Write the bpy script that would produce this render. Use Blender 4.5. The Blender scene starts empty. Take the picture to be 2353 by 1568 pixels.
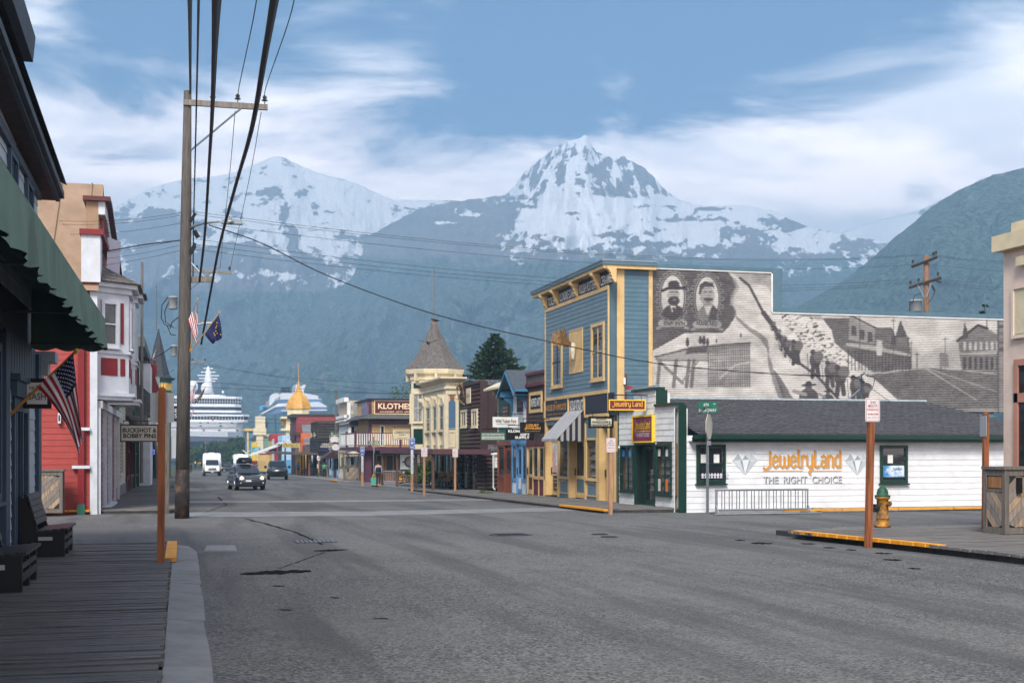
import bpy, math, random
import numpy as np
from mathutils import Vector, Matrix
random.seed(7); rng = np.random.default_rng(5)
S = bpy.context.scene; COL = S.collection
R = math.radians
# ---------------- camera ----------------
F, CX, HY, SL, EZ = 2900.0, 1176.0, 1033.0, .0105, 1.65
TH = math.atan(762/2900); ST, CT = math.sin(TH), math.cos(TH)
cam = bpy.data.cameras.new('camera'); co = bpy.data.objects.new('camera', cam); COL.objects.link(co)
cam.sensor_width = 36; cam.lens = 36*F/2352; cam.shift_y = (HY-784)/2352
cam.clip_start = .1; cam.clip_end = 20000
co.location = (0, 0, EZ); co.rotation_euler = (R(90), 0, -TH); S.camera = co
# ---------------- world, sun, exposure ----------------
SUN_EL, SX_, SY_ = R(44), -.42, -.91      # light comes from the left and from behind the camera
w = bpy.data.worlds.new('World'); S.world = w; w.use_nodes = True
nt = w.node_tree; nt.nodes.clear()
def N(t, ty, **k):
    n = t.nodes.new(ty)
    for a, b in k.items():
        if a.startswith('i_'): n.inputs[int(a[2:])].default_value = b
        else: setattr(n, a, b)
    return n
L = nt.links.new
def mth(t, op, a, b=None, c=None):
    n = t.nodes.new('ShaderNodeMath'); n.operation = op
    for i, x in enumerate((a, b, c)):
        if x is None: continue
        if isinstance(x, (int, float)): n.inputs[i].default_value = x
        else: t.links.new(x, n.inputs[i])
    return n.outputs[0]
def mixc(t, f, a, b, mode='MIX'):
    n = t.nodes.new('ShaderNodeMix'); n.data_type = 'RGBA'; n.blend_type = mode
    for i, x in ((0, f), (6, a), (7, b)):
        if isinstance(x, (int, float)): n.inputs[i].default_value = x
        elif isinstance(x, tuple): n.inputs[i].default_value = (*x[:3], 1)
        else: t.links.new(x, n.inputs[i])
    return n.outputs[2]
def ramp(t, f, lo, hi):
    n = t.nodes.new('ShaderNodeMapRange'); n.interpolation_type = 'SMOOTHSTEP'
    n.inputs[1].default_value = lo; n.inputs[2].default_value = hi
    t.links.new(f, n.inputs[0]); return n.outputs[0]
out = N(nt, 'ShaderNodeOutputWorld'); bg = N(nt, 'ShaderNodeBackground'); bg.inputs[1].default_value = .13
sky = N(nt, 'ShaderNodeTexSky'); sky.sky_type = 'NISHITA'; sky.sun_disc = False
sky.sun_elevation = SUN_EL; sky.sun_rotation = math.atan2(SX_, SY_); sky.air_density = 1.0; sky.dust_density = .6; sky.ozone_density = 2.5
tc = N(nt, 'ShaderNodeTexCoord')
sep = N(nt, 'ShaderNodeSeparateXYZ'); L(tc.outputs['Generated'], sep.inputs[0])
X_, Y_, Z_ = sep.outputs
zc = mth(nt, 'MAXIMUM', Z_, .0)
den = mth(nt, 'ADD', zc, .12)
cmb = N(nt, 'ShaderNodeCombineXYZ'); L(mth(nt, 'DIVIDE', X_, den), cmb.inputs[0]); L(mth(nt, 'DIVIDE', Y_, den), cmb.inputs[1])
n1 = N(nt, 'ShaderNodeTexNoise'); n1.inputs['Scale'].default_value = 1.9; n1.inputs['Detail'].default_value = 9; n1.inputs['Roughness'].default_value = .60; n1.inputs['Distortion'].default_value = .5
mp = N(nt, 'ShaderNodeMapping'); mp.inputs['Scale'].default_value = (.75, 1.0, 1); mp.inputs['Rotation'].default_value = (0, 0, R(-25)); mp.inputs['Location'].default_value = (2.3, .6, 0)
L(cmb.outputs[0], mp.inputs[0]); L(mp.outputs[0], n1.inputs['Vector'])
az = mth(nt, 'ARCTAN2', X_, Y_)                       # azimuth from the street axis, radians
def blob(a0, e0, ra, re, amp):                        # soft region of the sky where cloud is more or less likely
    da = mth(nt, 'DIVIDE', mth(nt, 'SUBTRACT', az, a0), ra); de = mth(nt, 'DIVIDE', mth(nt, 'SUBTRACT', Z_, e0), re)
    q = mth(nt, 'ADD', mth(nt, 'MULTIPLY', da, da), mth(nt, 'MULTIPLY', de, de))
    return mth(nt, 'MULTIPLY', mth(nt, 'EXPONENT', mth(nt, 'MULTIPLY', q, -1.0)), amp)
cov = n1.outputs[0]
for b in ((.0, .235, .14, .035, .14), (.66, .27, .13, .07, .17), (.45, .215, .22, .03, .10), (.33, .315, .24, .05, -.20), (-.03, .305, .10, .02, -.10), (.15, .297, .055, .013, .16), (.26, .262, .10, .018, -.10), (.56, .33, .10, .02, -.10)):
    cov = mth(nt, 'ADD', cov, blob(*b))
cov = mth(nt, 'ADD', cov, mth(nt, 'MULTIPLY', ramp(nt, Z_, .30, .19), .15))
mask = ramp(nt, cov, .43, .68)
n2 = N(nt, 'ShaderNodeTexNoise'); n2.inputs['Scale'].default_value = 2.6; n2.inputs['Detail'].default_value = 8
L(mp.outputs[0], n2.inputs['Vector'])
ccol = mixc(nt, ramp(nt, n2.outputs[0], .38, .62), (4.6, 4.5, 4.7), (7.6, 6.9, 6.6))
skyc = mixc(nt, 1.0, sky.outputs[0], (.05, .160, .245), 'MULTIPLY')
ccol = mixc(nt, 1.0, ccol, mixc(nt, ramp(nt, Z_, .30, .21), (1, 1, 1), (1.22, 1.15, 1.13)), 'MULTIPLY')
L(mixc(nt, mth(nt, 'MULTIPLY', mask, .93), skyc, ccol), bg.inputs[0]); L(bg.outputs[0], out.inputs[0])
sl = bpy.data.lights.new('sun', 'SUN'); sl.energy = 1.5; sl.angle = R(22); sl.color = (1, .955, .89)
so = bpy.data.objects.new('sun', sl); COL.objects.link(so)
sd = Vector((SX_*math.cos(SUN_EL), SY_*math.cos(SUN_EL), math.sin(SUN_EL)))
so.rotation_euler = sd.to_track_quat('Z', 'Y').to_euler(); so.location = (-20, -20, 40)
S.view_settings.view_transform = 'Standard'; S.view_settings.look = 'None'; S.view_settings.exposure = 1.72; S.view_settings.gamma = 1; S.view_settings.use_curve_mapping = False
S.cycles.use_denoising = True; S.cycles.max_bounces = 5; S.cycles.diffuse_bounces = 3; S.cycles.glossy_bounces = 2; S.cycles.transparent_max_bounces = 6; S.cycles.volume_bounces = 0
S.cycles.caustics_reflective = False; S.cycles.caustics_refractive = False
# ---------------- measuring: picture point -> place ----------------
def gz(Y): return -SL*min(max(Y, -60), 330)
def onX(X, u, v=HY):                                   # point of the plane X = const
    a = (u-CX)/F; d = X/(ST+CT*a); return d*(CT-ST*a), EZ+d*(HY-v)/F
def onY(Y, u, v=HY):                                   # point of the plane Y = const
    a = (u-CX)/F; d = Y/(CT-ST*a); return d*(ST+CT*a), EZ+d*(HY-v)/F
def onG(u, v, h=0):                                    # point of the sloping ground (+h)
    a = (u-CX)/F; d = (EZ-h)/((v-HY)/F-SL*(CT-ST*a)); return d*(ST+CT*a), d*(CT-ST*a)
def at(u, v, d):                                       # point at depth d
    a = (u-CX)/F; return Vector((d*(ST+CT*a), d*(CT-ST*a), EZ+d*(HY-v)/F))
def srgb(h, k=1.0):
    h = h.lstrip('#'); c = [int(h[i:i+2], 16)/255 for i in (0, 2, 4)]
    return tuple(k*(x/12.92 if x <= .04045 else ((x+.055)/1.055)**2.4) for x in c)
# ---------------- materials ----------------
MATS = {}
def M(key, col=None, rough=.7, var=.18, scale=3.0, bump=.0, metal=0.0, stretch=(1, 1, 1), dirt=0.0, dcol=(.08, .07, .06), spec=.35, bscale=None, k=.9, emit=0, detail=4, dscale=.9, dlo=.5, dhi=.75):
    if key in MATS: return MATS[key]
    if isinstance(col, str): col = srgb(col, k)
    m = bpy.data.materials.new(key); m.use_nodes = True; t = m.node_tree; b = t.nodes['Principled BSDF']
    b.inputs['Roughness'].default_value = rough; b.inputs['Metallic'].default_value = metal; b.inputs['Specular IOR Level'].default_value = spec
    c = t.nodes.new('ShaderNodeTexCoord'); mp = t.nodes.new('ShaderNodeMapping'); mp.inputs['Scale'].default_value = stretch
    oi = t.nodes.new('ShaderNodeObjectInfo'); ad = t.nodes.new('ShaderNodeVectorMath'); ad.operation = 'ADD'
    sc = t.nodes.new('ShaderNodeVectorMath'); sc.operation = 'SCALE'; sc.inputs[0].default_value = (31, 17, 23); t.links.new(oi.outputs['Random'], sc.inputs['Scale'])
    t.links.new(c.outputs['Object'], ad.inputs[0]); t.links.new(sc.outputs[0], ad.inputs[1]); t.links.new(ad.outputs[0], mp.inputs[0])
    n = t.nodes.new('ShaderNodeTexNoise'); n.inputs['Scale'].default_value = scale; n.inputs['Detail'].default_value = detail; n.inputs['Roughness'].default_value = .62
    t.links.new(mp.outputs[0], n.inputs['Vector'])
    f = ramp(t, n.outputs[0], .3, .7)
    dk = tuple(x*(1-var) for x in col); lt = tuple(min(x*(1+var), .95) for x in col)
    cc = mixc(t, f, dk, lt)
    # each copy a little lighter or darker than the next
    cc = mixc(t, mth(t, 'MULTIPLY', oi.outputs['Random'], min(var*.9, .5)), cc, tuple(x*.72 for x in col))
    if dirt:
        n3 = t.nodes.new('ShaderNodeTexNoise'); n3.inputs['Scale'].default_value = dscale; n3.inputs['Detail'].default_value = 6; n3.inputs['Roughness'].default_value = .7
        t.links.new(mp.outputs[0], n3.inputs['Vector'])
        cc = mixc(t, mth(t, 'MULTIPLY', ramp(t, n3.outputs[0], dlo, dhi), dirt), cc, dcol)
    t.links.new(cc, b.inputs['Base Color'])
    if bump:
        bn = t.nodes.new('ShaderNodeBump'); bn.inputs['Strength'].default_value = bump; bn.inputs['Distance'].default_value = .02
        if bscale:
            n2 = t.nodes.new('ShaderNodeTexNoise'); n2.inputs['Scale'].default_value = bscale; n2.inputs['Detail'].default_value = 3
            t.links.new(mp.outputs[0], n2.inputs['Vector']); t.links.new(n2.outputs[0], bn.inputs['Height'])
        else: t.links.new(n.outputs[0], bn.inputs['Height'])
        t.links.new(bn.outputs[0], b.inputs['Normal'])
    if emit:
        b.inputs['Emission Color'].default_value = (*col, 1); b.inputs['Emission Strength'].default_value = emit
    MATS[key] = m; return m
def paint(hexc, rough=.55, var=.10, dirt=.12, **k): return M('paint'+hexc+str(rough), hexc, rough, var, 2.0, dirt=dirt, bump=k.pop('bump', .05), bscale=40, **k)
def wood(hexc, **k): return M('wood'+hexc, hexc, .75, k.pop('var', .35), 2.2, bump=.25, stretch=k.pop('stretch', (9, 9, .8)), dirt=.25, **k)
def flat(hexc, rough=.6, **k): return M('plain'+hexc+str(rough), hexc, rough, .05, 3, **k)
def metal(hexc, rough=.42, **k): return M('metal'+hexc, hexc, rough, .12, 6, metal=.75, **k)
def glass(key='window_glass', col=(.02, .025, .03), alpha=.0, rough=.04):
    if key in MATS: return MATS[key]
    m = bpy.data.materials.new(key); m.use_nodes = True; t = m.node_tree; b = t.nodes['Principled BSDF']
    b.inputs['Base Color'].default_value = (*col, 1); b.inputs['Roughness'].default_value = rough; b.inputs['Specular IOR Level'].default_value = .6
    c = t.nodes.new('ShaderNodeTexCoord'); n = t.nodes.new('ShaderNodeTexNoise'); n.inputs['Scale'].default_value = 1.7; n.inputs['Detail'].default_value = 1
    bn = t.nodes.new('ShaderNodeBump'); bn.inputs['Strength'].default_value = .06; bn.inputs['Distance'].default_value = .05
    t.links.new(c.outputs['Object'], n.inputs['Vector']); t.links.new(n.outputs[0], bn.inputs['Height']); t.links.new(bn.outputs[0], b.inputs['Normal'])
    if alpha: b.inputs['Alpha'].default_value = 1-alpha
    MATS[key] = m; return m
# ---------------- geometry ----------------
class Face:
    """a vertical plane: 'R' faces the street from the right, 'L' from the left, 'C' faces up the street to the camera"""
    def __init__(s, kind, pos):
        s.k, s.p = kind, pos
        s.ex = {'R': Vector((0, -1, 0)), 'L': Vector((0, 1, 0)), 'C': Vector((1, 0, 0))}[kind]
        s.en = {'R': Vector((-1, 0, 0)), 'L': Vector((1, 0, 0)), 'C': Vector((0, -1, 0))}[kind]
        s.o = Vector((0, pos, 0)) if kind == 'C' else Vector((pos, 0, 0))
    def px(s, u, v=HY):
        if s.k == 'C': return onY(s.p, u, v)
        Y, z = onX(s.p, u, v); return (-Y if s.k == 'R' else Y), z
    def rect(s, u0, v0, u1, v1):
        a, z1 = s.px(u0, v0); b, z0 = s.px(u1, v1); return min(a, b), max(a, b), z0, z1
    def w(s, a, z, d=0): return s.o+s.ex*a+s.en*d+Vector((0, 0, z))
class FaceG(Face):
    """a vertical plane through point o whose viewer-right direction is at angle ang"""
    def __init__(s, o, ang):
        s.k, s.p = 'G', 0; s.o = Vector((o[0], o[1], 0)); s.ex = Vector((math.cos(ang), math.sin(ang), 0)); s.en = Vector((math.sin(ang), -math.cos(ang), 0))
class MB:
    def __init__(s): s.v = []; s.f = []; s.mi = []; s.cur = 0
    def add(s, vs, fs):
        n = len(s.v); s.v += [tuple(x) for x in vs]
        for f in fs: s.f.append(tuple(i+n for i in f)); s.mi.append(s.cur)
        return s
    def hexa(s, p): return s.add(p, [(0, 3, 2, 1), (4, 5, 6, 7), (0, 1, 5, 4), (1, 2, 6, 5), (2, 3, 7, 6), (3, 0, 4, 7)])
    def box(s, x0, x1, y0, y1, z0, z1): return s.hexa([(x0, y0, z0), (x1, y0, z0), (x1, y1, z0), (x0, y1, z0), (x0, y0, z1), (x1, y0, z1), (x1, y1, z1), (x0, y1, z1)])
    def fb(s, fc, a0, a1, z0, z1, d0, d1):             # box on a face, d outward
        w = fc.w; return s.hexa([w(a0, z0, d1), w(a1, z0, d1), w(a1, z0, d0), w(a0, z0, d0), w(a0, z1, d1), w(a1, z1, d1), w(a1, z1, d0), w(a0, z1, d0)])
    def frame(s, fc, a0, a1, z0, z1, t, d0, d1, tb=None):
        tb = tb or t
        s.fb(fc, a0, a1, z1-t, z1, d0, d1); s.fb(fc, a0, a1, z0, z0+tb, d0, d1)
        s.fb(fc, a0, a0+t, z0+tb, z1-t, d0, d1); s.fb(fc, a1-t, a1, z0+tb, z1-t, d0, d1); return s
    def prism(s, fc, poly, d0, d1):                    # polygon (a, z) on a face, thick
        n = len(poly); vs = [fc.w(a, z, d1) for a, z in poly]+[fc.w(a, z, d0) for a, z in poly]
        fs = [tuple(range(n)), tuple(range(2*n-1, n-1, -1))]+[(i, i+n, (i+1) % n+n, (i+1) % n) for i in range(n)]
        return s.add(vs, fs)
    def zprism(s, poly, z0, z1):                       # plan polygon (x, y), upright
        n = len(poly); z0f = z0 if callable(z0) else (lambda x, y: z0); z1f = z1 if callable(z1) else (lambda x, y: z1)
        vs = [(x, y, z0f(x, y)) for x, y in poly]+[(x, y, z1f(x, y)) for x, y in poly]
        return s.add(vs, [tuple(range(n-1, -1, -1)), tuple(range(n, 2*n))]+[(i, (i+1) % n, (i+1) % n+n, i+n) for i in range(n)])
    def tube(s, pts, r, n=8, cap=True):
        pts = [Vector(p) for p in pts]; m = len(pts); rr = r if isinstance(r, (list, tuple)) else [r]*m
        vs = []; ref = None
        for i, p in enumerate(pts):
            t = (pts[min(i+1, m-1)]-pts[max(i-1, 0)]).normalized()
            if ref is None: ref = Vector((1, 0, 0)) if abs(t.x) < .9 else Vector((0, 1, 0))
            a = (ref-t*ref.dot(t)).normalized(); b = t.cross(a); ref = a
            vs += [p+(a*math.cos(2*math.pi*k/n)+b*math.sin(2*math.pi*k/n))*rr[i] for k in range(n)]
        fs = [(i*n+k, i*n+(k+1) % n, (i+1)*n+(k+1) % n, (i+1)*n+k) for i in range(m-1) for k in range(n)]
        if cap: fs += [tuple(range(n-1, -1, -1)), tuple(range((m-1)*n, m*n))]
        return s.add(vs, fs)
    def lathe(s, prof, c, n=16, rot=0, sq=1.0):        # prof: (radius, z)
        vs = []
        for r, z in prof: vs += [(c[0]+r*math.cos(rot+2*math.pi*k/n), c[1]+r*sq*math.sin(rot+2*math.pi*k/n), c[2]+z) for k in range(n)]
        m = len(prof); fs = [(i*n+k, i*n+(k+1) % n, (i+1)*n+(k+1) % n, (i+1)*n+k) for i in range(m-1) for k in range(n)]
        return s.add(vs, fs+[tuple(range(n-1, -1, -1)), tuple(range((m-1)*n, m*n))])
    def ball(s, c, r, n=10, sc=(1, 1, 1)):
        return s.lathe([(max(1e-3, r*math.sin(math.pi*i/n)), -r*math.cos(math.pi*i/n)*sc[2]) for i in range(n+1)], c, n+4)
    def quad(s, a, b, c, d): return s.add([a, b, c, d], [(0, 1, 2, 3)])
def origin(o):
    v = Vector((0, 0, 0))
    while o: v += o.location; o = o.parent
    return v
def link(o, parent=None):
    COL.objects.link(o)
    if parent: o.parent = parent
    return o
def build(name, mb, mat, parent=None, smooth=False, loc=None):
    off = origin(parent) if parent else Vector(loc or (0, 0, 0))
    me = bpy.data.meshes.new(name); me.from_pydata([(x-off.x, y-off.y, z-off.z) for x, y, z in mb.v], [], mb.f)
    for m in (mat if isinstance(mat, (list, tuple)) else [mat]): me.materials.append(m)
    if isinstance(mat, (list, tuple)): me.polygons.foreach_set('material_index', mb.mi)
    if smooth is True: me.polygons.foreach_set('use_smooth', [True]*len(me.polygons))
    elif smooth: me.shade_auto = None
    o = bpy.data.objects.new(name, me)
    if loc and not parent: o.location = loc
    return link(o, parent)
def tag(o, label=None, cat=None, group=None, kind=None):
    for k, v in (('label', label), ('category', cat), ('group', group), ('kind', kind)):
        if v: o[k] = v
    return o
def thing(name, label, cat, loc=(0, 0, 0), group=None):
    o = bpy.data.objects.new(name, None); o.location = loc; o.empty_display_size = .2; link(o); return tag(o, label, cat, group)
def struct(name, mb, mat, **k): return tag(build(name, mb, mat, **k), kind='structure')
def stuff(o): o['kind'] = 'stuff'; return o
def copy_tree(o, parent=None):
    c = o.copy(); COL.objects.link(c)
    if parent: c.parent = parent
    for ch in list(o.children): copy_tree(ch, c)
    return c
def again(o, loc, label, rz=None, **k):
    c = copy_tree(o); c.location = loc; c['label'] = label
    if rz is not None: c.rotation_euler.z = rz
    return c
LCACHE = {}
def glyphs(txt, bold=0, shear=0, sp=1.0, serif=False):
    key = (txt, bold, shear, sp, serif)
    if key in LCACHE: return LCACHE[key]
    cu = bpy.data.curves.new('t', 'FONT'); cu.body = txt; cu.size = 1; cu.offset = bold; cu.shear = shear; cu.space_character = sp; cu.resolution_u = 3; cu.align_x = 'CENTER'
    o = bpy.data.objects.new('t', cu); COL.objects.link(o); dg = bpy.context.evaluated_depsgraph_get(); me = bpy.data.meshes.new_from_object(o.evaluated_get(dg))
    v = [tuple(q.co[:2]) for q in me.vertices]; f = [tuple(p.vertices) for p in me.polygons]
    bpy.data.objects.remove(o); bpy.data.curves.remove(cu); bpy.data.meshes.remove(me)
    LCACHE[key] = (v, f); return v, f
def letter(txt, fc, a0, a1, z0, z1, d, mat, parent, bold=.0, shear=0, name='lettering', sp=1.0, arch=0, flip=False):
    v, f = glyphs(txt, bold, shear, sp)
    if not v: return None
    xs = [p[0] for p in v]; ys = [p[1] for p in v]; x0, x1, y0, y1 = min(xs), max(xs), min(ys), max(ys)
    mb = MB(); pts = []
    for x, y in v:
        q = (x-x0)/(x1-x0); pts.append(fc.w(a0+(a1-a0)*q, z0+(z1-z0)*(y-y0)/(y1-y0)+arch*(1-(2*q-1)**2), d))
    mb.add(pts, f); return build(name, mb, mat, parent)
def window(fc, r, parent, fmat, t=.09, nx=1, nz=1, d=.05, pane=None, sill=True, curtain=None, inset=0, name='window', smat=None):
    a0, a1, z0, z1 = r; mb = MB().frame(fc, a0, a1, z0, z1, t, inset, d+.03)
    if sill: mb.fb(fc, a0-.04, a1+.04, z0-.05, z0, inset, d+.09)
    wd = build(name, mb, fmat, parent)
    b0, b1, c0, c1 = a0+t, a1-t, z0+t, z1-t
    for i in range(nx):
        for j in range(nz):
            g = MB().fb(fc, b0+(b1-b0)*i/nx+.012, b0+(b1-b0)*(i+1)/nx-.012, c0+(c1-c0)*j/nz+.012, c0+(c1-c0)*(j+1)/nz-.012, inset, inset+d-.025)
            build('pane', g, pane or glass(), wd)
    if nx*nz > 1:
        m2 = MB()
        for i in range(1, nx): x = b0+(b1-b0)*i/nx; m2.fb(fc, x-.022, x+.022, c0, c1, inset, inset+d)
        for j in range(1, nz): z = c0+(c1-c0)*j/nz; m2.fb(fc, b0, b1, z-.022, z+.022, inset, inset+d+.004)
        build('sash', m2, smat or fmat, wd)
    return wd
def siding(fc, a0, a1, z0, z1, pitch, mat, parent, holes=(), thick=.022, name='board', lap=.014, split=0, zoff=None):
    """lapped boards, every board an object of its own; holes (a0, a1, z0, z1) are left open"""
    n = max(1, round((z1-z0)/pitch)); h = (z1-z0)/n
    for i in range(n):
        b0, b1 = z0+i*h, z0+(i+1)*h; spans = [(a0, a1)]
        for q in holes:
            if q[2] < b1-.3*h and q[3] > b0+.3*h:
                spans = [x for s0, s1 in spans for x in ((s0, min(s1, q[0])), (max(s0, q[1]), s1)) if x[1]-x[0] > .02]
        if split:
            ns = []
            for s0, s1 in spans:
                if s1-s0 > split*1.3: c = s0+(s1-s0)*(.3+.4*random.random()); ns += [(s0, c-.003), (c+.003, s1)]
                else: ns.append((s0, s1))
            spans = ns
        for s0, s1 in spans:
            j = random.uniform(-.002, .002); w = fc.w
            mb = MB().hexa([w(s0, b0, thick+lap+j), w(s1, b0, thick+lap+j), w(s1, b0, 0), w(s0, b0, 0), w(s0, b1-.002, thick+j), w(s1, b1-.002, thick+j), w(s1, b1-.002, 0), w(s0, b1-.002, 0)])
            build(name, mb, mat, parent)
def lap_sheet(fc, a0, a1, z0, z1, pitch, mat, parent, name='siding', lap=.03):
    """boards too fine to pick apart: one lapped surface"""
    n = max(2, round((z1-z0)/pitch)); h = (z1-z0)/n; mb = MB()
    for i in range(n): mb.hexa([fc.w(a0, z0+i*h, lap), fc.w(a1, z0+i*h, lap), fc.w(a1, z0+i*h, 0), fc.w(a0, z0+i*h, 0), fc.w(a0, z0+(i+1)*h, .004), fc.w(a1, z0+(i+1)*h, .004), fc.w(a1, z0+(i+1)*h, 0), fc.w(a0, z0+(i+1)*h, 0)])
    return stuff(build(name, mb, mat, parent))
def fbm(x, y, oct=5, seed=0, rough=.5):                # smooth value noise on numpy arrays, 0..1
    tot = np.zeros_like(x, dtype=float); amp, nrm = 1.0, 0.0
    for o in range(oct):
        xi = np.floor(x).astype(np.int64); yi = np.floor(y).astype(np.int64); fx = x-xi; fy = y-yi
        fx = fx*fx*(3-2*fx); fy = fy*fy*(3-2*fy)
        def h(a, b):
            n = (a*374761393+b*668265263+(seed+o)*1442695041) & 0x7fffffff
            n = ((n ^ (n >> 13))*1274126177) & 0x7fffffff
            return ((n ^ (n >> 16)) & 0xffff)/65535.0
        v = (h(xi, yi)*(1-fx)+h(xi+1, yi)*fx)*(1-fy)+(h(xi, yi+1)*(1-fx)+h(xi+1, yi+1)*fx)*fy
        tot += amp*v; nrm += amp; amp *= rough; x = x*2.03+17.3; y = y*2.03+9.1
    return tot/nrm
# ---------------- air ----------------
def haze(density):
    mb = MB().box(-4200, 4600, -60, 5200, -12, 800)
    m = bpy.data.materials.new('haze'); m.use_nodes = True; t = m.node_tree; t.nodes.clear()
    o = t.nodes.new('ShaderNodeOutputMaterial'); v = t.nodes.new('ShaderNodeVolumePrincipled')
    v.inputs['Density'].default_value = density; v.inputs['Color'].default_value = HAZE_COL; v.inputs['Anisotropy'].default_value = 0
    t.links.new(v.outputs[0], o.inputs['Volume']); h = build('haze', mb, m); stuff(h)
HAZE_COL = (.42, .70, 1.0, 1)
haze(4.7e-4)
# ---------------- mountains ----------------
def mount_mat(key, rock, rock2, forest, fscale):
    m = bpy.data.materials.new(key); m.use_nodes = True; t = m.node_tree; b = t.nodes['Principled BSDF']
    b.inputs['Roughness'].default_value = .85; b.inputs['Specular IOR Level'].default_value = .1
    at_ = t.nodes.new('ShaderNodeAttribute'); at_.attribute_name = 'cover'; sp = t.nodes.new('ShaderNodeSeparateColor'); t.links.new(at_.outputs['Color'], sp.inputs[0])
    c = t.nodes.new('ShaderNodeTexCoord')
    def nz(s, d=6, r=.65):
        n = t.nodes.new('ShaderNodeTexNoise'); n.inputs['Scale'].default_value = s; n.inputs['Detail'].default_value = d; n.inputs['Roughness'].default_value = r
        t.links.new(c.outputs['Object'], n.inputs['Vector']); return n.outputs[0]
    n1 = nz(.045, 10, .74); n2 = nz(fscale, 3, .7)
    rk = mixc(t, ramp(t, n1, .35, .65), rock, rock2)
    fo = mixc(t, ramp(t, n2, .38, .62), tuple(x*.12 for x in forest), tuple(x*3.0 for x in forest))
    fm = ramp(t, mth(t, 'ADD', sp.outputs[1], mth(t, 'MULTIPLY', mth(t, 'SUBTRACT', n1, .5), .9)), .42, .58)
    base = mixc(t, fm, rk, fo)
    sm = ramp(t, mth(t, 'ADD', sp.outputs[0], mth(t, 'MULTIPLY', mth(t, 'SUBTRACT', n1, .5), 1.25)), .42, .58)
    t.links.new(mixc(t, sm, base, (.92, .93, .95)), b.inputs['Base Color'])
    bn = t.nodes.new('ShaderNodeBump'); bn.inputs['Strength'].default_value = .8; bn.inputs['Distance'].default_value = 14; t.links.new(n2, bn.inputs['Height']); t.links.new(bn.outputs[0], b.inputs['Normal'])
    return m
def mountain(prof, d1, d0, nu, nt_, cover, mat, seed, shape=1.0, rough=.10, jag=3.0, vbase=1075, fold=None):
    """terrain from its foot at depth d1 to its crest at depth d0 and down the far side; prof = crest heights seen from town"""
    pu = np.array([p[0] for p in prof], float); pv = np.array([p[1] for p in prof], float)
    U = np.linspace(pu[0], pu[-1], nu); V = np.interp(U, pu, pv)
    V = V-jag*2*(fbm(U/14, U*0+3, 5, seed, .6)-.5)
    T = np.concatenate([np.linspace(0, 1, nt_), [1.05, 1.2, 1.5]])
    UU, TT = np.meshgrid(U, T); VV = np.broadcast_to(V, UU.shape)
    D = d1+(d0-d1)*TT; A = (UU-CX)/F
    wob = (fbm(UU/150, TT*3, 4, seed+3)-.5)*(d0-d1)*.5*np.sin(np.pi*np.clip(TT, 0, 1)); D = D+wob
    el0 = (HY-vbase)/F; el1 = (HY-VV)/F
    g = np.clip(TT, 0, 1)**shape
    r1 = 1-np.abs(2*fbm(UU/90, TT*5+1, 6, seed+11, .55)-1); r2 = 1-np.abs(2*fbm(UU/26, TT*9, 5, seed+19, .6)-1)
    EL = el0+(el1-el0)*g+rough*(el1-el0)*((r1-.6)*1.0+(r2-.6)*.35)*np.sin(np.pi*np.clip(TT, 0, 1))**.7
    EL = np.where(TT > 1, el1, EL)
    Zz = EZ+D*EL; Zz = np.where(TT > 1, (EZ+d0*el1)*(1-(TT-1)*1.4), Zz)
    Xx = D*(ST+CT*A); Yy = D*(CT-ST*A); vv = HY-EL*F
    sn, fo = cover(UU, vv, TT, seed)
    n, m = UU.shape; verts = np.stack([Xx, Yy, Zz], -1).reshape(-1, 3)
    idx = np.arange(n*m).reshape(n, m); q = np.stack([idx[:-1, :-1], idx[:-1, 1:], idx[1:, 1:], idx[1:, :-1]], -1).reshape(-1, 4)
    me = bpy.data.meshes.new('mountain'); me.from_pydata(verts.tolist(), [], q.tolist()); me.materials.append(mat)
    ca = me.color_attributes.new('cover', 'FLOAT_COLOR', 'POINT')
    ca.data.foreach_set('color', np.stack([sn, fo, sn*0, sn*0+1], -1).reshape(-1).astype(np.float32))
    me.polygons.foreach_set('use_smooth', [True]*len(me.polygons))
    o = bpy.data.objects.new('mountain', me); link(o); o['kind'] = 'structure'; return o
def sst(x, a, b): t = np.clip((x-a)/(b-a), 0, 1); return t*t*(3-2*t)
def gs(u, v, u0, v0, a, b): return np.exp(-((u-u0)/a)**2-((v-v0)/b)**2)
def uni(n): return np.clip((n-.5)*2.6+.5, 0, 1)
def cov_left(u, v, t, sd):                              # far snow dome: bare blue patches low down, forest at the foot
    n = uni(fbm(u/26+v/70, v/16-u/120, 7, sd+1, .68)); n2 = fbm(u/90, v/70, 4, sd+2)
    p = .99-.48*sst(v, 520, 640)-.62*sst(v, 630, 700)+.5*(n2-.5)*sst(v, 470, 560)
    p = p-.22*sst(260+.25*(v-480)-u*.55+70, 0, 90)*sst(v, 470, 500)
    for a in ((620, 440, 20, 9), (690, 445, 18, 9), (655, 490, 13, 20), (540, 455, 18, 10), (545, 490, 18, 11), (720, 475, 10, 11), (370, 490, 50, 14), (340, 530, 70, 22), (350, 585, 40, 30), (430, 520, 40, 14), (620, 600, 60, 16), (560, 570, 50, 12), (800, 545, 36, 5), (480, 600, 60, 14), (672, 560, 10, 44), (700, 610, 60, 12)):
        p = p-.95*gs(u, v, *a)
    return .40+(p-n)*1.1, sst(v, 640, 700)
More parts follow.
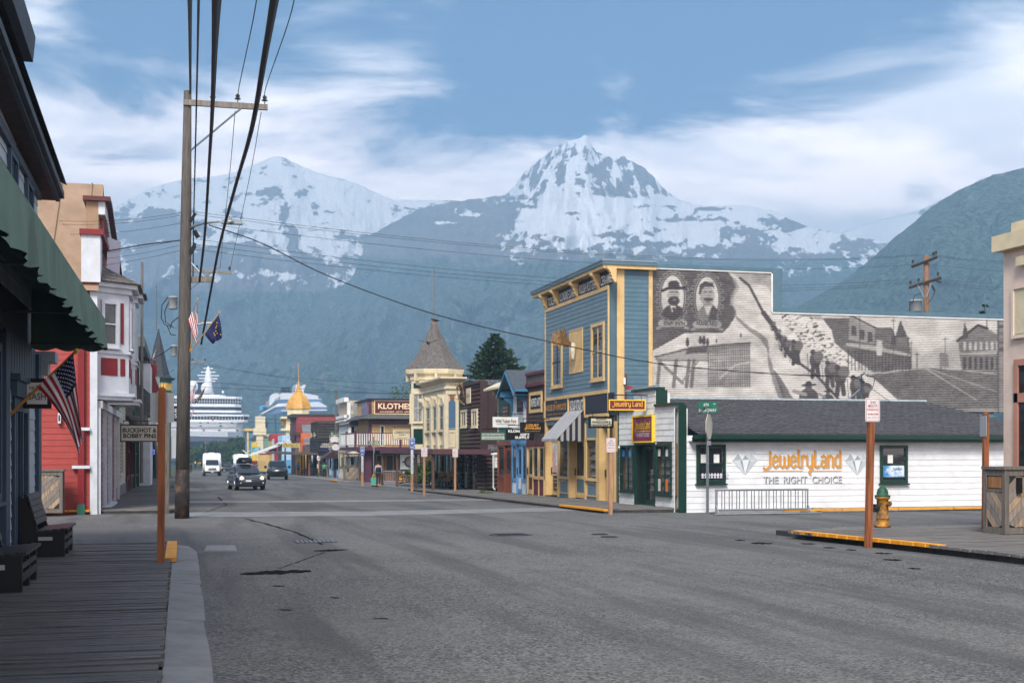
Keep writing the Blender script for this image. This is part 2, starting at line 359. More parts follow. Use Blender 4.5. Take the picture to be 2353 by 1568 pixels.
def cov_mid(u, v, t, sd):
    n = uni(fbm(u/20+v/60, v/13-u/70, 7, sd+1, .68)); big = fbm(u/120, v/90, 4, sd+7); w = (fbm(u/60, v/60, 4, sd+12)-.5)*60
    st_ = uni(fbm((u-1330)/7-(v-320)/17*np.tanh((u-1340)/40), v/34, 6, sd+9, .62))
    ff = sst(u+.9*(v-470)+w, 1170, 1290)*sst(v, 440, 462)
    low = 575+.06*(u-1250)+w*.7
    p = (.97-.26*sst(fbm(u/34+v/50, v/60, 5, sd+40), .55, .66)*sst(v, 462, 500))*ff*(1-sst(v, low-60, low+45))*(1-.35*sst(u, 1900, 2050))
    p = p+.75*gs(u, v, 1080, 492, 40, 7)+.6*gs(u, v, 1010, 512, 34, 5)+.9*gs(u, v, 1245, 505, 40, 18)+.6*gs(u, v, 1320, 555, 26, 14)+.5*gs(u, v, 1170, 462, 60, 4)+.25*sst(v, 500, 455)*sst(u, 950, 1000)
    for a in ((1700, 530, 46, 14), (1730, 560, 46, 22), (1790, 508, 46, 12), (1830, 520, 40, 12), (1600, 505, 60, 4), (1720, 595, 70, 20), (1960, 565, 50, 18), (1880, 590, 60, 14), (1480, 560, 90, 6), (1620, 575, 60, 8), (1540, 474, 60, 5), (1640, 480, 40, 5), (1380, 540, 60, 5), (1300, 490, 40, 4)): p = p-.75*gs(u, v, *a)
    crag = sst(v+w*.15, 466, 436)*sst(u, 1140, 1180)*(1-sst(u, 1560, 1610))
    pc = .55+.45*gs(u, v, 1335, 322, 40, 18)-.30*gs(u, v, 1362, 342, 16, 16)+.2*gs(u, v, 1185, 440, 30, 14)
    for a in ((1375, 405, 18, 22), (1290, 390, 9, 26), (1228, 415, 12, 20), (1440, 412, 14, 18), (1405, 438, 30, 8), (1490, 400, 9, 20), (1395, 370, 14, 10)): pc = pc-.42*gs(u, v, *a)
    for a in ((1265, 430, 10, 30), (1412, 390, 6, 34), (1310, 400, 9, 40), (1210, 430, 5, 22), (1350, 430, 7, 20)): pc = pc+.6*gs(u, v, *a)
    sn = .38+.12*sst(p, .3, .7)+1.1*(p-n)*(1-crag)+crag*1.7*(pc-.62*st_-.42*n)
    fo = sst(v, 545+70*(big-.5), 640)+.0*u
    fo = np.maximum(fo, .45*sst(v, 470, 500)*sst(1190-u, 0, 100)*sst(big, .42, .58))
    fo = fo-.55*gs(u, v, 1100, 590, 120, 36)*sst(n, .5, .8)-1.2*gs(u, v, 1165, 757, 5, 12)-.55*sst(fbm(u/14, v/24, 4, sd+30), .66, .74)*sst(v, 640, 700)
    return sn, fo
def cov_right(u, v, t, sd):
    n = fbm(u/30, v/22, 5, sd+1); return u*0-.6, 1-.75*sst(n, .62, .74)*sst(520-v, 0, 90)
def cov_back(u, v, t, sd):
    n = fbm(u/20, v/18, 5, sd+1); return .75-.8*sst(n, .52, .66)*sst(u, 2050, 2200), u*0
rockA, rockB, fore = (.12, .12, .125), (.24, .22, .21), (.034, .058, .042)
mountain([(-260, 690), (0, 590), (120, 540), (240, 490), (300, 456), (350, 430), (400, 416), (440, 408), (500, 405), (545, 394), (590, 375), (625, 360), (640, 358), (655, 363), (690, 380), (730, 398), (790, 412), (830, 426), (870, 446), (905, 459), (1045, 460), (1200, 475), (1420, 520)],
         1700, 3300, 640, 300, cov_left, mount_mat('snow mountain', rockA, rockB, fore, .09), 3, shape=.92, rough=.07, jag=2.0)
mountain([(180, 930), (330, 860), (470, 770), (560, 720), (640, 672), (700, 640), (780, 590), (850, 540), (900, 512), (960, 482), (1020, 466), (1100, 455), (1150, 450), (1165, 443), (1185, 422), (1205, 395), (1235, 370), (1262, 348), (1300, 326), (1328, 317), (1344, 312), (1352, 319), (1358, 332), (1368, 347), (1385, 355), (1400, 361), (1413, 370), (1422, 364), (1432, 357), (1440, 366), (1452, 370), (1466, 379), (1482, 384), (1490, 396), (1502, 406), (1520, 430), (1560, 460), (1620, 474), (1700, 471), (1735, 473), (1780, 486), (1840, 515), (1900, 530), (1980, 546), (2040, 556), (2110, 620), (2300, 720), (2560, 800)],
         900, 2900, 900, 380, cov_mid, mount_mat('crag mountain', rockA, rockB, fore, .085), 21, shape=.95, rough=.07, jag=3.2)
mountain([(1480, 900), (1620, 830), (1750, 760), (1850, 694), (1930, 650), (2000, 596), (2060, 541), (2100, 511), (2130, 482), (2200, 437), (2280, 402), (2352, 385), (2500, 352), (2800, 330), (3200, 360)],
         520, 1500, 420, 260, cov_right, mount_mat('forest hill', rockA, rockB, (.028, .052, .034), .15), 47, shape=.9, rough=.05, jag=2.6)
mountain([(1850, 600), (1940, 530), (2000, 512), (2040, 501), (2075, 493), (2110, 484), (2150, 466), (2200, 440), (2235, 422), (2260, 407), (2300, 405), (2420, 430), (2600, 520)],
         2300, 3500, 200, 80, cov_back, mount_mat('far snow ridge', rockA, rockB, fore, .09), 63, rough=.05, jag=2.0)
# ---------------- ground and road ----------------
def sheet(name, x0, x1, y0, y1, h, mat, nx=1, ys=None, parent=None):
    """sheet that lies on the sloping ground, h above it, 0.3 m deep"""
    mb = MB(); ys = ys or [y for y in (y0, -60, 330, y1) if y0 <= y <= y1]; ys = sorted(set(ys))
    for a, b in zip(ys[:-1], ys[1:]):
        za, zb = gz(a)+h, gz(b)+h; mb.quad((x0, a, za), (x1, a, za), (x1, b, zb), (x0, b, zb))
    return build(name, mb, mat, parent)
def asphalt():
    m = bpy.data.materials.new('chip seal asphalt'); m.use_nodes = True; t = m.node_tree; b = t.nodes['Principled BSDF']
    c = t.nodes.new('ShaderNodeTexCoord')
    def nz(s, d=3, r=.6, vec=None, dist=0):
        n = t.nodes.new('ShaderNodeTexNoise'); n.inputs['Scale'].default_value = s; n.inputs['Detail'].default_value = d; n.inputs['Roughness'].default_value = r; n.inputs['Distortion'].default_value = dist
        t.links.new(vec or c.outputs['Object'], n.inputs['Vector']); return n.outputs[0]
    vo = t.nodes.new('ShaderNodeTexVoronoi'); vo.inputs['Scale'].default_value = 42; t.links.new(c.outputs['Object'], vo.inputs['Vector'])
    sp = t.nodes.new('ShaderNodeSeparateColor'); t.links.new(vo.outputs['Color'], sp.inputs[0])
    grain = mixc(t, sp.outputs[0], (.028, .028, .028), (.192, .190, .186))
    big = nz(.22, 6, .62); mid = nz(2.2, 5, .65)
    col = mixc(t, ramp(t, big, .34, .66), grain, mixc(t, .5, grain, (.165, .16, .152)))
    col = mixc(t, mth(t, 'MULTIPLY', ramp(t, mid, .50, .72), .45), col, (.065, .066, .068))
    mp = t.nodes.new('ShaderNodeMapping'); mp.inputs['Scale'].default_value = (1.6, .12, 1); t.links.new(c.outputs['Object'], mp.inputs[0])
    tr = nz(.5, 4, .6, mp.outputs[0])
    col = mixc(t, mth(t, 'MULTIPLY', ramp(t, tr, .48, .64), .6), col, (.06, .06, .062))     # oil and tyre wear along the lanes
    t.links.new(col, b.inputs['Base Color']); b.inputs['Roughness'].default_value = .88; b.inputs['Specular IOR Level'].default_value = .14
    bn = t.nodes.new('ShaderNodeBump'); bn.inputs['Strength'].default_value = .55; bn.inputs['Distance'].default_value = .012; t.links.new(vo.outputs['Distance'], bn.inputs['Height']); t.links.new(bn.outputs[0], b.inputs['Normal'])
    return m
ASPH = asphalt()
GRND = M('grassy ground', (.05, .07, .03), .9, .4, .2)
CONC = M('concrete', (.19, .19, .19), .8, .16, 2.5, bump=.2, bscale=60, dirt=.55, dcol=(.10, .10, .10), dscale=1.2)
PALE = M('pale worn concrete', (.19, .19, .19), .8, .2, 1.4, bump=.2, bscale=60, dirt=.6, dcol=(.09, .09, .092), dscale=.8)
TAR = M('tar', (.010, .010, .010), .95, .3, 6, bump=.2, spec=.03)
o = MB()
for a, b in ((-60, 330), (330, 5200)): o.quad((-4300, a, gz(a)-.03-(.02 if a > 300 else 0)), (4700, a, gz(a)-.03), (4700, b, gz(b)-.03), (-4300, b, gz(b)-.03))
struct('ground', o, GRND)
road = MB()
for a, b in ((-20, 420),): road.quad((-.4, a, gz(a)), (14.2, a, gz(a)), (14.2, 312, gz(312)), (-.4, 312, gz(312)))
struct('road', road, ASPH)
cr = MB().quad((-60, 25.2, gz(25.2)-.008), (-.4, 25.2, gz(25.2)-.008), (-.4, 43.9, gz(43.9)-.008), (-60, 43.9, gz(43.9)-.008)).quad((14.2, 24.2, gz(24.2)-.008), (80, 24.2, gz(24.2)-.008), (80, 39.2, gz(39.2)-.008), (14.2, 39.2, gz(39.2)-.008))
cr.quad((13.2, 90, gz(90)-.008), (60, 90, gz(90)-.008), (60, 111, gz(111)-.008), (13.2, 111, gz(111)-.008))
struct('side_street', cr, ASPH)
WATER = M('harbour water', (.03, .06, .08), .12, .1, .3)
struct('water', MB().quad((-900, 430, gz(330)+.02), (900, 430, gz(330)+.02), (900, 880, gz(330)+.02), (-900, 880, gz(330)+.02)), WATER)
def patch(name, pts, mat, h=.006):
    """flat irregular sheet lying on the road"""
    vs = [(x, y, gz(y)+h) for x, y in pts]; return struct(name, MB().add(vs, [tuple(range(len(vs)))]), mat)
# concrete strips across the street at the crossing
for (v0, v1, w0, w1) in ((1176, 1187, 1164, 1172), (1150, 1155, 1143, 1147)):
    p = [onG(430, v1), onG(860, v1-3), onG(1330, w1), onG(1330, w0), onG(860, v0-2), onG(430, v0)]
    patch('concrete_strip', p, PALE)
def blotch(u0, v0, u1, v1, thick, seed, taper=True):
    r = random.Random(seed); n = 14; up = []; lo = []
    for i in range(n+1):
        q = i/n; u = u0+(u1-u0)*q; v = v0+(v1-v0)*q; t = thick*(math.sin(math.pi*min(max(q, .04), .97))**.5 if taper else 1)
        up.append(onG(u, v-t*r.uniform(.3, .8))); lo.append(onG(u, v+t*r.uniform(.3, .8)))
    return lo+up[::-1]
for (u0, v0, u1, v1, t) in ((552, 1318, 715, 1311, 7), (720, 1265, 800, 1262, 3.2), (1140, 1228, 1205, 1229, 0)):
    if t: patch('tar_patch', blotch(u0, v0, u1, v1, t, int(u0)), TAR)
def crack(pts, w, seed):
    r = random.Random(seed); up = []; lo = []; P = []
    for (a, b) in zip(pts[:-1], pts[1:]):
        for i in range(8): P.append((a[0]+(b[0]-a[0])*i/8, a[1]+(b[1]-a[1])*i/8))
    P.append(pts[-1])
    for u, v in P:
        x, y = onG(u, v+r.uniform(-.8, .8)); k = w*r.uniform(.4, 1.2); up.append((x-k*.5, y-k)); lo.append((x+k*.5, y+k))
    vs = [(x, y, gz(y)+.005) for x, y in up]+[(x, y, gz(y)+.005) for x, y in lo]; n = len(up)
    struct('road_crack', MB().add(vs, [(i, i+1, n+i+1, n+i) for i in range(n-1)]), M('sealed crack', (.022, .022, .022), .95, .4, 3, spec=.05))
crack([(430, 1190), (470, 1176), (520, 1160), (500, 1140)], .12, 7)
crack([(640, 1306), (700, 1284), (745, 1268)], .10, 3)
crack([(560, 1190), (620, 1205), (680, 1222), (715, 1238), (740, 1250)], .10, 4)
for (u, v, w, t) in ((1750, 1247, 50, 3), (1855, 1248, 34, 2), (1905, 1257, 30, 2), (1955, 1262, 24, 2), (1700, 1240, 24, 2), (2030, 1270, 40, 2.4), (2050, 1285, 44, 3), (2100, 1305, 30, 2.4), (770, 1372, 22, 1.6), (640, 1345, 30, 1.5), (655, 1400, 36, 1.5), (875, 1420, 40, 1.5)):
    patch('tar_patch', blotch(u-w/2, v, u+w/2, v+1, t, int(u+v)), TAR)
patch('worn_paint', [onG(468, 1266), onG(545, 1266), onG(540, 1252), onG(475, 1252)], PALE)
# ---------------- boardwalks ----------------
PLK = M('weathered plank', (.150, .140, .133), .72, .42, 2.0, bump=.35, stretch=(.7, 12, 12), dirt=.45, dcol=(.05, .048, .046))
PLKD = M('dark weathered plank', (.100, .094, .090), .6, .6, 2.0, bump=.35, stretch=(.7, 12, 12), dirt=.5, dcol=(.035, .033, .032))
YEL = M('yellow kerb paint', '#e0961c', .6, .2, 5, dirt=.45, dcol=(.16, .13, .09), dscale=5, k=1)
SKIRT = M('old timber skirt', (.045, .04, .037), .8, .4, 3, bump=.3)
def planks(label, x0, x1, y0, y1, pitch, mat, h=.13, edge=None, limit=300, skirt=True, holes=None):
    """a boardwalk: its planks lie across the walk, each one an object"""
    base = MB()
    base.hexa([(x0+.02, y0+.02, gz(y0)-.1), (x1-.02, y0+.02, gz(y0)-.1), (x1-.02, y1-.02, gz(y1)-.1), (x0+.02, y1-.02, gz(y1)-.1), (x0+.02, y0+.02, gz(y0)+h-.05), (x1-.02, y0+.02, gz(y0)+h-.05), (x1-.02, y1-.02, gz(y1)+h-.05), (x0+.02, y1-.02, gz(y1)+h-.05)])
    b = tag(build('boardwalk', base, SKIRT), kind='structure')
    n = int((y1-y0)/pitch); rest = MB()
    for i in range(n):
        a = y0+i*pitch; c = a+pitch-random.uniform(.010, .028); j = random.uniform(-.009, .009); q0, q1 = random.uniform(-.025, .015), random.uniform(-.015, .025)
        ex0, ex1 = (edge(a+pitch/2) if edge else (x0, x1))
        p = [(ex0+q0, a, gz(a)+h-.05), (ex1+q1, a, gz(a)+h-.05), (ex1+q1, c, gz(c)+h-.05), (ex0+q0, c, gz(c)+h-.05)]
        p += [(x, y, z+.05+j) for x, y, z in p]
        if i < limit: build('plank', MB().hexa(p), mat, b)
        else: rest.hexa(p)
    if rest.v: stuff(build('plank_deck', rest, mat, b))
    return b
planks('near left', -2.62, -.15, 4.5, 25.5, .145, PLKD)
lb = planks('far left', -2.85, .12, 43.9, 78, .16, PLK)
planks('farther left', -2.85, .12, 78, 172, .32, PLK, limit=0)
def edgeR(y): return (12.75-.42*max(0, (y-22.4))**1.4*.0+(0 if y < 24.2 else (y-24.2)*.9)+.28*max(0, 22.0-y)**1.0*.0, 17.0 if y < 24 else 21)
planks('near right', 13.05, 17.2, 9.5, 26.2, .15, PLK, h=.16, edge=lambda y: (13.0-.28*math.exp(-((y-24.6)/1.6)**2)+(0 if y < 24.9 else (y-24.9)*1.6), 17.0 if y < 23.3 else 24))
planks('right block', 13.3, 16.3, 39.2, 75.5, .16, PLK, h=.13, edge=lambda y: (13.3+(0 if y > 41 else (41-y)*.35), 16.3), limit=228)
rb = MB()
for (x0, x1, y0, y1) in ((13.3, 16.8, 75.5, 90.4), (13.3, 16.4, 111, 190)):
    rb.hexa([(x0, y0, gz(y0)-.05), (x1, y0, gz(y0)-.05), (x1, y1, gz(y1)-.05), (x0, y1, gz(y1)-.05), (x0, y0, gz(y0)+.12), (x1, y0, gz(y0)+.12), (x1, y1, gz(y1)+.12), (x0, y1, gz(y1)+.12)])
struct('pavement', rb, CONC)
# white store's own step along the side street, and its kerb
kb = MB().hexa([(16.2, 37.6, gz(38)-.1), (30, 37.6, gz(38)-.1), (30, 38.75, gz(38)-.1), (16.2, 38.75, gz(38)-.1), (17.4, 37.9, gz(38)+.06), (30, 37.7, gz(38)+.1), (30, 38.75, gz(38)+.1), (17.4, 38.75, gz(38)+.06)])
struct('pavement_edge', kb, CONC)
# left concrete gutter, one slab after another
for i in range(6):
    y0, y1 = 25.6-i*4.1-4.05, 25.6-i*4.1; o2 = .30-.02*i
    pts = []
    for k in range(9):
        y = y0+(y1-y0)*k/8; pts.append((o2+.008*math.sin(y*1.3)-(.10 if y > 24 else 0)*(y-24), y))
    poly = [(-.13, y0)]+pts+[(-.13, y1)]
    g = MB(); n = len(poly); g.add([(x, y, gz(y)+(.075 if abs(x+.13) < .01 else .035)) for x, y in poly]+[(x, y, gz(y)-.05) for x, y in poly], [tuple(range(n)), tuple(range(2*n-1, n-1, -1))]+[(i2, i2+n, (i2+1) % n+n, (i2+1) % n) for i2 in range(n)])
    struct('gutter_slab', g, CONC)
# painted board ends and kerbs
def yboard(x0, x1, y0, y1, h0=.135, h1=.15):
    return tag(build('kerb_board', MB().hexa([(x0, y0, gz(y0)+h0-.05), (x1, y0, gz(y0)+h0-.05), (x1, y1, gz(y1)+h0-.05), (x0, y1, gz(y1)+h0-.05), (x0, y0, gz(y0)+h1), (x1, y0, gz(y0)+h1), (x1, y1, gz(y1)+h1), (x0, y1, gz(y1)+h1)]), YEL), kind='structure')
for k in range(4): yboard(-.24, -.06, 20.9+k*1.15, 22.02+k*1.15)
for k in range(8): yboard(-4.62+k*.22, -4.42+k*.22, 43.52, 43.86)
yboard(-.02, .2, 43.9, 47.5)
for k in range(14): yboard(12.72+.02*k-.0, 12.9+.02*k, 24.75-k*.36-.34, 24.75-k*.36, .165, .18)
for k in range(5): yboard(13.2-.0*k, 13.36, 38.6+k*1.0, 39.58+k*1.0)
for k in range(4): yboard(19.0+2.1*k, 21.05+2.1*k, 37.45, 37.6, .1, .12)
yboard(13.22, 13.4, 86.5, 90.3); yboard(13.22, 13.4, 111, 116)
# ---------------- crops of the photograph I measured in ----------------
def CR(x0, y0, s): return lambda x, y: ((x0+x/s)/1.4881, (y0+y/s)/1.4881)
c5 = CR(1800, 850, 1.65); c5b = CR(1780, 1330, 3.92); c5c = CR(1810, 870, 5.472); c4 = CR(1350, 1000, 2.24); c4b = CR(1640, 1270, 6.031); c4c = CR(1380, 1500, 6.921)
c3 = CR(900, 1250, 3.485); c3b = CR(850, 1350, 5.2275); c3c = CR(1150, 1350, 5.2273); c7 = CR(2050, 1300, 2.768); c8 = CR(2400, 1300, 2.091); c1 = CR(0, 1100, 1.96); c1b = CR(290, 950, 3.484)
c1c = CR(130, 680, 2.751); c1d = CR(0, 1280, 2.529); c6 = CR(2200, 850, 1.81)
def RC(fc, c, x0, y0, x1, y1): return fc.rect(*c(x0, y0), *c(x1, y1))
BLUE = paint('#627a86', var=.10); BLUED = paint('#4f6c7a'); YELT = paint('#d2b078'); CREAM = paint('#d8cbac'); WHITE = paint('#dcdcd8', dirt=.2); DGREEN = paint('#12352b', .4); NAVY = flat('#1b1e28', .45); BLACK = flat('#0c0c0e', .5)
GREYM = metal('#8f979c'); SLATE = M('asphalt shingle', '#4a4a4d', .85, .35, 9, bump=.3); CEDAR = M('grey cedar shingle', '#69635f', .85, .4, 7, bump=.3); LOG = M('brown stained log', '#3f2a29', .6, .3, 3, bump=.2, stretch=(1, 1, 6)); MAROON = paint('#5e2430'); TEAL = paint('#2c6a60')
LAMPW = flat('#e8e6df'); PANE = glass(); PANE_SHOP = glass('shop glass', (.03, .03, .03), .72, .03); STEEL = metal('#9aa0a3', .5); GOLDL = flat('#e0a040')
def shingles(quad, rows, cols, mat, parent, name='shingle_course', tk=.02, jit=.25, seed=1):
    """overlapping shingles over the patch a (low left) b (low right) c (high right) d (high left)"""
    a, b, c, d = [Vector(p) for p in quad]; nrm = (b-a).cross(d-a).normalized(); r = random.Random(seed); mb = MB()
    for i in range(rows):
        l0, r0 = a.lerp(d, i/rows), b.lerp(c, i/rows); l1, r1 = a.lerp(d, min(1, (i+1.25)/rows)), b.lerp(c, min(1, (i+1.25)/rows))
        n = max(1, int(cols*max((r0-l0).length/max((b-a).length, .01), .08))); off = .5*(i % 2)
        for k in range(n+1):
            s0, s1 = max(0, (k-off)/n), min(1, (k+1-off)/n)
            if s1-s0 < .02: continue
            g = .03/n; t = tk*r.uniform(.6, 1.4); dv = (l1-l0)*r.uniform(-jit, jit)*.2
            p = [l0.lerp(r0, s0+g)-dv, l0.lerp(r0, s1-g)-dv, l1.lerp(r1, s1-g), l1.lerp(r1, s0+g)]
            q = [p[0]+nrm*t, p[1]+nrm*t, p[2]+nrm*.002, p[3]+nrm*.002]
            n0 = len(mb.v); mb.add(q+p[:2], [(0, 1, 2, 3), (4, 5, 1, 0), (0, 3, 4), (1, 5, 2)])
    return stuff(build(name, mb, mat, parent))
def shopitems(fc, r, parent, d0, n=3, seed=1):
    """shelves with pale jewellery stands behind the glass"""
    rr = random.Random(seed); a0, a1, z0, z1 = r
    sh = MB(); it = MB()
    for i in range(n):
        z = z0+(z1-z0)*(.04+.92*i/n); sh.fb(fc, a0+.02, a1-.02, z-.012, z+.012, d0-.32, d0-.08)
        k = max(2, int((a1-a0)/.17))
        for j in range(k):
            a = a0+(a1-a0)*(j+.5+rr.uniform(-.2, .2))/k; h = min((z1-z0)/n*.62, rr.uniform(.10, .24)); c = fc.w(a, z+.012, d0-.2)
            it.lathe([(.05, 0), (.02, h*.25), (.055, h*.55), (.045, h*.8), (.015, h)], c, 7, sq=.6)
    build('shelf', sh, flat('#8c8378'), parent); build('display_stand', it, flat('#d8d4cc'), parent)['kind'] = 'stuff'
def niche(fc, r, parent, depth, mat, name='recess'):
    a0, a1, z0, z1 = r; mb = MB()
    mb.fb(fc, a0-.02, a1+.02, z0-.02, z1+.02, -depth-.03, -depth).fb(fc, a0-.03, a0, z0, z1, -depth, -.002).fb(fc, a1, a1+.03, z0, z1, -depth, -.002).fb(fc, a0, a1, z1, z1+.03, -depth, -.002).fb(fc, a0, a1, z0-.03, z0, -depth, -.002)
    return build(name, mb, mat, parent)
def flush_sign(fc, r, parent, bg, lines, d=.05, frame=None, ft=.06, name='sign_board'):
    a0, a1, z0, z1 = r; b = build(name, MB().fb(fc, a0, a1, z0, z1, 0, d), bg, parent)
    if frame: build('sign_frame', MB().frame(fc, a0-ft, a1+ft, z0-ft, z1+ft, ft, 0, d+.03), frame, b)
    for t, x0, x1, y0, y1, m, bo in lines:
        letter(t, fc, a0+(a1-a0)*x0, a0+(a1-a0)*x1, z0+(z1-z0)*y0, z0+(z1-z0)*y1, d+.006, m, b, bo)
    return b
def sh(h): return flat(h)
# stroke lettering for the jeweller's blackletter name
STROKES = {'J': ([[(.55, 1.35), (.55, .12), (.2, -.18), (-.05, -.02)]], .75), 'e': ([[(.12, .48), (.55, .62), (.5, .85), (.3, 1), (.08, .78), (.08, .25), (.3, 0), (.55, .2)]], .68),
 'w': ([[(.05, 1), (.05, .2), (.25, 0), (.45, .2), (.45, .9)], [(.45, .2), (.65, 0), (.85, .2), (.85, 1)]], 1.0), 'l': ([[(.1, 1.45), (.1, .1), (.28, 0)]], .34), 'r': ([[(.08, 1), (.08, 0)], [(.08, .75), (.3, 1), (.45, .85)]], .52),
 'y': ([[(.06, 1), (.06, .25), (.28, 0), (.55, .2)], [(.55, 1), (.55, -.1), (.25, -.4), (.35, -.62)]], .7), 'L': ([[(.1, 1.4), (.1, .12), (.3, 0), (.5, .12)]], .62), 'a': ([[(.1, .85), (.3, 1), (.52, .82), (.52, 0)], [(.52, .5), (.15, .5), (.08, .2), (.28, 0), (.52, .2)]], .66),
 'n': ([[(.08, 1), (.08, 0)], [(.08, .8), (.32, 1), (.54, .8), (.54, 0)]], .68), 'd': ([[(.55, 1.4), (.55, 0)], [(.55, .8), (.3, 1), (.08, .75), (.08, .25), (.3, 0), (.55, .2)]], .68), ' ': ([], .35)}
def stroke_word(txt, fc, a0, a1, z0, z1, d, mat, parent, wid=.15, name='lettering'):
    W = sum(STROKES[c][1] for c in txt); x = 0; mb = MB(); sx = (a1-a0)/W; sz = (z1-z0)/2.05; e = 0
    for c in txt:
        for st_ in STROKES[c][0]:
            for (p, q) in zip(st_[:-1], st_[1:]):
                dx, dz = (q[0]-p[0])*sx, (q[1]-p[1])*sz; l = math.hypot(dx, dz); ux, uz = dx/l, dz/l; h = wid*sz/2; ex = h*.45
                P0 = (a0+(x+p[0])*sx-ux*ex, z0+(p[1]+.62)*sz-uz*ex); P1 = (a0+(x+q[0])*sx+ux*ex, z0+(q[1]+.62)*sz+uz*ex)
                hx, hz = -uz*h, ux*h; e += .0004
                mb.quad(*[fc.w(A, Z, d+e % .004) for A, Z in ((P0[0]-hx, P0[1]-hz), (P1[0]-hx, P1[1]-hz), (P1[0]+hx, P1[1]+hz), (P0[0]+hx, P0[1]+hz))])
        x += STROKES[c][1]
    return build(name, mb, mat, parent)
# ================= the tall blue shop with the mural =================
BF = Face('R', 16.2); BS = Face('C', 46.7); zb = gz(51)+.13
b = thing('blue_shop', 'tall two-storey blue clapboard shop with mustard trim, big bracketed cornice and mural side wall', 'building', (16.2, 51, zb))
core = MB().box(16.95, 33.5, 46.78, 55.55, zb-.6, 3.0).box(16.25, 23.05, 46.76, 55.55, 3.0, 8.85).box(23.05, 33.5, 46.76, 55.55, 3.0, 7.15)
build('wall_core', core, BLUED, b)
Yn, Yf = 46.72, 55.6; fa0, fa1 = -Yf, -Yn
hb, ht = 4.02, 7.92
wr = [RC(BF, c5, 148, 505, 207, 778), RC(BF, c5, 372, 430, 445, 738)]; pr = RC(BF, c5, 248, 465, 322, 693)
siding(BF, fa0+.16, fa1-.10, hb, ht, .178, BLUE, b, split=4.5)
su0, su1, su2, su3 = BS.px(1417.8)[0], BS.px(1433)[0], BS.px(1489)[0], BS.px(1498)[0]
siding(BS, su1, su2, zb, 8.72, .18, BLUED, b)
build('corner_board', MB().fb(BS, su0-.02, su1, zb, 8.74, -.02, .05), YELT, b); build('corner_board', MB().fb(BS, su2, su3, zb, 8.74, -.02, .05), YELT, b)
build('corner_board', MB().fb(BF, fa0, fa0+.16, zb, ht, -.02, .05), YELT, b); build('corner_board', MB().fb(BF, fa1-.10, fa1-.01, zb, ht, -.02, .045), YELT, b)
build('frieze_board', MB().fb(BF, fa0, fa1, ht, ht+.16, -.02, .06), YELT, b)
# cornice: soffit, fascia and grey metal cap, mitred round the corner
pl = lambda o: [(16.2-.41+o, 56.7-o), (16.2-.41+o, 46.35+o), (18.05, 46.35+o), (18.05, 47.2), (16.6, 47.2), (16.6, 56.7-o)]
build('soffit', MB().zprism(pl(.06), 8.70, 8.84), YELT, b); build('fascia', MB().zprism(pl(0), 8.84, 8.98), BLUED, b); build('cornice_cap', MB().zprism(pl(-.02), 8.98, 9.03), GREYM, b)
ys = [-BF.px(*c5c(x, 600))[0] for x in (330, 540, 905, 1305, 1612)]
for y in ys:
    f = FaceG((16.2, y), 0); pf = [(-.38, 8.70), (-.38, 8.60), (-.30, 8.55), (-.27, 8.48), (-.22, 8.45), (-.24, 8.38), (-.18, 8.32), (-.20, 8.24), (-.12, 8.16), (-.08, 8.09), (0, 8.08), (0, 8.70)]
    build('bracket', MB().prism(f, pf, -.11, .11), YELT, b)
for (ya, yb, t) in zip(ys[:-1], ys[1:], ('TOILETS', 'KLONDIKE CARDS', 'POLISH POTTERY', 'CERAMICS')):
    flush_sign(BF, (-ya+.16, -yb-.14, ht+.17, 8.62), b, BLACK, [(t, .05, .95, .12, .82, LAMPW, .01)], d=.03)
for i, r in enumerate(wr): window(BF, r, b, YELT, t=.13, nx=2, nz=2, d=.06, smat=None if i else flat('#2a2622'))
build('trim_panel', MB().fb(BF, *pr, 0, .05).frame(BF, *pr, .05, .05, .065), YELT, b)
# sign band above the shop front
zl = 3.0; build('band_rail', MB().fb(BF, fa0+.16, fa1-.1, hb-.14, hb, 0, .07), YELT, b); build('band_rail', MB().fb(BF, fa0+.16, fa1-.1, zl-.02, zl+.10, -.02, .07), YELT, b)
r1, r2, r3 = RC(BF, c5b, 335, 160, 638, 315), RC(BF, c5b, 668, 130, 850, 275), RC(BF, c5b, 877, 80, 1258, 270)
SB = sh('#262a36')
for r, l in ((r1, [('HOUSE OF AMMOLITE', .06, .94, .40, .74, GOLDL, .004), ('ammolite  jewelry  fossils  gifts', .12, .88, .14, .24, GOLDL, 0), ('The', .44, .56, .82, .92, GOLDL, 0)]), (r2, [('BAZAAR ENTRANCE', .03, .97, .1, .85, LAMPW, .012)]), (r3, [])):
    flush_sign(BF, (r[0], r[1], zl+.1, hb-.14), b, SB if r is not r2 else BLACK, l, d=.04)
for a in (r1[1], r2[1], r1[0]-.14): build('band_post', MB().fb(BF, a+.01, a+.13, zl+.1, hb-.14, 0, .06), YELT, b)
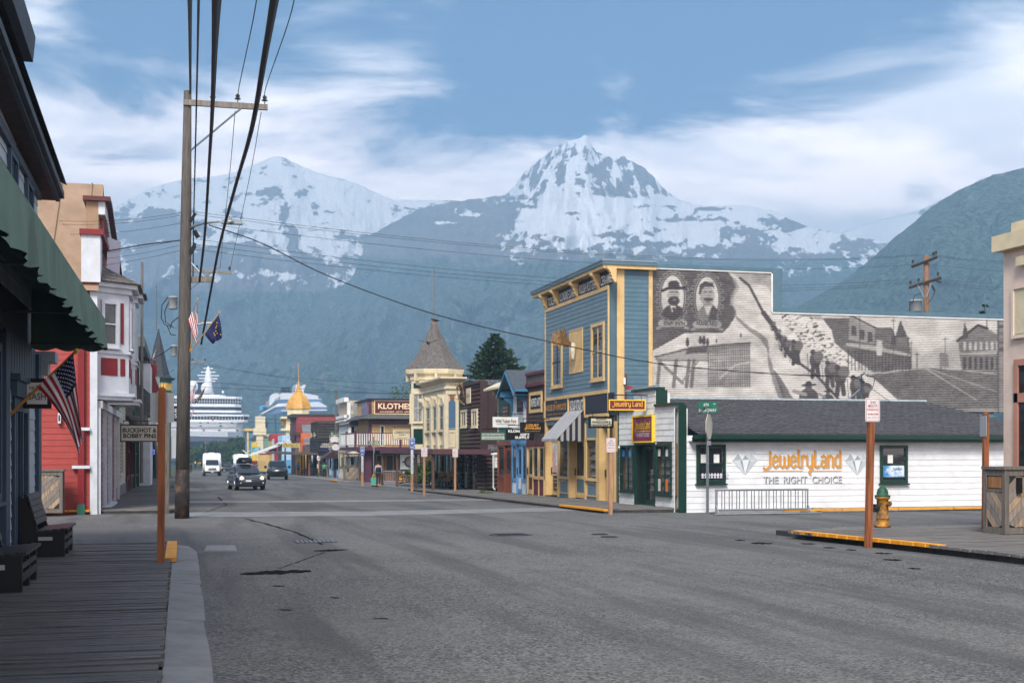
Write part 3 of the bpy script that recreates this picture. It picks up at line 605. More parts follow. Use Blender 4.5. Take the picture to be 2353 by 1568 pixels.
# the shop front: piers, show windows and three recessed doors
build('lintel', MB().fb(BF, fa0+.16, fa1-.1, zl-.24, zl-.02, -.3, .01), BLUE, b)
def pxs(x): return BF.px(*c5b(x, 1000))[0]
for x0, x1 in ((318, 350), (495, 514), (640, 660), (855, 874), (1022, 1060), (1240, 1262)): build('pier', MB().fb(BF, pxs(x0), pxs(x1), zb, zl-.24, -.75, .03), YELT, b)
for x0, x1, sd_ in ((514, 640, 3), (874, 1022, 5)):
    a0, a1 = pxs(x0), pxs(x1)
    build('stall_riser', MB().fb(BF, a0, a1, zb, zb+.82, -.75, -.02), BLUE, b); build('riser_panel', MB().frame(BF, a0+.06, a1-.06, zb+.16, zb+.74, .05, -.02, .01), YELT, b)
    wd = build('window', MB().frame(BF, a0, a1, zb+.82, zb+2.55, .09, -.02, .03).fb(BF, a0, a1, zb+.79, zb+.86, -.02, .07), YELT, b)
    build('pane', MB().fb(BF, a0+.09, a1-.09, zb+.91, zb+2.46, -.03, -.02), PANE_SHOP, wd); build('display_back', MB().fb(BF, a0, a1, zb+.82, zb+2.55, -.55, -.5), flat('#8a8278'), wd)
    shopitems(BF, (a0+.09, a1-.09, zb+.9, zb+2.4), wd, 0, 4, sd_)
    build('transom', MB().fb(BF, a0, a1, zb+2.55, zl-.24, -.1, -.01), BLUE, b)
def shopdoor(fc, a0, a1, z0, z1, d, parent, leaf, panel, gl=None):
    dr = build('door', MB().frame(fc, a0, a1, z0, z1, .13, d-.05, d, tb=.22).fb(fc, a0+.13, a1-.13, z0+.80, z0+.95, d-.05, d), leaf, parent)
    build('pane', MB().fb(fc, a0+.13, a1-.13, z0+.95, z1-.13, d-.04, d-.03), gl or PANE, dr); build('door_panel', MB().fb(fc, a0+.13, a1-.13, z0+.22, z0+.80, d-.045, d-.02), panel, dr)
    build('handle', MB().fb(fc, a0+.04, a0+.08, z0+.95, z0+1.25, d, d+.06), metal('#6b5a3a'), dr); return dr
d1 = shopdoor(BF, pxs(350), pxs(495)-.02, zb+.02, zb+2.5, -.24, b, YELT, BLUED); shopdoor(BF, pxs(662), pxs(853), zb+.02, zb+2.5, -.24, b, YELT, BLUED); shopdoor(BF, pxs(1062), pxs(1238), zb+.02, zb+2.5, -.24, b, YELT, BLUED)
q0, q1 = pxs(350), pxs(495)
POST = M('glacier poster', (.55, .62, .66), .5, .5, 1.6, dirt=.8, dcol=(.62, .18, .18), dscale=1.0, dlo=.45, dhi=.6)
build('poster', MB().fb(BF, q0+.22, q1-.12, zb+1.05, zb+2.35, -.215, -.2), POST, b); flush_sign(FaceG((16.2+.22, 0), -math.pi/2), (q0+.34, q1-.12, zb+.24, zb+.9), b, BLACK, [('ALASKAN', .1, .9, .72, .82, LAMPW, 0), ('GIFTS AND GEMS', .1, .9, .5, .58, LAMPW, 0), ('OPEN', .2, .8, .1, .25, sh('#d8c030'), .01)], d=.02)
# mural of corrugated iron
def mural_paint():
    k = 2; W, H = 1080, 450; yy, xx = np.mgrid[0:H, 0:W]; x = xx*k+40.0; y = yy*k+90.0
    n = fbm(x/60, y/30, 5, 77); nf = fbm(x/9, y/7, 3, 78); img = .84-.30*(n-.5)-.14*fbm(x/160, y/120, 3, 70)+.05
    def poly(pts, v, soft=None, mix=1.0):
        m = np.zeros(x.shape, bool); px, py = zip(*pts)
        xs = x+10*(nf-.5); ys_ = y+10*(n-.5)
        j = len(pts)-1
        for i in range(len(pts)):
            c = ((py[i] > ys_) != (py[j] > ys_)) & (xs < (px[j]-px[i])*(ys_-py[i])/(py[j]-py[i]+1e-9)+px[i]); m ^= c; j = i
        img[m] = img[m]*(1-mix)+mix*(v(x, y)[m] if callable(v) else v)
    def ell(cx, cy, rx, ry, v, mix=1.0, ring=None):
        q = ((x-cx)/rx)**2+((y-cy)/ry)**2; m = q < 1
        if ring: m &= q > ring
        img[m] = img[m]*(1-mix)+mix*v
    def line(pts, w, v, mix=1.0):
        for (a, b_) in zip(pts[:-1], pts[1:]):
            dx, dy = b_[0]-a[0], b_[1]-a[1]; t = np.clip(((x-a[0])*dx+(y-a[1])*dy)/(dx*dx+dy*dy), 0, 1); m = np.hypot(x-a[0]-t*dx, y-a[1]-t*dy) < w
            img[m] = img[m]*(1-mix)+mix*v
    poly([(520, 90), (800, 90), (800, 290), (760, 230), (660, 210), (600, 190), (540, 150)], lambda x, y: .45+.5*(n-.35), mix=.9)
    poly([(40, 90), (545, 90), (525, 150), (560, 190), (578, 230), (545, 290), (540, 340), (572, 390), (560, 430), (520, 490), (488, 518), (250, 520), (180, 560), (40, 640)], lambda x, y: .17+.18*(n-.4))
    line([(560, 190), (580, 235), (548, 290), (542, 340)], 12, .5, .6)
    for cx, cy in ((178, 300), (392, 308)):
        for a in np.linspace(0, 6.28, 22): ell(cx+92*math.cos(a), cy+158*math.sin(a), 15, 15, .42); ell(cx+92*math.cos(a), cy+158*math.sin(a), 8, 8, .16)
        ell(cx, cy, 88, 156, .12); ell(cx, cy, 84, 150, .5); ell(cx, cy, 78, 144, .15); ell(cx, cy, 70, 136, .80)
        ell(cx, cy-168, 26, 16, .4); ell(cx, cy-172, 12, 9, .15); ell(cx-60, cy+150, 22, 16, .42); ell(cx+60, cy+150, 22, 16, .42)
        line([(cx-72, cy+160), (cx+72, cy+160)], 18, .55); line([(cx-95, cy+190), (cx-60, cy+182), (cx+60, cy+182), (cx+95, cy+192)], 7, .5); line([(cx-70, cy+185), (cx+70, cy+185)], 3, .05)
    # bearded man in a hat
    poly([(112, 405), (128, 365), (160, 345), (205, 345), (240, 370), (246, 400), (215, 430), (178, 436), (140, 430)], .09); poly([(160, 335), (205, 335), (185, 400), (172, 385)], .85); poly([(176, 360), (192, 360), (190, 400), (182, 408)], .07)
    ell(185, 285, 36, 48, .56); ell(150, 285, 8, 16, .6); ell(185, 322, 36, 30, .09); ell(188, 300, 22, 8, .1); ell(188, 315, 12, 4, .4); line([(166, 268), (182, 265)], 3, .1); line([(194, 266), (212, 268)], 3, .1); line([(190, 270), (193, 292)], 2, .4)
    poly([(148, 250), (152, 210), (168, 196), (205, 200), (220, 215), (222, 250)], .06); line([(118, 258), (150, 243), (222, 243), (256, 240)], 9, .05)
    # man with a moustache
    poly([(326, 415), (345, 375), (370, 350), (420, 352), (455, 380), (466, 405), (430, 440), (392, 446), (350, 440)], .38); poly([(372, 345), (425, 345), (398, 410), (385, 395)], .8); poly([(425, 345), (462, 385), (440, 435), (398, 440)], .14)
    ell(392, 290, 46, 62, .55); poly([(340, 280), (345, 225), (380, 202), (425, 210), (440, 250), (425, 235), (380, 232), (358, 250), (352, 285)], .10); ell(400, 312, 30, 11, .12); ell(398, 330, 16, 5, .4); line([(374, 268), (392, 265)], 3, .12); line([(405, 266), (422, 268)], 3, .12); line([(402, 272), (406, 298)], 2, .4); ell(395, 345, 30, 10, .4, .5)
    # ridge in wash
    poly([(548, 345), (580, 420), (650, 480), (720, 520), (765, 560), (778, 640), (800, 740), (850, 840), (880, 940), (840, 940), (800, 830), (770, 720), (762, 620), (720, 560), (640, 500), (575, 440)], .30, mix=.75)
    poly([(765, 640), (790, 700), (850, 840), (900, 940), (1150, 940), (1000, 790), (900, 700), (840, 650)], .9, mix=.6); poly([(800, 740), (850, 800), (930, 940), (865, 940)], .18, mix=.8)
    # wharf
    poly([(65, 668), (300, 600), (660, 575), (660, 600), (400, 640), (395, 690), (95, 690)], .55); line([(65, 668), (300, 612), (660, 580)], 5, .2); line([(95, 690), (395, 690)], 4, .25)
    poly([(270, 610), (400, 595), (390, 640), (260, 650)], .16)
    for px_ in range(400, 660, 14): line([(px_, 600-(px_-400)*.06), (px_+2, 850)], 4.5, .18, .8)
    for py_ in range(640, 840, 22): line([(400, py_), (650, py_-12)], 3, .3, .6)
    for px_ in (90, 190, 270, 300): line([(px_+10, 690), (px_-6, 850)], 11, .22, .85)
    line([(80, 680), (240, 830)], 9, .38); line([(340, 690), (230, 830)], 5, .4); line([(470, 800), (560, 720), (650, 700)], 6, .7)
    for px_, py_, s in ((270, 600, 1), (350, 585, .9), (372, 590, 1), (395, 595, .8), (450, 580, .5), (600, 545, .5)): ell(px_, py_-20*s, 12*s, 24*s, .10); ell(px_, py_-46*s, 7*s, 8*s, .12)
    # the trail and the snow slope
    poly([(800, 385), (1080, 385), (1110, 430), (1160, 500), (1170, 580), (1250, 640), (1400, 790), (1580, 940), (1300, 940), (1000, 560)], .88)
    g = (fbm(x/16+y/40, y/9, 4, 90) > .60) & (x > 850+.1*(y-390)) & (y > 385) & (x-1180 < .9*(y-580)) & (x > 880+1.0*(y-390)-90) & (y < 720); img[g] = .2
    poly([(840, 385), (1090, 385), (1115, 440), (1080, 440), (960, 410)], .4, mix=.6)
    line([(595, 180), (650, 225), (690, 300), (740, 395), (800, 475), (850, 560), (895, 640), (960, 705), (1060, 775), (1180, 900), (1210, 935)], 8, .12); line([(740, 395), (800, 475), (850, 560), (895, 640), (950, 700)], 15, .12)
    rr = random.Random(4)
    for px_, py_, s in ((800, 470, .5), (830, 520, .6), (860, 570, .8), (885, 600, .9), (940, 620, 1.3), (1060, 690, 1.45), (1150, 755, 1.4), (1215, 790, 1.6), (1310, 850, 1.5), (1370, 880, 1.2)):
        ell(px_, py_, 24*s, 34*s, .16); ell(px_+14*s, py_-18*s, 22*s, 24*s, .30); ell(px_-10*s, py_-36*s, 11*s, 11*s, .10); line([(px_-8*s, py_+20*s), (px_-12*s, py_+70*s)], 9*s, .10); line([(px_+8*s, py_+20*s), (px_+14*s, py_+66*s)], 9*s, .10); line([(px_-34*s, py_-30*s), (px_-28*s, py_+60*s)], 2.2, .2)
    for px_, py_, s in ((1020, 900, 1.3), (1140, 915, .8)): ell(px_, py_+14, 46*s, 40*s, .14); ell(px_, py_-34*s, 16*s, 18*s, .2); line([(px_-28*s, py_-44*s), (px_+30*s, py_-46*s)], 5*s, .05); ell(px_, py_-52*s, 15*s, 12*s, .06); line([(px_-70*s, py_-20), (px_-20, py_)], 9*s, .5)
    # main street
    poly([(1100, 420), (1270, 405), (1700, 440), (2200, 440), (2200, 760), (1650, 740), (1300, 660)], lambda x, y: .80-.22*np.clip((y-560)/200, 0, 1)-.12*(n-.5))
    poly([(1650, 700), (1800, 620), (1960, 540), (1960, 745), (1650, 745)], .62, mix=.6)
    poly([(1740, 735), (1400, 780), (1480, 850), (1580, 940), (1640, 1010), (2200, 1010), (2200, 780), (1960, 750)], lambda x, y: .26+.16*(n-.4)+.1*(nf-.5)); line([(1740, 737), (2060, 935)], 4, .55); line([(1745, 735), (2190, 885)], 3.5, .5); line([(1430, 770), (1740, 735)], 4, .6)
    poly([(1105, 428), (1268, 428), (1275, 405), (1420, 485), (1530, 490), (1560, 540), (1640, 548), (1660, 740), (1420, 765), (1260, 650), (1180, 580), (1160, 500)], lambda x, y: .24+.16*(n-.4)); poly([(1270, 408), (1430, 492), (1430, 590), (1268, 560)], .48); line([(1270, 405), (1440, 490), (1530, 490), (1550, 530)], 4, .08); poly([(1250, 580), (1440, 600), (1650, 650), (1650, 665), (1440, 630), (1250, 600)], .6)
    for px_, py_ in ((1300, 510), (1350, 535), (1400, 550), (1545, 570), (1590, 575)): poly([(px_-14, py_-34), (px_+14, py_-30), (px_+14, py_+26), (px_-14, py_+24)], .12); line([(px_, py_-30), (px_, py_+24)], 2, .5)
    for px_ in range(1265, 1650, 21): line([(px_, 620+(px_-1265)*.12), (px_, 750)], 4, .07, .8)
    poly([(1440, 560), (1475, 570), (1475, 660), (1440, 655)], .75)
    poly([(1555, 545), (1588, 440), (1632, 545)], .16); poly([(1565, 545), (1625, 545), (1622, 600), (1568, 600)], .3)
    for px_, t in ((1545, 430), (1635, 540), (1655, 570), (1690, 640), (1865, 545), (1840, 640), (2122, 405), (1335, 400)): line([(px_, t), (px_, 740)], 2.4, .15); line([(px_-14, t+14), (px_+14, t+12)], 2, .2)
    poly([(1945, 565), (2068, 470), (2120, 490), (2200, 540), (2200, 775), (1965, 748)], lambda x, y: .34+.2*(n-.4)); line([(1940, 568), (2068, 472), (2125, 492)], 8, .08); poly([(1965, 562), (1986, 452), (2010, 548)], .14); poly([(1960, 640), (2200, 630), (2200, 650), (1960, 655)], .6)
    for px_ in range(1985, 2190, 34): poly([(px_-8, 575), (px_+8, 575), (px_+8, 625), (px_-8, 625)], .78); poly([(px_-9, 668), (px_+9, 668), (px_+9, 745), (px_-9, 745)], .10)
    poly([(1830, 660), (1855, 640), (1885, 660), (1885, 730), (1830, 730)], .4)
    poly([(2186, 90), (2300, 90), (2300, 990), (2186, 990)], .2)
    # soft wash and fine brushwork over the drawing
    for ax in (0, 1): img = (img+np.roll(img, 1, ax)+np.roll(img, -1, ax))/3
    hatch = fbm(x/5+y/11, y/4, 3, 79)
    return img*(1-.17*np.clip((fbm(x/110, y/70, 4, 81)-.42)*3, 0, 1))+.13*(nf-.5)+.16*(hatch-.5)
def mural():
    img = mural_paint(); x0, x1 = su3+.01, 34.4; nx, wv, m = 380, .0726, 6; z0, z1 = 3.25, 8.80; nz_ = int((z1-z0)/wv*m)
    xs = np.linspace(x0, x1, nx); zs = np.linspace(z0, z1, nz_); XX, ZZ = np.meshgrid(xs, zs); dp = .012*np.sin(2*np.pi*ZZ/wv)
    Y = BS.p-.03-dp; d = Y*CT+XX*ST; U = CX+F*(XX*CT-Y*ST)/d; V = HY-F*(ZZ-EZ)/d      # where the painted detail was measured
    px_ = (U*1.4881-2200)*1.81; py_ = (V*1.4881-850)*1.81
    iu = np.clip(((px_-40)/2).astype(int), 0, img.shape[1]-1); iv = np.clip(((py_-90)/2).astype(int), 0, img.shape[0]-1); g = np.clip(img[iv, iu], .03, .95)
    dark, light = np.array([.036, .029, .033]), np.array([.65, .61, .56]); col = dark+(light-dark)*(g**1.5)[..., None]
    idx = np.arange(nx*nz_).reshape(nz_, nx); q = np.stack([idx[:-1, :-1], idx[:-1, 1:], idx[1:, 1:], idx[1:, :-1]], -1)
    keep = ~((XX[:-1, 1:] > 23.12) & (ZZ[1:, 1:] > 7.20)); q = q[keep]
    me = bpy.data.meshes.new('mural_panel'); o = bpy.data.objects.new('mural_panel', me)
    off = origin(b); me.from_pydata(np.stack([XX-off.x, Y-off.y, ZZ-off.z], -1).reshape(-1, 3).tolist(), [], q.tolist())
    ca = me.color_attributes.new('paint', 'FLOAT_COLOR', 'POINT'); ca.data.foreach_set('color', np.concatenate([col, np.ones(col.shape[:2]+(1,))], -1).reshape(-1).astype(np.float32))
    m_ = bpy.data.materials.new('mural paint'); m_.use_nodes = True; t = m_.node_tree; a = t.nodes.new('ShaderNodeAttribute'); a.attribute_name = 'paint'; t.links.new(a.outputs['Color'], t.nodes['Principled BSDF'].inputs['Base Color']); t.nodes['Principled BSDF'].inputs['Roughness'].default_value = .55
    me.materials.append(m_); me.polygons.foreach_set('use_smooth', [True]*len(me.polygons)); link(o, b)
mural()
INK = sh('#2a252b')
for t, x0, x1 in (('SOAPY SMITH', 120, 250), ('FRANK REID', 325, 452)): r = RC(BS, c6, x0, 448, x1, 476); letter(t, BS, *r[:2], *r[2:], .056, INK, b, 0)
build('parapet_cap', MB().fb(BS, su3, 23.15, 8.82, 8.98, -.3, .08), BLUED, b); build('parapet_cap', MB().fb(BS, 23.15, 23.55, 7.22, 8.98, -.3, .08), BLUED, b); build('parapet_cap', MB().fb(BS, 23.55, 34.5, 7.22, 7.40, -.3, .08), BLUED, b)
build('flashing', MB().fb(BS, su3, 23.10, 8.77, 8.815, 0, .07).fb(BS, 23.12, 34.4, 7.165, 7.215, 0, .07).fb(BS, 23.08, 23.145, 7.215, 8.77, 0, .07), WHITE, b)
build('roof', MB().add([(23.6, 48, 7.45), (34, 48, 7.38), (34, 55.5, 7.4), (23.6, 55.5, 8.0), (23.6, 48, 7.2), (34, 48, 7.2), (34, 55.5, 7.2), (23.6, 55.5, 7.2)], [(0, 1, 2, 3), (4, 5, 1, 0), (5, 6, 2, 1), (6, 7, 3, 2), (7, 4, 0, 3)]), GREYM, b)
build('alarm_box', MB().fb(BS, *RC(BS, c7, 263, 52, 298, 88), .02, .12), paint('#a03038'), b); build('meter_box', MB().fb(BS, *RC(BS, c5, 541, 728, 551, 765), .02, .14), LAMPW, b); build('conduit', MB().tube([(BS.px(*c5(555, 705))[0], 46.6, BS.px(*c5(555, 705))[1]), (BS.px(*c5(555, 705))[0], 46.6, 2.2)], .035), wood('#6a4030'), b)
# striped awning
ya, yb_ = -pxs(868), -pxs(640); zt_, z_ = 3.30, 2.12; aw = MB(); n = 26
for i in range(n):
    aw.cur = i % 2; p, q = yb_+(ya-yb_)*i/n, yb_+(ya-yb_)*(i+1)/n
    aw.quad((16.12, p, zt_), (16.12, q, zt_), (15.0, q, z_), (15.0, p, z_)); aw.quad((15.0, p, z_), (15.0, q, z_), (15.0, q, z_-.10-.03*(i % 2)), (15.0, p, z_-.10-.03*(i % 2)))
awn = build('awning', aw, [flat('#d9d7d6'), flat('#232027')], b)
for y in (ya, yb_):
    e = MB(); n2 = 9
    for i in range(n2):
        e.cur = i % 2; f0, f1 = i/n2, (i+1)/n2; x0, x1 = 16.12-1.12*f0, 16.12-1.12*f1; s = .06*abs(math.sin(f0*9.4)); s1 = .06*abs(math.sin(f1*9.4))
        e.quad((x0, y, zt_-(zt_-z_)*f0), (x1, y, zt_-(zt_-z_)*f1), (x1, y, z_-.06-s1), (x0, y, z_-.06-s))
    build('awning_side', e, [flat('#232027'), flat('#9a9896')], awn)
# moose skull on the panel
mz = pr[3]-.75; my = -(pr[0]+pr[1])/2; ms = thing('moose_skull', 'bleached moose skull with broad palmed antlers on the mustard panel', 'skull', (16.15, my, mz))
BONE = M('bone', '#cfc6b2', .7, .2, 6); k = MB().lathe([(.03, -.55), (.07, -.5), (.09, -.3), (.13, -.05), (.12, .1), (.05, .18)], (16.02, my, mz), 10, sq=.8); build('skull', k, BONE, ms, True)
for s in (-1, 1):
    f = FaceG((16.0, my), 0); f.ex = Vector((-.80, -s*.60, 0)); f.en = Vector((-.3, s*.4, 0)); an = MB().prism(f, [(.06*k_, mz+z_) for k_, z_ in ((1, .05), (5, .0), (8, .10), (10, -.1), (11.5, .12), (15, .02), (14, .26), (17.5, .32), (14.5, .44), (15.5, .68), (11.5, .56), (10, .84), (8, .55), (4.5, .30), (1, .14))], 0, .05); build('antler', an, M('antler', '#86663f', .7, .4, 9), ms)
# ================= white jeweller =================
JF = Face('R', 15.9); JS = Face('C', 38.8); zj = gz(39)+.05
j = thing('jewelry_store', 'low white clapboard jewelry store on the corner with dark green trim and stepped front', 'building', (15.9, 42, zj))
def ja(x, y=700): return JF.px(*c7(x, y))[0]
e0, e1 = ja(185), ja(712); s1, s2 = ja(330), ja(535)
zL = JF.px(*c7(260, 295))[1]; zC = JF.px(*c7(430, 100))[1]; zR = JF.px(*c7(640, 240))[1]
build('wall_core', MB().box(16.45, 30.0, 38.86, 44.3, zj-.4, 2.1).box(16.06, 16.4, -s1, -e0, zj-.4, zL-.1).box(16.06, 16.4, -s2, -s1, 1.9, zC-.1).box(16.06, 16.4, -e1+.12, -s2, zj-.4, zR-.1), WHITE, j)
wl, wr2 = RC(JF, c7, 205, 612, 333, 1055), RC(JF, c7, 540, 600, 692, 1090); dr_ = (ja(342), ja(527), zj-.02, JF.px(*c7(430, 605))[1])
hl = [wl, wr2, dr_]
FJ2 = FaceG((16.06, 0), -math.pi/2)
siding(JF, e0, s1, zj-.1, zL, .205, WHITE, j, holes=hl, zoff=1); siding(JF, s1+.004, s2-.004, zj-.1, zC, .205, WHITE, j, holes=hl); siding(JF, s2, e1, zj-.1, zR, .205, WHITE, j, holes=hl)
for a0, a1, z in ((e0-.06, s1, zL), (s1-.05, s2+.05, zC), (s2+.05, e1+.1, zR)): build('parapet_cap', MB().fb(JF, a0, a1, z, z+.09, -.3, .12), DGREEN, j)
build('parapet_end', MB().fb(Face('C', -s2), 15.88, 16.3, zR, zC, 0, .03), DGREEN, j); build('corner_board', MB().fb(JS, 15.86, 16.12, zj-.1, zR, -.02, .06), DGREEN, j); build('corner_board', MB().fb(JF, e0-.05, e0+.04, zj-.1, zL, -.05, .05), DGREEN, j)
for r, sd_ in ((wl, 11), (wr2, 12)):
    wd = window(JF, r, j, DGREEN, t=.08, nx=2, nz=1, d=.05, pane=PANE_SHOP, inset=-.03); niche(JF, r, j, .5, wood('#8a6845')); shopitems(JF, (r[0]+.08, r[1]-.08, r[2]+.08, r[3]-.2), wd, -.02, 5, sd_)
    mid = (r[0]+r[1])/2
    for (a, c_, zz) in ((r[0]+.10, '#2f77b8', 1), (mid+.06, '#58a8cf', 1)) if r is wl else ((r[0]+.10, '#d8d4cc', 1), (mid+.06, '#d8d4cc', 1), (r[0]+.1, '#d0ccc4', 0), (mid+.05, '#d4722c', 0)):
        z = r[3]-.42 if zz else r[2]+.12; build('notice', MB().fb(JF, a, a+.22, z, z+(.24 if zz else .42), -.012, -.004), sh(c_), wd)
a0, a1, z0, z1 = dr_
niche(JF, (a0, a1, z0, z1), j, .9, flat('#17191b')); build('door_casing', MB().frame(JF, a0-.06, a1+.06, z0-.05, z1+.1, .12, -.05, .05, tb=.05), DGREEN, j)
dd = build('door', MB().frame(JF, a0+.32, a1-.08, z0+.02, z1-.06, .10, -.24, -.18, tb=.25), DGREEN, j); build('pane', MB().fb(JF, a0+.42, a1-.18, z0+.27, z1-.16, -.225, -.215), PANE_SHOP, dd); build('side_panel', MB().fb(JF, a0+.06, a0+.30, z0, z1-.06, -.3, -.18), DGREEN, j); shopitems(JF, (a0+.44, a1-.2, z0+.55, z1-.75), dd, -.22, 3, 8)
WINE = paint('#7c1e46', .4); GOLD = flat('#f0c814')
fs = flush_sign(JF, RC(JF, c7, 338, 350, 522, 572), j, WINE, [('THE RIGHT CHOICE', .16, .86, .18, .34, LAMPW, .0)], d=.10, frame=GOLD, ft=.05)
r = RC(JF, c7, 338, 350, 522, 572); stroke_word('Jewelry Land', JF, r[0]+.12*(r[1]-r[0]), r[0]+.9*(r[1]-r[0]), r[2]+.36*(r[3]-r[2]), r[2]+.84*(r[3]-r[2]), .108, GOLD, fs); build('underline', MB().fb(JF, r[0]+.12*(r[1]-r[0]), r[0]+.9*(r[1]-r[0]), r[2]+.40*(r[3]-r[2]), r[2]+.425*(r[3]-r[2]), .10, .107), GOLD, fs)
# side wall along the avenue
jw = [RC(JS, c7, 908, 605, 1182, 972), RC(JS, c8, 1265, 462, 1460, 733)]
zE = JS.px(*c7(1500, 555))[1]
siding(JS, 16.12, 30.2, zj-.15, zE+.12, .21, paint('#e2e2e2', dirt=.12), j, split=5)
for i, r in enumerate(jw):
    wd = window(JS, r, j, DGREEN, t=.10, nx=1, nz=2, d=.07, pane=glass('dark window glass', (.015, .016, .02)))
    zz = (r[2]+r[3])/2
    for k in (0, 1, 2) if i == 0 else (1,): x = r[0]+.16+k*.46 if i == 0 else r[0]+.3; build('notice', MB().fb(JS, x, x+.2, zz+.04, zz+.32, .046, .05), LAMPW, wd)
    if i == 0:
        it = MB()
        for k in range(9): it.lathe([(.05, 0), (.03, .05), (.06, .1), (.02, .16)], (r[0]+.22+k*.11, 38.74, r[2]+.18), 7, sq=.2)
        build('display_stand', it, flat('#cfcbd6'), wd)['kind'] = 'stuff'
    else:
        p = build('poster', MB().fb(JS, r[0]+.12, r[1]-.12, r[2]+.22, zz-.04, .046, .05), M('mountain poster', '#3f8fc8', .5, .3, 2, dirt=.9, dcol=(.7, .75, .8), dscale=1.6, dlo=.42, dhi=.55), wd); letter('Alaska Beads', JS, r[0]+.5, r[1]-.2, zz-.2, zz-.1, .054, INK, p)
ORG = flat('#d8921c'); GREYP = flat('#8d8c8c'); LGREY = flat('#bfc0c2')
r = RC(JS, c7, 1548, 658, 2280, 888); stroke_word('JewelryLand', JS, r[0]+.04, r[1]+.04, r[2]-.04, r[3]-.04, .040, flat('#a9a8aa'), j, .165, 'painted_lettering'); stroke_word('JewelryLand', JS, r[0], r[1], r[2], r[3], .046, ORG, j, .165, 'painted_lettering')
for x0, x1 in ((1538, 1918), (1990, 2280)): q = RC(JS, c7, x0, 852, x1, 859); build('painted_rule', MB().fb(JS, *q, .03, .042), ORG, j)
r = RC(JS, c7, 1538, 903, 2280, 965); letter('THE  RIGHT  CHOICE', JS, r[0]+.03, r[1]+.03, r[2]-.03, r[3]-.03, .040, flat('#77767a'), j, .02, name='painted_lettering'); letter('THE  RIGHT  CHOICE', JS, r[0], r[1], r[2], r[3], .045, flat('#d5d5d7'), j, -.005, name='painted_lettering')
def diamond(c, x0, x1, y0, y1):
    T = lambda fx, fy: JS.px(*c(x0+(x1-x0)*fx, y0+(y1-y0)*fy)); P = {k: T(*v) for k, v in dict(a=(.22, 0), b=(.72, 0), c=(1, .30), d=(.5, 1), e=(0, .34), f=(.38, .30), g=(.66, .28), h=(.5, .08), i=(.3, .36), k=(.72, .36)).items()}
    D = build('painted_diamond', MB().prism(JS, [P[q] for q in 'abcde'], .03, .040), flat('#d6d8da'), j)
    for q, m in (('afe', '#aeb4b8'), ('afh', '#e6e8ea'), ('bgc', '#c4c9cc'), ('hfg', '#9aa3a8'), ('eid', '#c9cfd2'), ('fid', '#8b959b'), ('fgd', '#dde0e2'), ('gkd', '#9ea7ac'), ('kcd', '#b9c0c4')): build('facet', MB().add([JS.w(*P[x], .0435) for x in q], [(0, 1, 2)]), flat(m), D)
diamond(c7, 1253, 1488, 690, 893); diamond(c8, 1020, 1188, 523, 677)
# roof with its shingles, eave and green gutter
ez_, rz_ = 2.17, 3.52; ra = [(16.4, 38.42, ez_), (30.4, 38.42, ez_), (28.0, 43.4, rz_), (16.4, 43.4, rz_)]
rf = build('roof', MB().add(ra+[(30.4, 38.42, ez_-.08), (16.4, 38.42, ez_-.08), (30.4, 46.6, ez_), (16.4, 46.6, rz_-.3)], [(0, 1, 2, 3), (5, 4, 1, 0), (1, 6, 2), (3, 2, 6, 7)]), SLATE, j)
shingles([Vector(p)+Vector((0, 0, .012)) for p in ra], 34, 44, SLATE, rf, seed=4)
build('ridge_cap', MB().hexa([(16.4, 43.25, rz_), (28, 43.25, rz_), (28, 43.55, rz_), (16.4, 43.55, rz_), (16.4, 43.3, rz_+.07), (28, 43.3, rz_+.07), (28, 43.5, rz_+.07), (16.4, 43.5, rz_+.07)]), M('pale ridge shingle', '#8f9a9c', .8, .3, 8), rf)
build('gutter', MB().box(16.2, 30.5, 38.28, 38.42, ez_-.16, ez_-.02), DGREEN, j); build('fascia', MB().box(16.2, 30.5, 38.43, 38.47, ez_-.26, ez_-.09), DGREEN, j); build('soffit', MB().box(16.2, 30.4, 38.47, 38.78, ez_-.24, ez_-.20), WHITE, j)
build('security_camera', MB().ball((15.84, -e0-.2, 1.75), .06, 8).tube([(15.9, -e0-.2, 1.78), (15.8, -e0-.25, 1.72)], .04), LAMPW, j); build('conduit', MB().tube([(15.85, -e0-.15, 1.7), (15.85, -e0-.15, .8), (15.85, -e0-.4, .75)], .02), GREYM, j)
build('access_panel', MB().add([(15.7, 43.6, zC+.05), (16.6, 42.6, zC+.05), (16.7, 42.7, zC+.28), (15.8, 43.7, zC+.12)], [(0, 1, 2, 3)]), GREYM, j)
tag(build('wood_fence', MB().fb(Face('R', 16.25), -46.6, -45.1, zj-.2, 1.6, -.05, 0), wood('#6a6560'), loc=(16.25, 45.9, zj)), 'weathered grey board fence closing the gap beside the blue shop', 'fence')
# ================= shops between blue shop and log house =================
zs = gz(60)+.13
def shopbox(name, label, u0, u1, zt, wall, X=16.2, depth=8, zg=None, Yg=60, cat='building'):
    Y1, Y0 = onX(X, u0)[0], onX(X, u1)[0]; o = thing(name, label, cat, (X, (Y0+Y1)/2, gz(Yg)+.12)); fc = Face('R', X)
    build('wall', MB().box(X+.03, X+depth, Y0+.02, Y1-.02, gz(Yg)-.3, zt), wall, o); return o, fc, -Y1, -Y0
SHAKE = M('dark cedar shake', '#4a3c35', .85, .45, 6, bump=.3)
z4 = Face('R', 16.2).px(*c4(1080, 600))[1]
o, fc, a0, a1 = shopbox('shingled_shop', 'narrow dark shingled shop with maroon cornice between blue shop and white gabled shop', 1212, 1253, Face('R', 16.2).px(*c4(1080, 605))[1], SHAKE)
zt = Face('R', 16.2).px(*c4(1080, 605))[1]; zs1 = Face('R', 16.2).px(*c4(1080, 1140))[1]; zz = Face('R', 16.2).px(*c4b(1160, 300))[1]
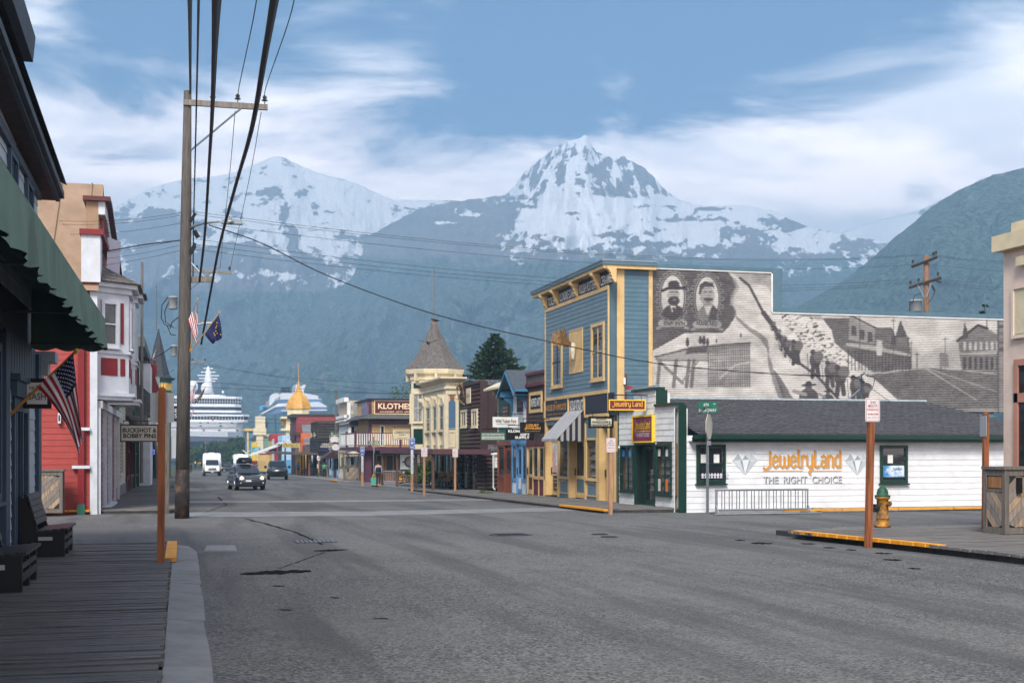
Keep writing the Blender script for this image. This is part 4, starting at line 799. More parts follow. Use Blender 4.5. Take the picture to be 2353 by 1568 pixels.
shingles([fc.w(a0, zs1, .02), fc.w(a1, zs1, .02), fc.w(a1, zz, .02), fc.w(a0, zz, .02)], 16, 16, SHAKE, o, seed=9)
build('cornice', MB().fb(fc, a0, a1, zt-.14, zt, -.1, .14), MAROON, o); build('cornice', MB().fb(fc, a0, a1, zz, zz+.16, 0, .14), MAROON, o)
for i in range(7): build('board', MB().fb(fc, a0+.1+i*(a1-a0-.2)/7, a0+.09+(i+1)*(a1-a0-.2)/7, zz+.16, zt-.14, 0, .05), wood('#5f5652'), o)
build('corner_board', MB().fb(fc, a0, a0+.1, zs1, zt-.14, 0, .07), MAROON, o)
flush_sign(fc, RC(fc, c4b, 1062, 500, 1285, 760), o, BLACK, [('INSPIRED ARTS', .05, .95, .2, .8, LAMPW, .01)], d=.05, frame=YELT, ft=.16)
def front(o, fc, a0, a1, zg, zt, frame, riser, panel, bays, wp=PANE, rh=.75, dr=None):
    """glazed shop front: riser panels, tall lights, a door bay marked D"""
    n = len(bays); w = (a1-a0)/n; build('fascia', MB().fb(fc, a0, a1, zt-.22, zt, .0, .10), riser, o)
    for i, k in enumerate(bays):
        x0, x1 = a0+i*w, a0+(i+1)*w
        build('pier', MB().fb(fc, x0, x0+.09, zg, zt-.22, .0, .07), frame, o)
        if k == 'D': shopdoor(fc, x0+.09, x1, zg+.02, min(zt-.24, zg+2.3), .03, o, frame, panel)
        else:
            build('riser_panel', MB().fb(fc, x0+.09, x1, zg, zg+rh, 0, .03), panel, o); build('rail', MB().fb(fc, x0+.09, x1, zg+rh, zg+rh+.09, 0, .08), frame, o); window(fc, (x0+.09, x1, zg+rh+.09, zt-.24), o, frame, t=.06, d=.05, sill=False, pane=wp)
    build('pier', MB().fb(fc, a1-.09, a1, zg, zt-.22, 0, .075), frame, o)
front(o, fc, a0+.05, a1-.02, gz(57)+.13, zs1, YELT, MAROON, MAROON, 'DWW')
o, fc, a0, a1 = shopbox('gabled_shop', 'slim white clapboard shop with steep blue-trimmed gable and light blue front', 1178, 1212, 3.9, WHITE)
BLT = paint('#5b90bd'); BLT2 = paint('#3f7596'); ze = fc.px(*c4b(880, 440))[1]; zp = fc.px(*c4b(860, 10))[1]; zs2 = fc.px(*c4b(840, 1400))[1]
build('wall', MB().prism(fc, [(a0, 3.8), (a1, 3.8), (a1, ze), ((a0+a1)/2, zp-.35), (a0, ze)], -.9, .0), WHITE, o); siding(fc, a0+.06, a1-.06, zs2, ze, .2, WHITE, o)
m_ = (a0+a1)/2
for s, nm in ((1, a1), (-1, a0)):
    w = fc.w; p = [(nm+s*.25, ze-.12), (m_, zp), (m_, zp+.12), (nm+s*.25, ze+.02)]; build('roof_slope', MB().prism(fc, p if s > 0 else p[::-1], -.9, .75), metal('#6d7276', .5), o); build('barge_board', MB().prism(fc, [(a, z-.08) for a, z in p] if s > 0 else [(a, z-.08) for a, z in p[::-1]], .75, .80), BLT2, o)
    build('bracket', MB().prism(FaceG((16.2, -nm+s*.12), 0), [(-.6, ze-.12), (-.45, ze-.3), (-.15, ze-.5), (0, ze-.95), (0, ze-.12)], -.06, .06), BLT2, o); build('cornice_return', MB().fb(fc, nm-.25, nm+.25, ze-.14, ze+.16, 0, .7), BLT2, o); build('corner_board', MB().fb(fc, nm-.06, nm+.06, zs2, ze-.14, 0, .06), BLT, o)
flush_sign(fc, RC(fc, c4b, 782, 460, 903, 822), o, SB, [('FINE', .15, .85, .7, .88, sh('#c87850'), .01), ('GOLD', .15, .85, .46, .64, sh('#c87850'), .01), ('FURS', .15, .85, .24, .40, sh('#c87850'), .01)], d=.05)
front(o, fc, a0, a1, gz(60)+.13, zs2, BLT, BLT, WHITE, 'WDW', rh=.6)
o, fc, a0, a1 = shopbox('green_shop', 'small teal green clapboard shop with scrolled cornice brackets and brown front', 1145, 1178, fc.px(*c4b(560, 300))[1], TEAL)
zt = fc.px(*c4b(560, 310))[1]; zs3 = fc.px(*c4b(560, 1430))[1]; siding(fc, a0+.08, a1, zs3, zt, .2, TEAL, o); build('corner_board', MB().fb(fc, a0, a0+.08, zs3, zt, 0, .05), CREAM, o)
build('cornice', MB().add([fc.w(a0-.3, zt-.05, .75), fc.w(a1, zt-.05, .75), fc.w(a1, zt+.30, 0), fc.w(a0-.3, zt+.30, 0), fc.w(a0-.3, zt-.15, .75), fc.w(a1, zt-.15, .75), fc.w(a1, zt-.1, 0), fc.w(a0-.3, zt-.1, 0)], [(0, 1, 2, 3), (4, 5, 1, 0), (7, 6, 5, 4), (5, 6, 2, 1), (7, 4, 0, 3)]), CREAM, o)
for i in range(4): y = -(a0+.15+i*(a1-a0-.3)/3); build('bracket', MB().prism(FaceG((16.2, y), 0), [(-.45, zt-.12), (-.3, zt-.2), (-.34, zt-.34), (-.2, zt-.36), (-.16, zt-.55), (0, zt-.7), (0, zt-.12)], -.06, .06), BLACK if i % 2 else CREAM, o)
flush_sign(fc, RC(fc, c4b, 475, 690, 605, 925), o, paint('#7a4530'), [('A FINE LINE', .1, .9, .66, .84, LAMPW, .01), ('ALASKAN GIFTS', .1, .9, .36, .54, LAMPW, .01), ('locally owned', .1, .9, .12, .2, LAMPW, 0)], d=.05)
BRN = paint('#8a4a2e', .5); front(o, fc, a0, a1, gz(63)+.13, zs3, BRN, BRN, BRN, 'WD')
# ================= brown log house =================
LX = 16.75; LF = Face('R', LX)
def lx(x, y=800): return LF.px(*c4(x, y))[0]
l0, l1 = lx(506), lx(672); zl0 = gz(72)+.12; lt0, lt1 = LF.px(*c4(506, 722))[1], LF.px(*c4(680, 690))[1]; lt = (lt0+lt1)/2; zc_ = 1.62
lg = thing('log_house', 'dark brown log building with false front, two cream windows and slate side roof', 'building', (LX, -(l0+l1)/2, zl0))
build('wall_core', MB().box(LX+.12, LX+5, -l1+.05, -l0, zl0-.3, lt-.1), LOG, lg)
def logs(fc, a0, a1, z0, z1, pitch, parent, mat=LOG, r=None, holes=()):
    n = max(1, round((z1-z0)/pitch)); h = (z1-z0)/n
    for i in range(n):
        z = z0+(i+.5)*h; spans = [(a0, a1)]
        for q in holes:
            if q[2] < z+.3*h and q[3] > z-.3*h: spans = [x for s0, s1 in spans for x in ((s0, min(s1, q[0])), (max(s0, q[1]), s1)) if x[1]-x[0] > .02]
        for s0, s1 in spans: build('log', MB().tube([fc.w(s0, z, .0), fc.w((s0+s1)/2, z+random.uniform(-.01, .01), .012), fc.w(s1, z, 0)], h*.55, 8), mat, parent, True)
logs(LF, l0, l1, zc_+.1, lt-.02, .23, lg)
build('false_front_cap', MB().fb(LF, l0, l1+.05, lt-.02, lt+.14, -.15, .2), LOG, lg); build('corner_board', MB().fb(Face('C', -l1-.02), LX-.15, LX+.28, zc_-.3, lt+.1, -.05, .06), LOG, lg)
for r in (RC(LF, c4, 524, 900, 564, 1030), RC(LF, c4, 607, 892, 650, 1030)): window(LF, r, lg, CREAM, t=.14, nx=2, d=.16)
logs(LF, l0, l1, zl0, zc_-.15, .23, lg, holes=[(l0+1.0, l0+2.2, -9, 9), (l1-2.6, l1-1.4, -9, 9)]); shopdoor(LF, l0+1.0, l0+2.2, zl0, zl0+2.15, .0, lg, CREAM, CREAM); shopdoor(LF, l1-2.6, l1-1.4, zl0, zl0+2.1, .0, lg, CREAM, CREAM)
window(LF, (l1-1.2, l1-.5, zl0+.7, zl0+2.1), lg, CREAM, d=.1)
for i in range(10): build('log_end', MB().tube([(LX-.35-.1*(i % 2), -l1+.0, zl0+.12+i*.23), (LX+.1, -l1+.0, zl0+.12+i*.23)], .11, 8), LOG, lg)
SF = Face('C', -l1-.02); logs(SF, LX+.2, LX+1.9, zl0, zl0+2.1, .23, lg)
ra = [(LX+.25, -l1-.2, zl0+2.15), (LX+.25+3.2, -l1-.2, zl0+2.15), (LX+3.4, -l1+2.6, lt+.3), (LX+.3, -l1+2.6, lt+.3)]
rf = build('roof', MB().add(ra, [(0, 1, 2, 3)]), SLATE, lg); shingles([Vector(p)+Vector((0, -.01, .02)) for p in ra], 26, 12, M('old slate shingle', '#4b4f54', .8, .5, 5, dirt=.5, dcol=(.20, .12, .05), dscale=1.2), rf, seed=6)
rb2 = [(LX+.3, -l1+2.2, lt+.0), (LX+14, -l1+2.2, lt+.0), (LX+14, -l1+4.5, lt+.42), (LX+.3, -l1+4.5, lt+.42)]
build('roof', MB().add(rb2, [(0, 1, 2, 3)]), SLATE, lg)
build('downspout', MB().tube([(LX+.55, -l1-.3, zl0+2.0), (LX+.55, -l1-.3, zl0+.15), (LX+.6, -l1-.5, zl0+.02)], .05).tube([(LX+.4, -l1-.3, zl0+2.05), (LX+1.8, -l1-.3, zl0+2.08)], .05), WHITE, lg)
sx, sz = SF.px(*c4(747, 1212)); sx2, sz2 = SF.px(*c4(800, 1338))
flush_sign(SF, (sx, sx2, sz2, sz), lg, LAMPW, [('Gold', .25, .75, .40, .50, INK, 0), ('Gifts', .35, .85, .22, .32, INK, 0)], d=.16, frame=INK, ft=.05)
# antlers over the log house's round sign
ay, az_ = -(lx(585)), LF.px(*c4(585, 790))[1]; an = thing('antler_sign', 'tangle of caribou antlers around a small cream panel on the log false front', 'antlers', (LX, ay, az_))
build('panel', MB().fb(LF, -ay-.55, -ay+.55, az_-.45, az_+.45, .15, .2), CREAM, an); letter('GIFTS', LF, -ay-.4, -ay+.4, az_-.1, az_+.1, .21, INK, an)
for s in (-1, 1):
    P = [LF.w(-ay+s*.2, az_-.55, .35), LF.w(-ay+s*.75, az_-.2, .6), LF.w(-ay+s*.8, az_+.4, .7), LF.w(-ay+s*.35, az_+.85, .6)]; mb = MB().tube(P, [.04, .04, .035, .015], 6)
    for (i, e) in ((1, (.3, .1)), (2, (.25, .35)), (2, (-.3, .3))): mb.tube([P[i], LF.w(-ay+s*(.78+e[0]), az_+(-.2, .4)[i-1]+e[1], .75)], [.03, .01], 5)
    build('antler', mb, M('antler', '#a3855a', .7, .3, 5), an)
# ================= cream corner shop with the round tower =================
CF = Face('R', 15.84); CS = Face('C', 76.0); zg = gz(80)+.12
cs = thing('cream_corner_shop', 'cream Victorian corner shop with bay windows and shingled conical tower', 'building', (16.5, 81, zg))
Yb = 83.0; top = CS.px(*c4(460, 660))[1]; zc1 = 1.72; xr = CS.px(*c4(505, 800))[0]
build('wall', MB().box(15.84, xr, 76, Yb+2, zc1, top-.3).box(16.9, 28, 76.6, 86, zg-.3, top-.6), CREAM, cs)
build('entablature', MB().box(15.74, xr+.1, 75.9, 85.6, top-.95, top-.2).box(15.62, xr+.1, 75.8, 85.7, top-.62, top-.5), CREAM, cs)
build('cornice', MB().hexa([(15.7, 75.85, top-.2), (xr+.15, 75.85, top-.2), (xr+.15, 85.7, top-.2), (15.7, 85.7, top-.2), (15.35, 75.5, top), (xr+.25, 75.5, top), (xr+.25, 86, top), (15.35, 86, top)]).box(15.33, xr+.26, 75.48, 86.02, top, top+.1), CREAM, cs)
for i in range(9): build('dentil', MB().fb(CS, 15.95+i*.1, 16.0+i*.1, top-.34, top-.22, .1, .22), CREAM, cs)
# near end: picture panel between pilasters; street side: three bays of pilasters and windows
for x0, x1 in ((385, 408), (462, 486)): build('pilaster', MB().fb(CS, CS.px(*c4(x0, 900))[0], CS.px(*c4(x1, 900))[0], zc1, top-.95, 0, .08), CREAM, cs)
pr_ = RC(CS, c4, 410, 865, 460, 1042); pp = build('picture_panel', MB().fb(CS, *pr_, 0, .06), M('pale blue painted panel', '#9fb6b4', .6, .25, 1.2), cs)
fx = (pr_[0]+pr_[1])/2; build('painted_figure', MB().prism(CS, [(fx-.28, pr_[2]+.05), (fx+.28, pr_[2]+.05), (fx+.22, pr_[2]+1.0), (fx+.34, pr_[2]+1.5), (fx+.12, pr_[2]+1.75), (fx-.12, pr_[2]+1.75), (fx-.34, pr_[2]+1.45), (fx-.2, pr_[2]+1.0)], .06, .068), sh('#4d6a86'), pp); build('painted_figure', MB().prism(CS, [(fx+.15*math.cos(k), pr_[2]+1.95+.2*math.sin(k)) for k in np.linspace(0, 5.6, 9)], .06, .07), sh('#8a5a3c'), pp)
build('corner_board', MB().fb(CS, CS.px(*c4(487, 900))[0], xr, zc1, top-.95, 0, .04), TEAL, cs)
build('panel_frame', MB().frame(CS, pr_[0], pr_[1], zc1+.1, pr_[2]-.15, .06, 0, .04), CREAM, cs)
for y0, y1 in ((76.0, 76.5), (78.1, 78.7), (80.2, 80.8), (82.6, 83.1)): build('pilaster', MB().fb(CF, -y1, -y0, zc1, top-.95, 0, .16), CREAM, cs); build('console', MB().prism(FaceG((15.84, (y0+y1)/2), 0), [(-.6, top-.96), (-.5, top-1.15), (-.28, top-1.2), (-.2, top-1.5), (0, top-1.7), (0, top-.96)], -.09, .09), CREAM, cs)
for y0, y1 in ((76.6, 78.0), (78.8, 80.1), (80.9, 82.5)): window(CF, (-y1, -y0, zc1+1.1, top-1.5), cs, CREAM, t=.12, nx=1, nz=2, d=.08); build('riser_panel', MB().frame(CF, -y1, -y0, zc1+.2, zc1+1.0, .08, 0, .06), CREAM, cs)
# tower
tx, ty, tr = 16.75, 84.6, 1.72; ROT = R(22.5)-R(8); te = EZ+85*(HY-848)/F; ta = EZ+85*(HY-742)/F
build('tower_wall', MB().lathe([(tr, zc1-.25), (tr, te-.35)], (tx, ty, 0), 8, ROT), CREAM, cs)
build('tower_cornice', MB().lathe([(tr, te-.75), (tr+.08, te-.7), (tr+.1, te-.45), (tr+.35, te-.3), (tr+.42, te-.05), (tr+.42, te)], (tx, ty, 0), 8, ROT), CREAM, cs)
tw = build('tower_roof', MB().lathe([(tr+.36, te), (tr*.80, te+.75), (tr*.40, te+2.0), (.16, ta)], (tx, ty, 0), 8, ROT), CEDAR, cs)
for k in range(8):
    a0_, a1_ = ROT+k*math.pi/4, ROT+(k+1)*math.pi/4
    for (ra_, za_, rb_, zb_, n) in ((tr+.42, te+.02, tr*.83, te+.77, 5), (tr*.83, te+.77, tr*.42, te+2.02, 9), (tr*.42, te+2.02, .17, ta+.02, 7)):
        P = lambda a, r_, z: (tx+r_*math.cos(a), ty+r_*math.sin(a), z); q = (P(a0_, ra_, za_), P(a1_, ra_, za_), P(a1_, rb_, zb_), P(a0_, rb_, zb_))
        m = [Vector(x) for x in q]; shingles(q, n, 9, CEDAR, tw, seed=k*3+n)
build('finial_base', MB().lathe([(.22, ta-.1), (.24, ta+.1), (.17, ta+.14), (.2, ta+.3)], (tx, ty, 0), 10), flat('#7a6a60'), cs); build('finial_pole', MB().tube([(tx, ty, ta+.2), (tx, ty, EZ+85*(HY-612)/F)], [.05, .035], 6), flat('#6b6f70'), cs)
for k in range(8):
    a = ROT+(k+.5)*math.pi/4; n_ = Vector((math.cos(a), math.sin(a), 0))
    if n_.y > .3: continue
    f = FaceG((tx+n_.x*tr*.924, ty+n_.y*tr*.924), a+math.pi/2); f.en = n_; f.ex = Vector((-n_.y, n_.x, 0))
    build('bracket', MB().fb(f, -.08, .08, te-.78, te-.32, 0, .34), CREAM, cs); build('tower_panel', MB().fb(f, -.42, .42, zc1+.35, zc1+1.35, 0, .04), DGREEN, cs); window(f, (-.46, .46, zc1+1.75, zc1+3.75), cs, CREAM, t=.1, nx=2, nz=2, d=.05, pane=M('curtained pane', '#8b8f92', .2, .5, 3)); build('tower_panel', MB().fb(f, -.42, .42, zc1+4.1, te-.95, 0, .04), DGREEN, cs)
# storefront below the canopy
GF = Face('R', 16.9); GC = Face('C', 76.6); GTEAL = paint('#47665f')
front(cs, GF, -85.5, -76.7, zg, zc1-.1, CREAM, GTEAL, GTEAL, 'WWDWWWD', rh=.7)
lap_sheet(GC, 16.9, 18.6, zg, zc1, .16, GTEAL, cs); window(GC, (17.1, 17.75, zg+.8, zg+2.2), cs, CREAM, t=.1); 
build('canopy', MB().box(13.55, 16.8, 74.2, 87.8, zc1-.28, zc1-.04), paint('#4a3034'), cs); build('canopy_fascia', MB().box(13.5, 13.56, 68.6, 87.8, zc1-.30, zc1-.02).box(13.5, 16.8, 68.55, 68.6, zc1-.30, zc1-.02), paint('#5a3a40'), cs); build('canopy', MB().box(13.55, 16.7, 68.6, 74.19, zc1-.25, zc1-.06), LOG, lg)
for y in (69.2, 74.5, 81.2, 87.4): build('canopy_post', MB().box(13.56, 13.7, y-.07, y+.07, gz(y)+.05, zc1-.28), wood('#5d463a'), cs)
# ================= shingled clothes shop across the next avenue =================
OCH = M('ochre shingle', '#b8976a', .8, .22, 5, bump=.25); PUR = paint('#55293a', .5)
KY = 111.0; KC = Face('C', KY); KR = Face('R', 16.2); zk = gz(KY)+.12
k = thing('clothing_store', 'ochre shingled two-storey clothes store with maroon balcony and sign parapet', 'building', (16.2, 114, zk))
def kc(x, y): return KC.px(*c3(x, y))
kt = kc(1500, 392)[1]; kb = kc(1500, 575)[1]; ks = kc(1500, 635)[1]; kf0, kf1 = kc(1500, 965)[1], kc(1500, 1005)[1]; krl = kc(1500, 800)[1]
build('wall', MB().box(16.23, 30, KY+.03, 119.4, zk-.4, kt-.05), OCH, k)
shingles([(16.28, KY, zk), (25, KY, zk), (25, KY, kt-.15), (16.28, KY, kt-.15)], 30, 26, OCH, k, seed=14); shingles([(16.2, 119.3, zk), (16.2, KY+.1, zk), (16.2, KY+.1, kt-.15), (16.2, 119.3, kt-.15)], 30, 22, OCH, k, seed=15)
build('corner_post', MB().box(16.08, 16.34, KY-.06, KY+.2, zk, kt-.1), PUR, k); build('roof_edge', MB().box(16.0, 26, KY-.2, 119.6, kt-.12, kt+.03), paint('#2c2430'), k)
def skirt(z0, z1, o):
    return MB().add([(16.2-o, KY-o, z0), (26, KY-o, z0), (26, KY-.03, z1), (16.17, KY-.03, z1), (16.17, 119.4, z1), (16.2-o, 119.4, z0), (26, KY-.03, z0-.05), (16.17, KY-.03, z0-.05), (16.17, 119.4, z0-.05)], [(0, 1, 2, 3), (0, 3, 4, 5), (0, 7, 6, 1), (0, 5, 8, 7)])
build('skirt_roof', skirt(ks, kb, .9), SLATE, k); build('skirt_fascia', MB().box(16.25, 26, KY-.12, KY-.02, ks-.45, ks-.06), PUR, k)
shingles([(15.3, KY-.9, ks+.02), (26, KY-.9, ks+.02), (26, KY-.03, kb+.02), (16.17, KY-.03, kb+.02)], 6, 44, M('weathered shake', '#5f605a', .85, .4, 6), k, seed=3)
r = (*[kc(x, 500)[0] for x in (1328, 2060)], kc(1500, 568)[1], kc(1500, 418)[1]); WN = paint('#5a1628', .45); CRL = flat('#ecd9a8')
flush_sign(KC, r, k, WN, [('KLOTHES RUSH', .05, .94, .36, .82, CRL, .022), ('SOUVENIRS  GIFTS  APPAREL  FOOTWEAR', .08, .92, .08, .20, CRL, .005)], d=.10, frame=CRL, ft=.05)
flush_sign(KR, KR.rect(*c3(1178, 425), *c3(1250, 585)), k, paint('#7a6f8c'), [('GIFTS', .1, .9, .5, .8, sh('#a79fb0'), 0)], d=.07)
# balcony
bx0, by0 = 14.6, KY-1.9
build('balcony_floor', MB().box(bx0, 25, by0, KY-.04, kf1, kf0).box(bx0, 16.05, KY-.04, 119.4, kf1, kf0), PUR, k)
rl = build('balcony_rail', MB().box(bx0, 25, by0+.02, by0+.10, krl-.06, krl+.02).box(bx0, 25, by0+.02, by0+.08, kf0+.12, kf0+.17).box(bx0+.02, bx0+.10, by0, 119.4, krl-.06, krl+.02).box(bx0+.02, bx0+.08, by0, 119.4, kf0+.12, kf0+.17), PUR, k)
for i in range(52): build('baluster', MB().box(bx0+.22+i*.2, bx0+.29+i*.2, by0+.03, by0+.07, kf0+.17, krl-.06), WHITE, rl)
for i in range(40): build('baluster', MB().box(bx0+.03, bx0+.07, by0+.3+i*.25, by0+.37+i*.25, kf0+.17, krl-.06), WHITE, rl)
for p in ((bx0+.06, by0+.06), (18.6, by0+.06), (22.3, by0+.06), (bx0+.06, 115)): build('rail_post', MB().box(p[0]-.09, p[0]+.09, p[1]-.09, p[1]+.09, kf0-.05, krl+.18), PUR, k)
for p in ((15.9, by0+1.2), ): build('column', MB().box(p[0]-.3, p[0]+.3, p[1]-.3, p[1]+.3, zk-.3, kf1), PUR, k)
window(KC, (17.1, 17.5, kf0+.1, ks-.55), k, CREAM, t=.08); window(KC, (20.4, 22, kf0+.3, kf0+1.7), k, CREAM, t=.12)
dx0, dx1 = kc(1330, 1100)[0], kc(1560, 1100)[0]; WD = wood('#8a5420'); 
build('door_surround', MB().fb(KC, dx0-.5, dx1+.3, zk-.3, kf1-.02, 0, .06), flat('#1c1210'), k)
for i in range(2): a = dx0+i*(dx1-dx0)/2; shopdoor(KC, a+.03, a+(dx1-dx0)/2-.03, zk-.25, kf1-.35, .12, k, WD, WD)
build('corner_post', MB().fb(KC, dx1+.32, dx1+.55, zk-.3, kf1, 0, .1), PUR, k)
px0, pz1 = kc(1625, 1055); px1, pz0 = kc(1862, 1228); lgk = flush_sign(KC, (px0, px1, pz0, pz1), k, LAMPW, [], d=.12, frame=INK, ft=.07)
cx_, cz_ = (px0+px1)/2, (pz0+pz1)/2; rr_ = (pz1-pz0)*.40
def disc(fc, cx, cz, r0, d0, d1, n=28, sy=1): return MB().prism(fc, [(cx+r0*math.cos(2*math.pi*i/n), cz+sy*r0*math.sin(2*math.pi*i/n)) for i in range(n)], d0, d1)
build('emblem', disc(KC, cx_, cz_, rr_, .12, .128), sh('#2f3c46'), lgk); build('emblem', disc(KC, cx_, cz_, rr_*.74, .12, .131), sh('#7f8e94'), lgk); build('emblem', MB().prism(KC, [(cx_-.5*rr_, cz_-.4*rr_), (cx_+.35*rr_, cz_-.45*rr_), (cx_+.6*rr_, cz_), (cx_+.3*rr_, cz_+.5*rr_), (cx_-.1*rr_, cz_+.55*rr_), (cx_-.15*rr_, cz_+.2*rr_), (cx_-.55*rr_, cz_+.1*rr_)], .12, .134), sh('#c49a5c'), lgk)
build('emblem', MB().prism(KC, [(cx_-1.35*rr_, cz_-.15*rr_), (cx_+1.35*rr_, cz_-.05*rr_), (cx_+1.3*rr_, cz_+.2*rr_), (cx_-1.3*rr_, cz_+.1*rr_)], .12, .125), sh('#3c3030'), lgk); letter('KLOTHES RUSH', KC, cx_-.5*rr_, cx_+.5*rr_, cz_+.76*rr_, cz_+.92*rr_, .135, LAMPW, lgk, arch=.02)
for i in range(2): window(KR, (-112.4-i*1.3, -111.6-i*1.3, zk+.6, kf1-.4), k, PUR, t=.1)
# ================= shops farther down the right side =================
def far_shop(name, label, u0, u1, vt, wall, X=16.2, depth=9, X1=None, side=None, sidelap=None):
    fc = Face('R', X); Y1, Y0 = onX(X, u0)[0], onX(X, u1)[0]; zt = onX(X, (u0+u1)/2, vt)[1]; zg_ = gz((Y0+Y1)/2)+.1
    o = thing(name, label, 'building', (X, (Y0+Y1)/2, zg_)); build('wall', MB().box(X, X1 or X+depth, Y0, Y1, zg_-.4, zt), wall, o)
    if sidelap: lap_sheet(Face('C', Y0-.005), X+.02, X1 or X+depth, zg_, zt-.05, .24, sidelap, o)
    return o, fc, Face('C', Y0), -Y1, -Y0, zg_, zt
BLU2 = paint('#2f5f9e'); TAN = paint('#b9a58c'); WOODL = wood('#6b5a4b')
# white and blue cottage with a bay beside the clothes store
o, fc, cf, a0, a1, zg_, zt = far_shop('bay_cottage', 'white and blue cottage with projecting upstairs bay next to ochre clothes store', 797, 823, 975, BLU2)
bz0, bz1 = KR.px(805, 1012)[1], KR.px(805, 990)[1]
build('bay', MB().box(15.3, 16.2, -a1+.4, -a0-.8, onX(16, 808, 1030)[1], onX(16, 808, 972)[1]), WHITE, o); bc = Face('C', -a1+.4); window(bc, (15.5, 15.95, onX(16, 808, 1003)[1], onX(16, 808, 978)[1]), o, WHITE, t=.08)
build('bay_roof', MB().add([(15.0, -a1+.1, zt-.1), (17.5, -a1+.1, zt-.1), (17.5, -a0, zt-.1), (15.0, -a0, zt-.1), (17.2, -a1+.4, zt+1.1), (17.2, -a0-.4, zt+1.1)], [(0, 1, 4), (1, 2, 5, 4), (2, 3, 5), (3, 0, 4, 5)]), SLATE, o)
for i in range(5): build('board', MB().fb(cf, 16.25+i*.28, 16.4+i*.28, zg_, zg_+2.4, 0, .05), WHITE, o)
front(o, fc, a0, a1, zg_, zg_+2.8, CREAM, WHITE, WHITE, 'WDW')
o, fc, cf, a0, a1, zg_, zt = far_shop('tan_shop', 'tan false-fronted shop with white stepped cornice bands and bare block side wall', 779, 798, 922, TAN)
lap_sheet(fc, a0, a1, zg_+2.9, zt-1.4, .2, TAN, o)
for z, h in ((zt-.15, .45), (zt-1.75, .3), (zt-2.1, .2)): build('cornice', MB().fb(fc, a0-.1, a1+.1, z, z+h, -.1, .35), WHITE, o)
for i in range(6):
    for q in range(8): build('concrete_block', MB().fb(cf, 16.4+q*.85+(i % 2)*.4, 17.22+q*.85+(i % 2)*.4, zt-2.6+i*.42, zt-2.6+i*.42+.40, 0, .03), M('concrete block', '#8d8d87', .85, .25, 5), o)
build('corner_board', MB().fb(cf, 16.16, 16.5, zg_, zt-.2, 0, .1), WHITE, o); front(o, fc, a0, a1, zg_, zg_+2.9, CREAM, CREAM, WHITE, 'WDWW')
for x in (0, 1): window(fc, (a0+1+x*3, a0+2+x*3, zg_+3.3, zg_+4.8), o, WHITE)
o, fc, cf, a0, a1, zg_, zt = far_shop('blue_trim_shop', 'small white and pale blue shop under the goldsmith sign', 757, 779, 998, WHITE)
front(o, fc, a0, a1, zg_, zg_+2.8, BLT, BLT, WHITE, 'DWWD')
aw2 = thing('shop_awning', 'dark maroon wedge awning over the doorway behind the cone sign', 'awning', (16, -a1+1, zg_+2)); build('canvas', MB().add([(16.15, -a1+.5, zg_+3.2), (16.15, -a1+4, zg_+3.2), (14.5, -a1+4, zg_+2.1), (14.5, -a1+.5, zg_+2.1)], [(0, 1, 2, 3)]).add([(16.15, -a1+.5, zg_+3.2), (14.5, -a1+.5, zg_+2.1), (16.15, -a1+.5, zg_+2.1)], [(0, 1, 2)]), flat('#3d2226'), aw2)
# log shop with tall false front
o, fc, cf, a0, a1, zg_, zt = far_shop('dark_log_shop', 'weathered dark log shop with tall square false front', 714, 757, 1004, LOG)
DLOG = M('weathered dark log', '#3b342f', .8, .4, 3, bump=.3)
up0, up1 = onX(16.2, 716)[0], onX(16.2, 729)[0]
zm = onX(16.2, 735, 1004)[1]; zt = onX(16.2, 729, 967)[1]-1.2; logs(fc, a0, a1, zg_+2.9, zm, .3, o, DLOG); build('upper_wall', MB().box(16.25, 25, up1, up0, zm, zt+1.2), DLOG, o)
logs(fc, -up0, -up1, zm, zt+1.2, .3, o, DLOG); logs(Face('C', up1), 16.3, 25, zm, zt+1.1, .32, o, DLOG)
for q in (.2, .75): a = -up0+(up0-up1)*q; window(fc, (a-.7, a+.7, zm+.5, zt-.6), o, CREAM, t=.2, d=.2)
front(o, fc, a0, a1, zg_, zg_+2.8, flat('#3a322d'), flat('#2a2522'), flat('#2a2522'), 'WDWWDW')
# orange gabled shop
ORNG = paint('#d2622a'); o, fc, cf, a0, a1, zg_, zt = far_shop('orange_shop', 'bright orange and yellow shop with tin side roof and brown cornice', 679.5, 691, 995, ORNG, depth=2)
build('cornice', MB().fb(fc, a0, a1, zt-.3, zt+.1, 0, .9), flat('#4a3026'), o); build('roof', MB().add([(16.4, -a1-4, zt-1.6), (26, -a1-4, zt-1.6), (26, -a1+9, zt+1.8), (17, -a1+9, zt+1.8)], [(0, 1, 2, 3)]), M('rusty tin roof', '#8e9092', .5, .3, .8, dirt=.9, dcol=(.05, .05, .05), dscale=.6, metal=.3), o)
build('side_wall', MB().box(16.4, 24, -a1-3.9, -a1-.1, zg_, zt-1.7), flat('#54504c'), o); build('yellow_wall', MB().box(15.6, 16.6, -a1-4.2, -a1-.02, zg_, zg_+2.9), paint('#e0a922'), o); flush_sign(fc, (a0+1, a1-1, zt-4.6, zt-1.3), o, paint('#a89a78'), [('SKAGWAY', .1, .9, .55, .8, INK, 0)], d=.15)
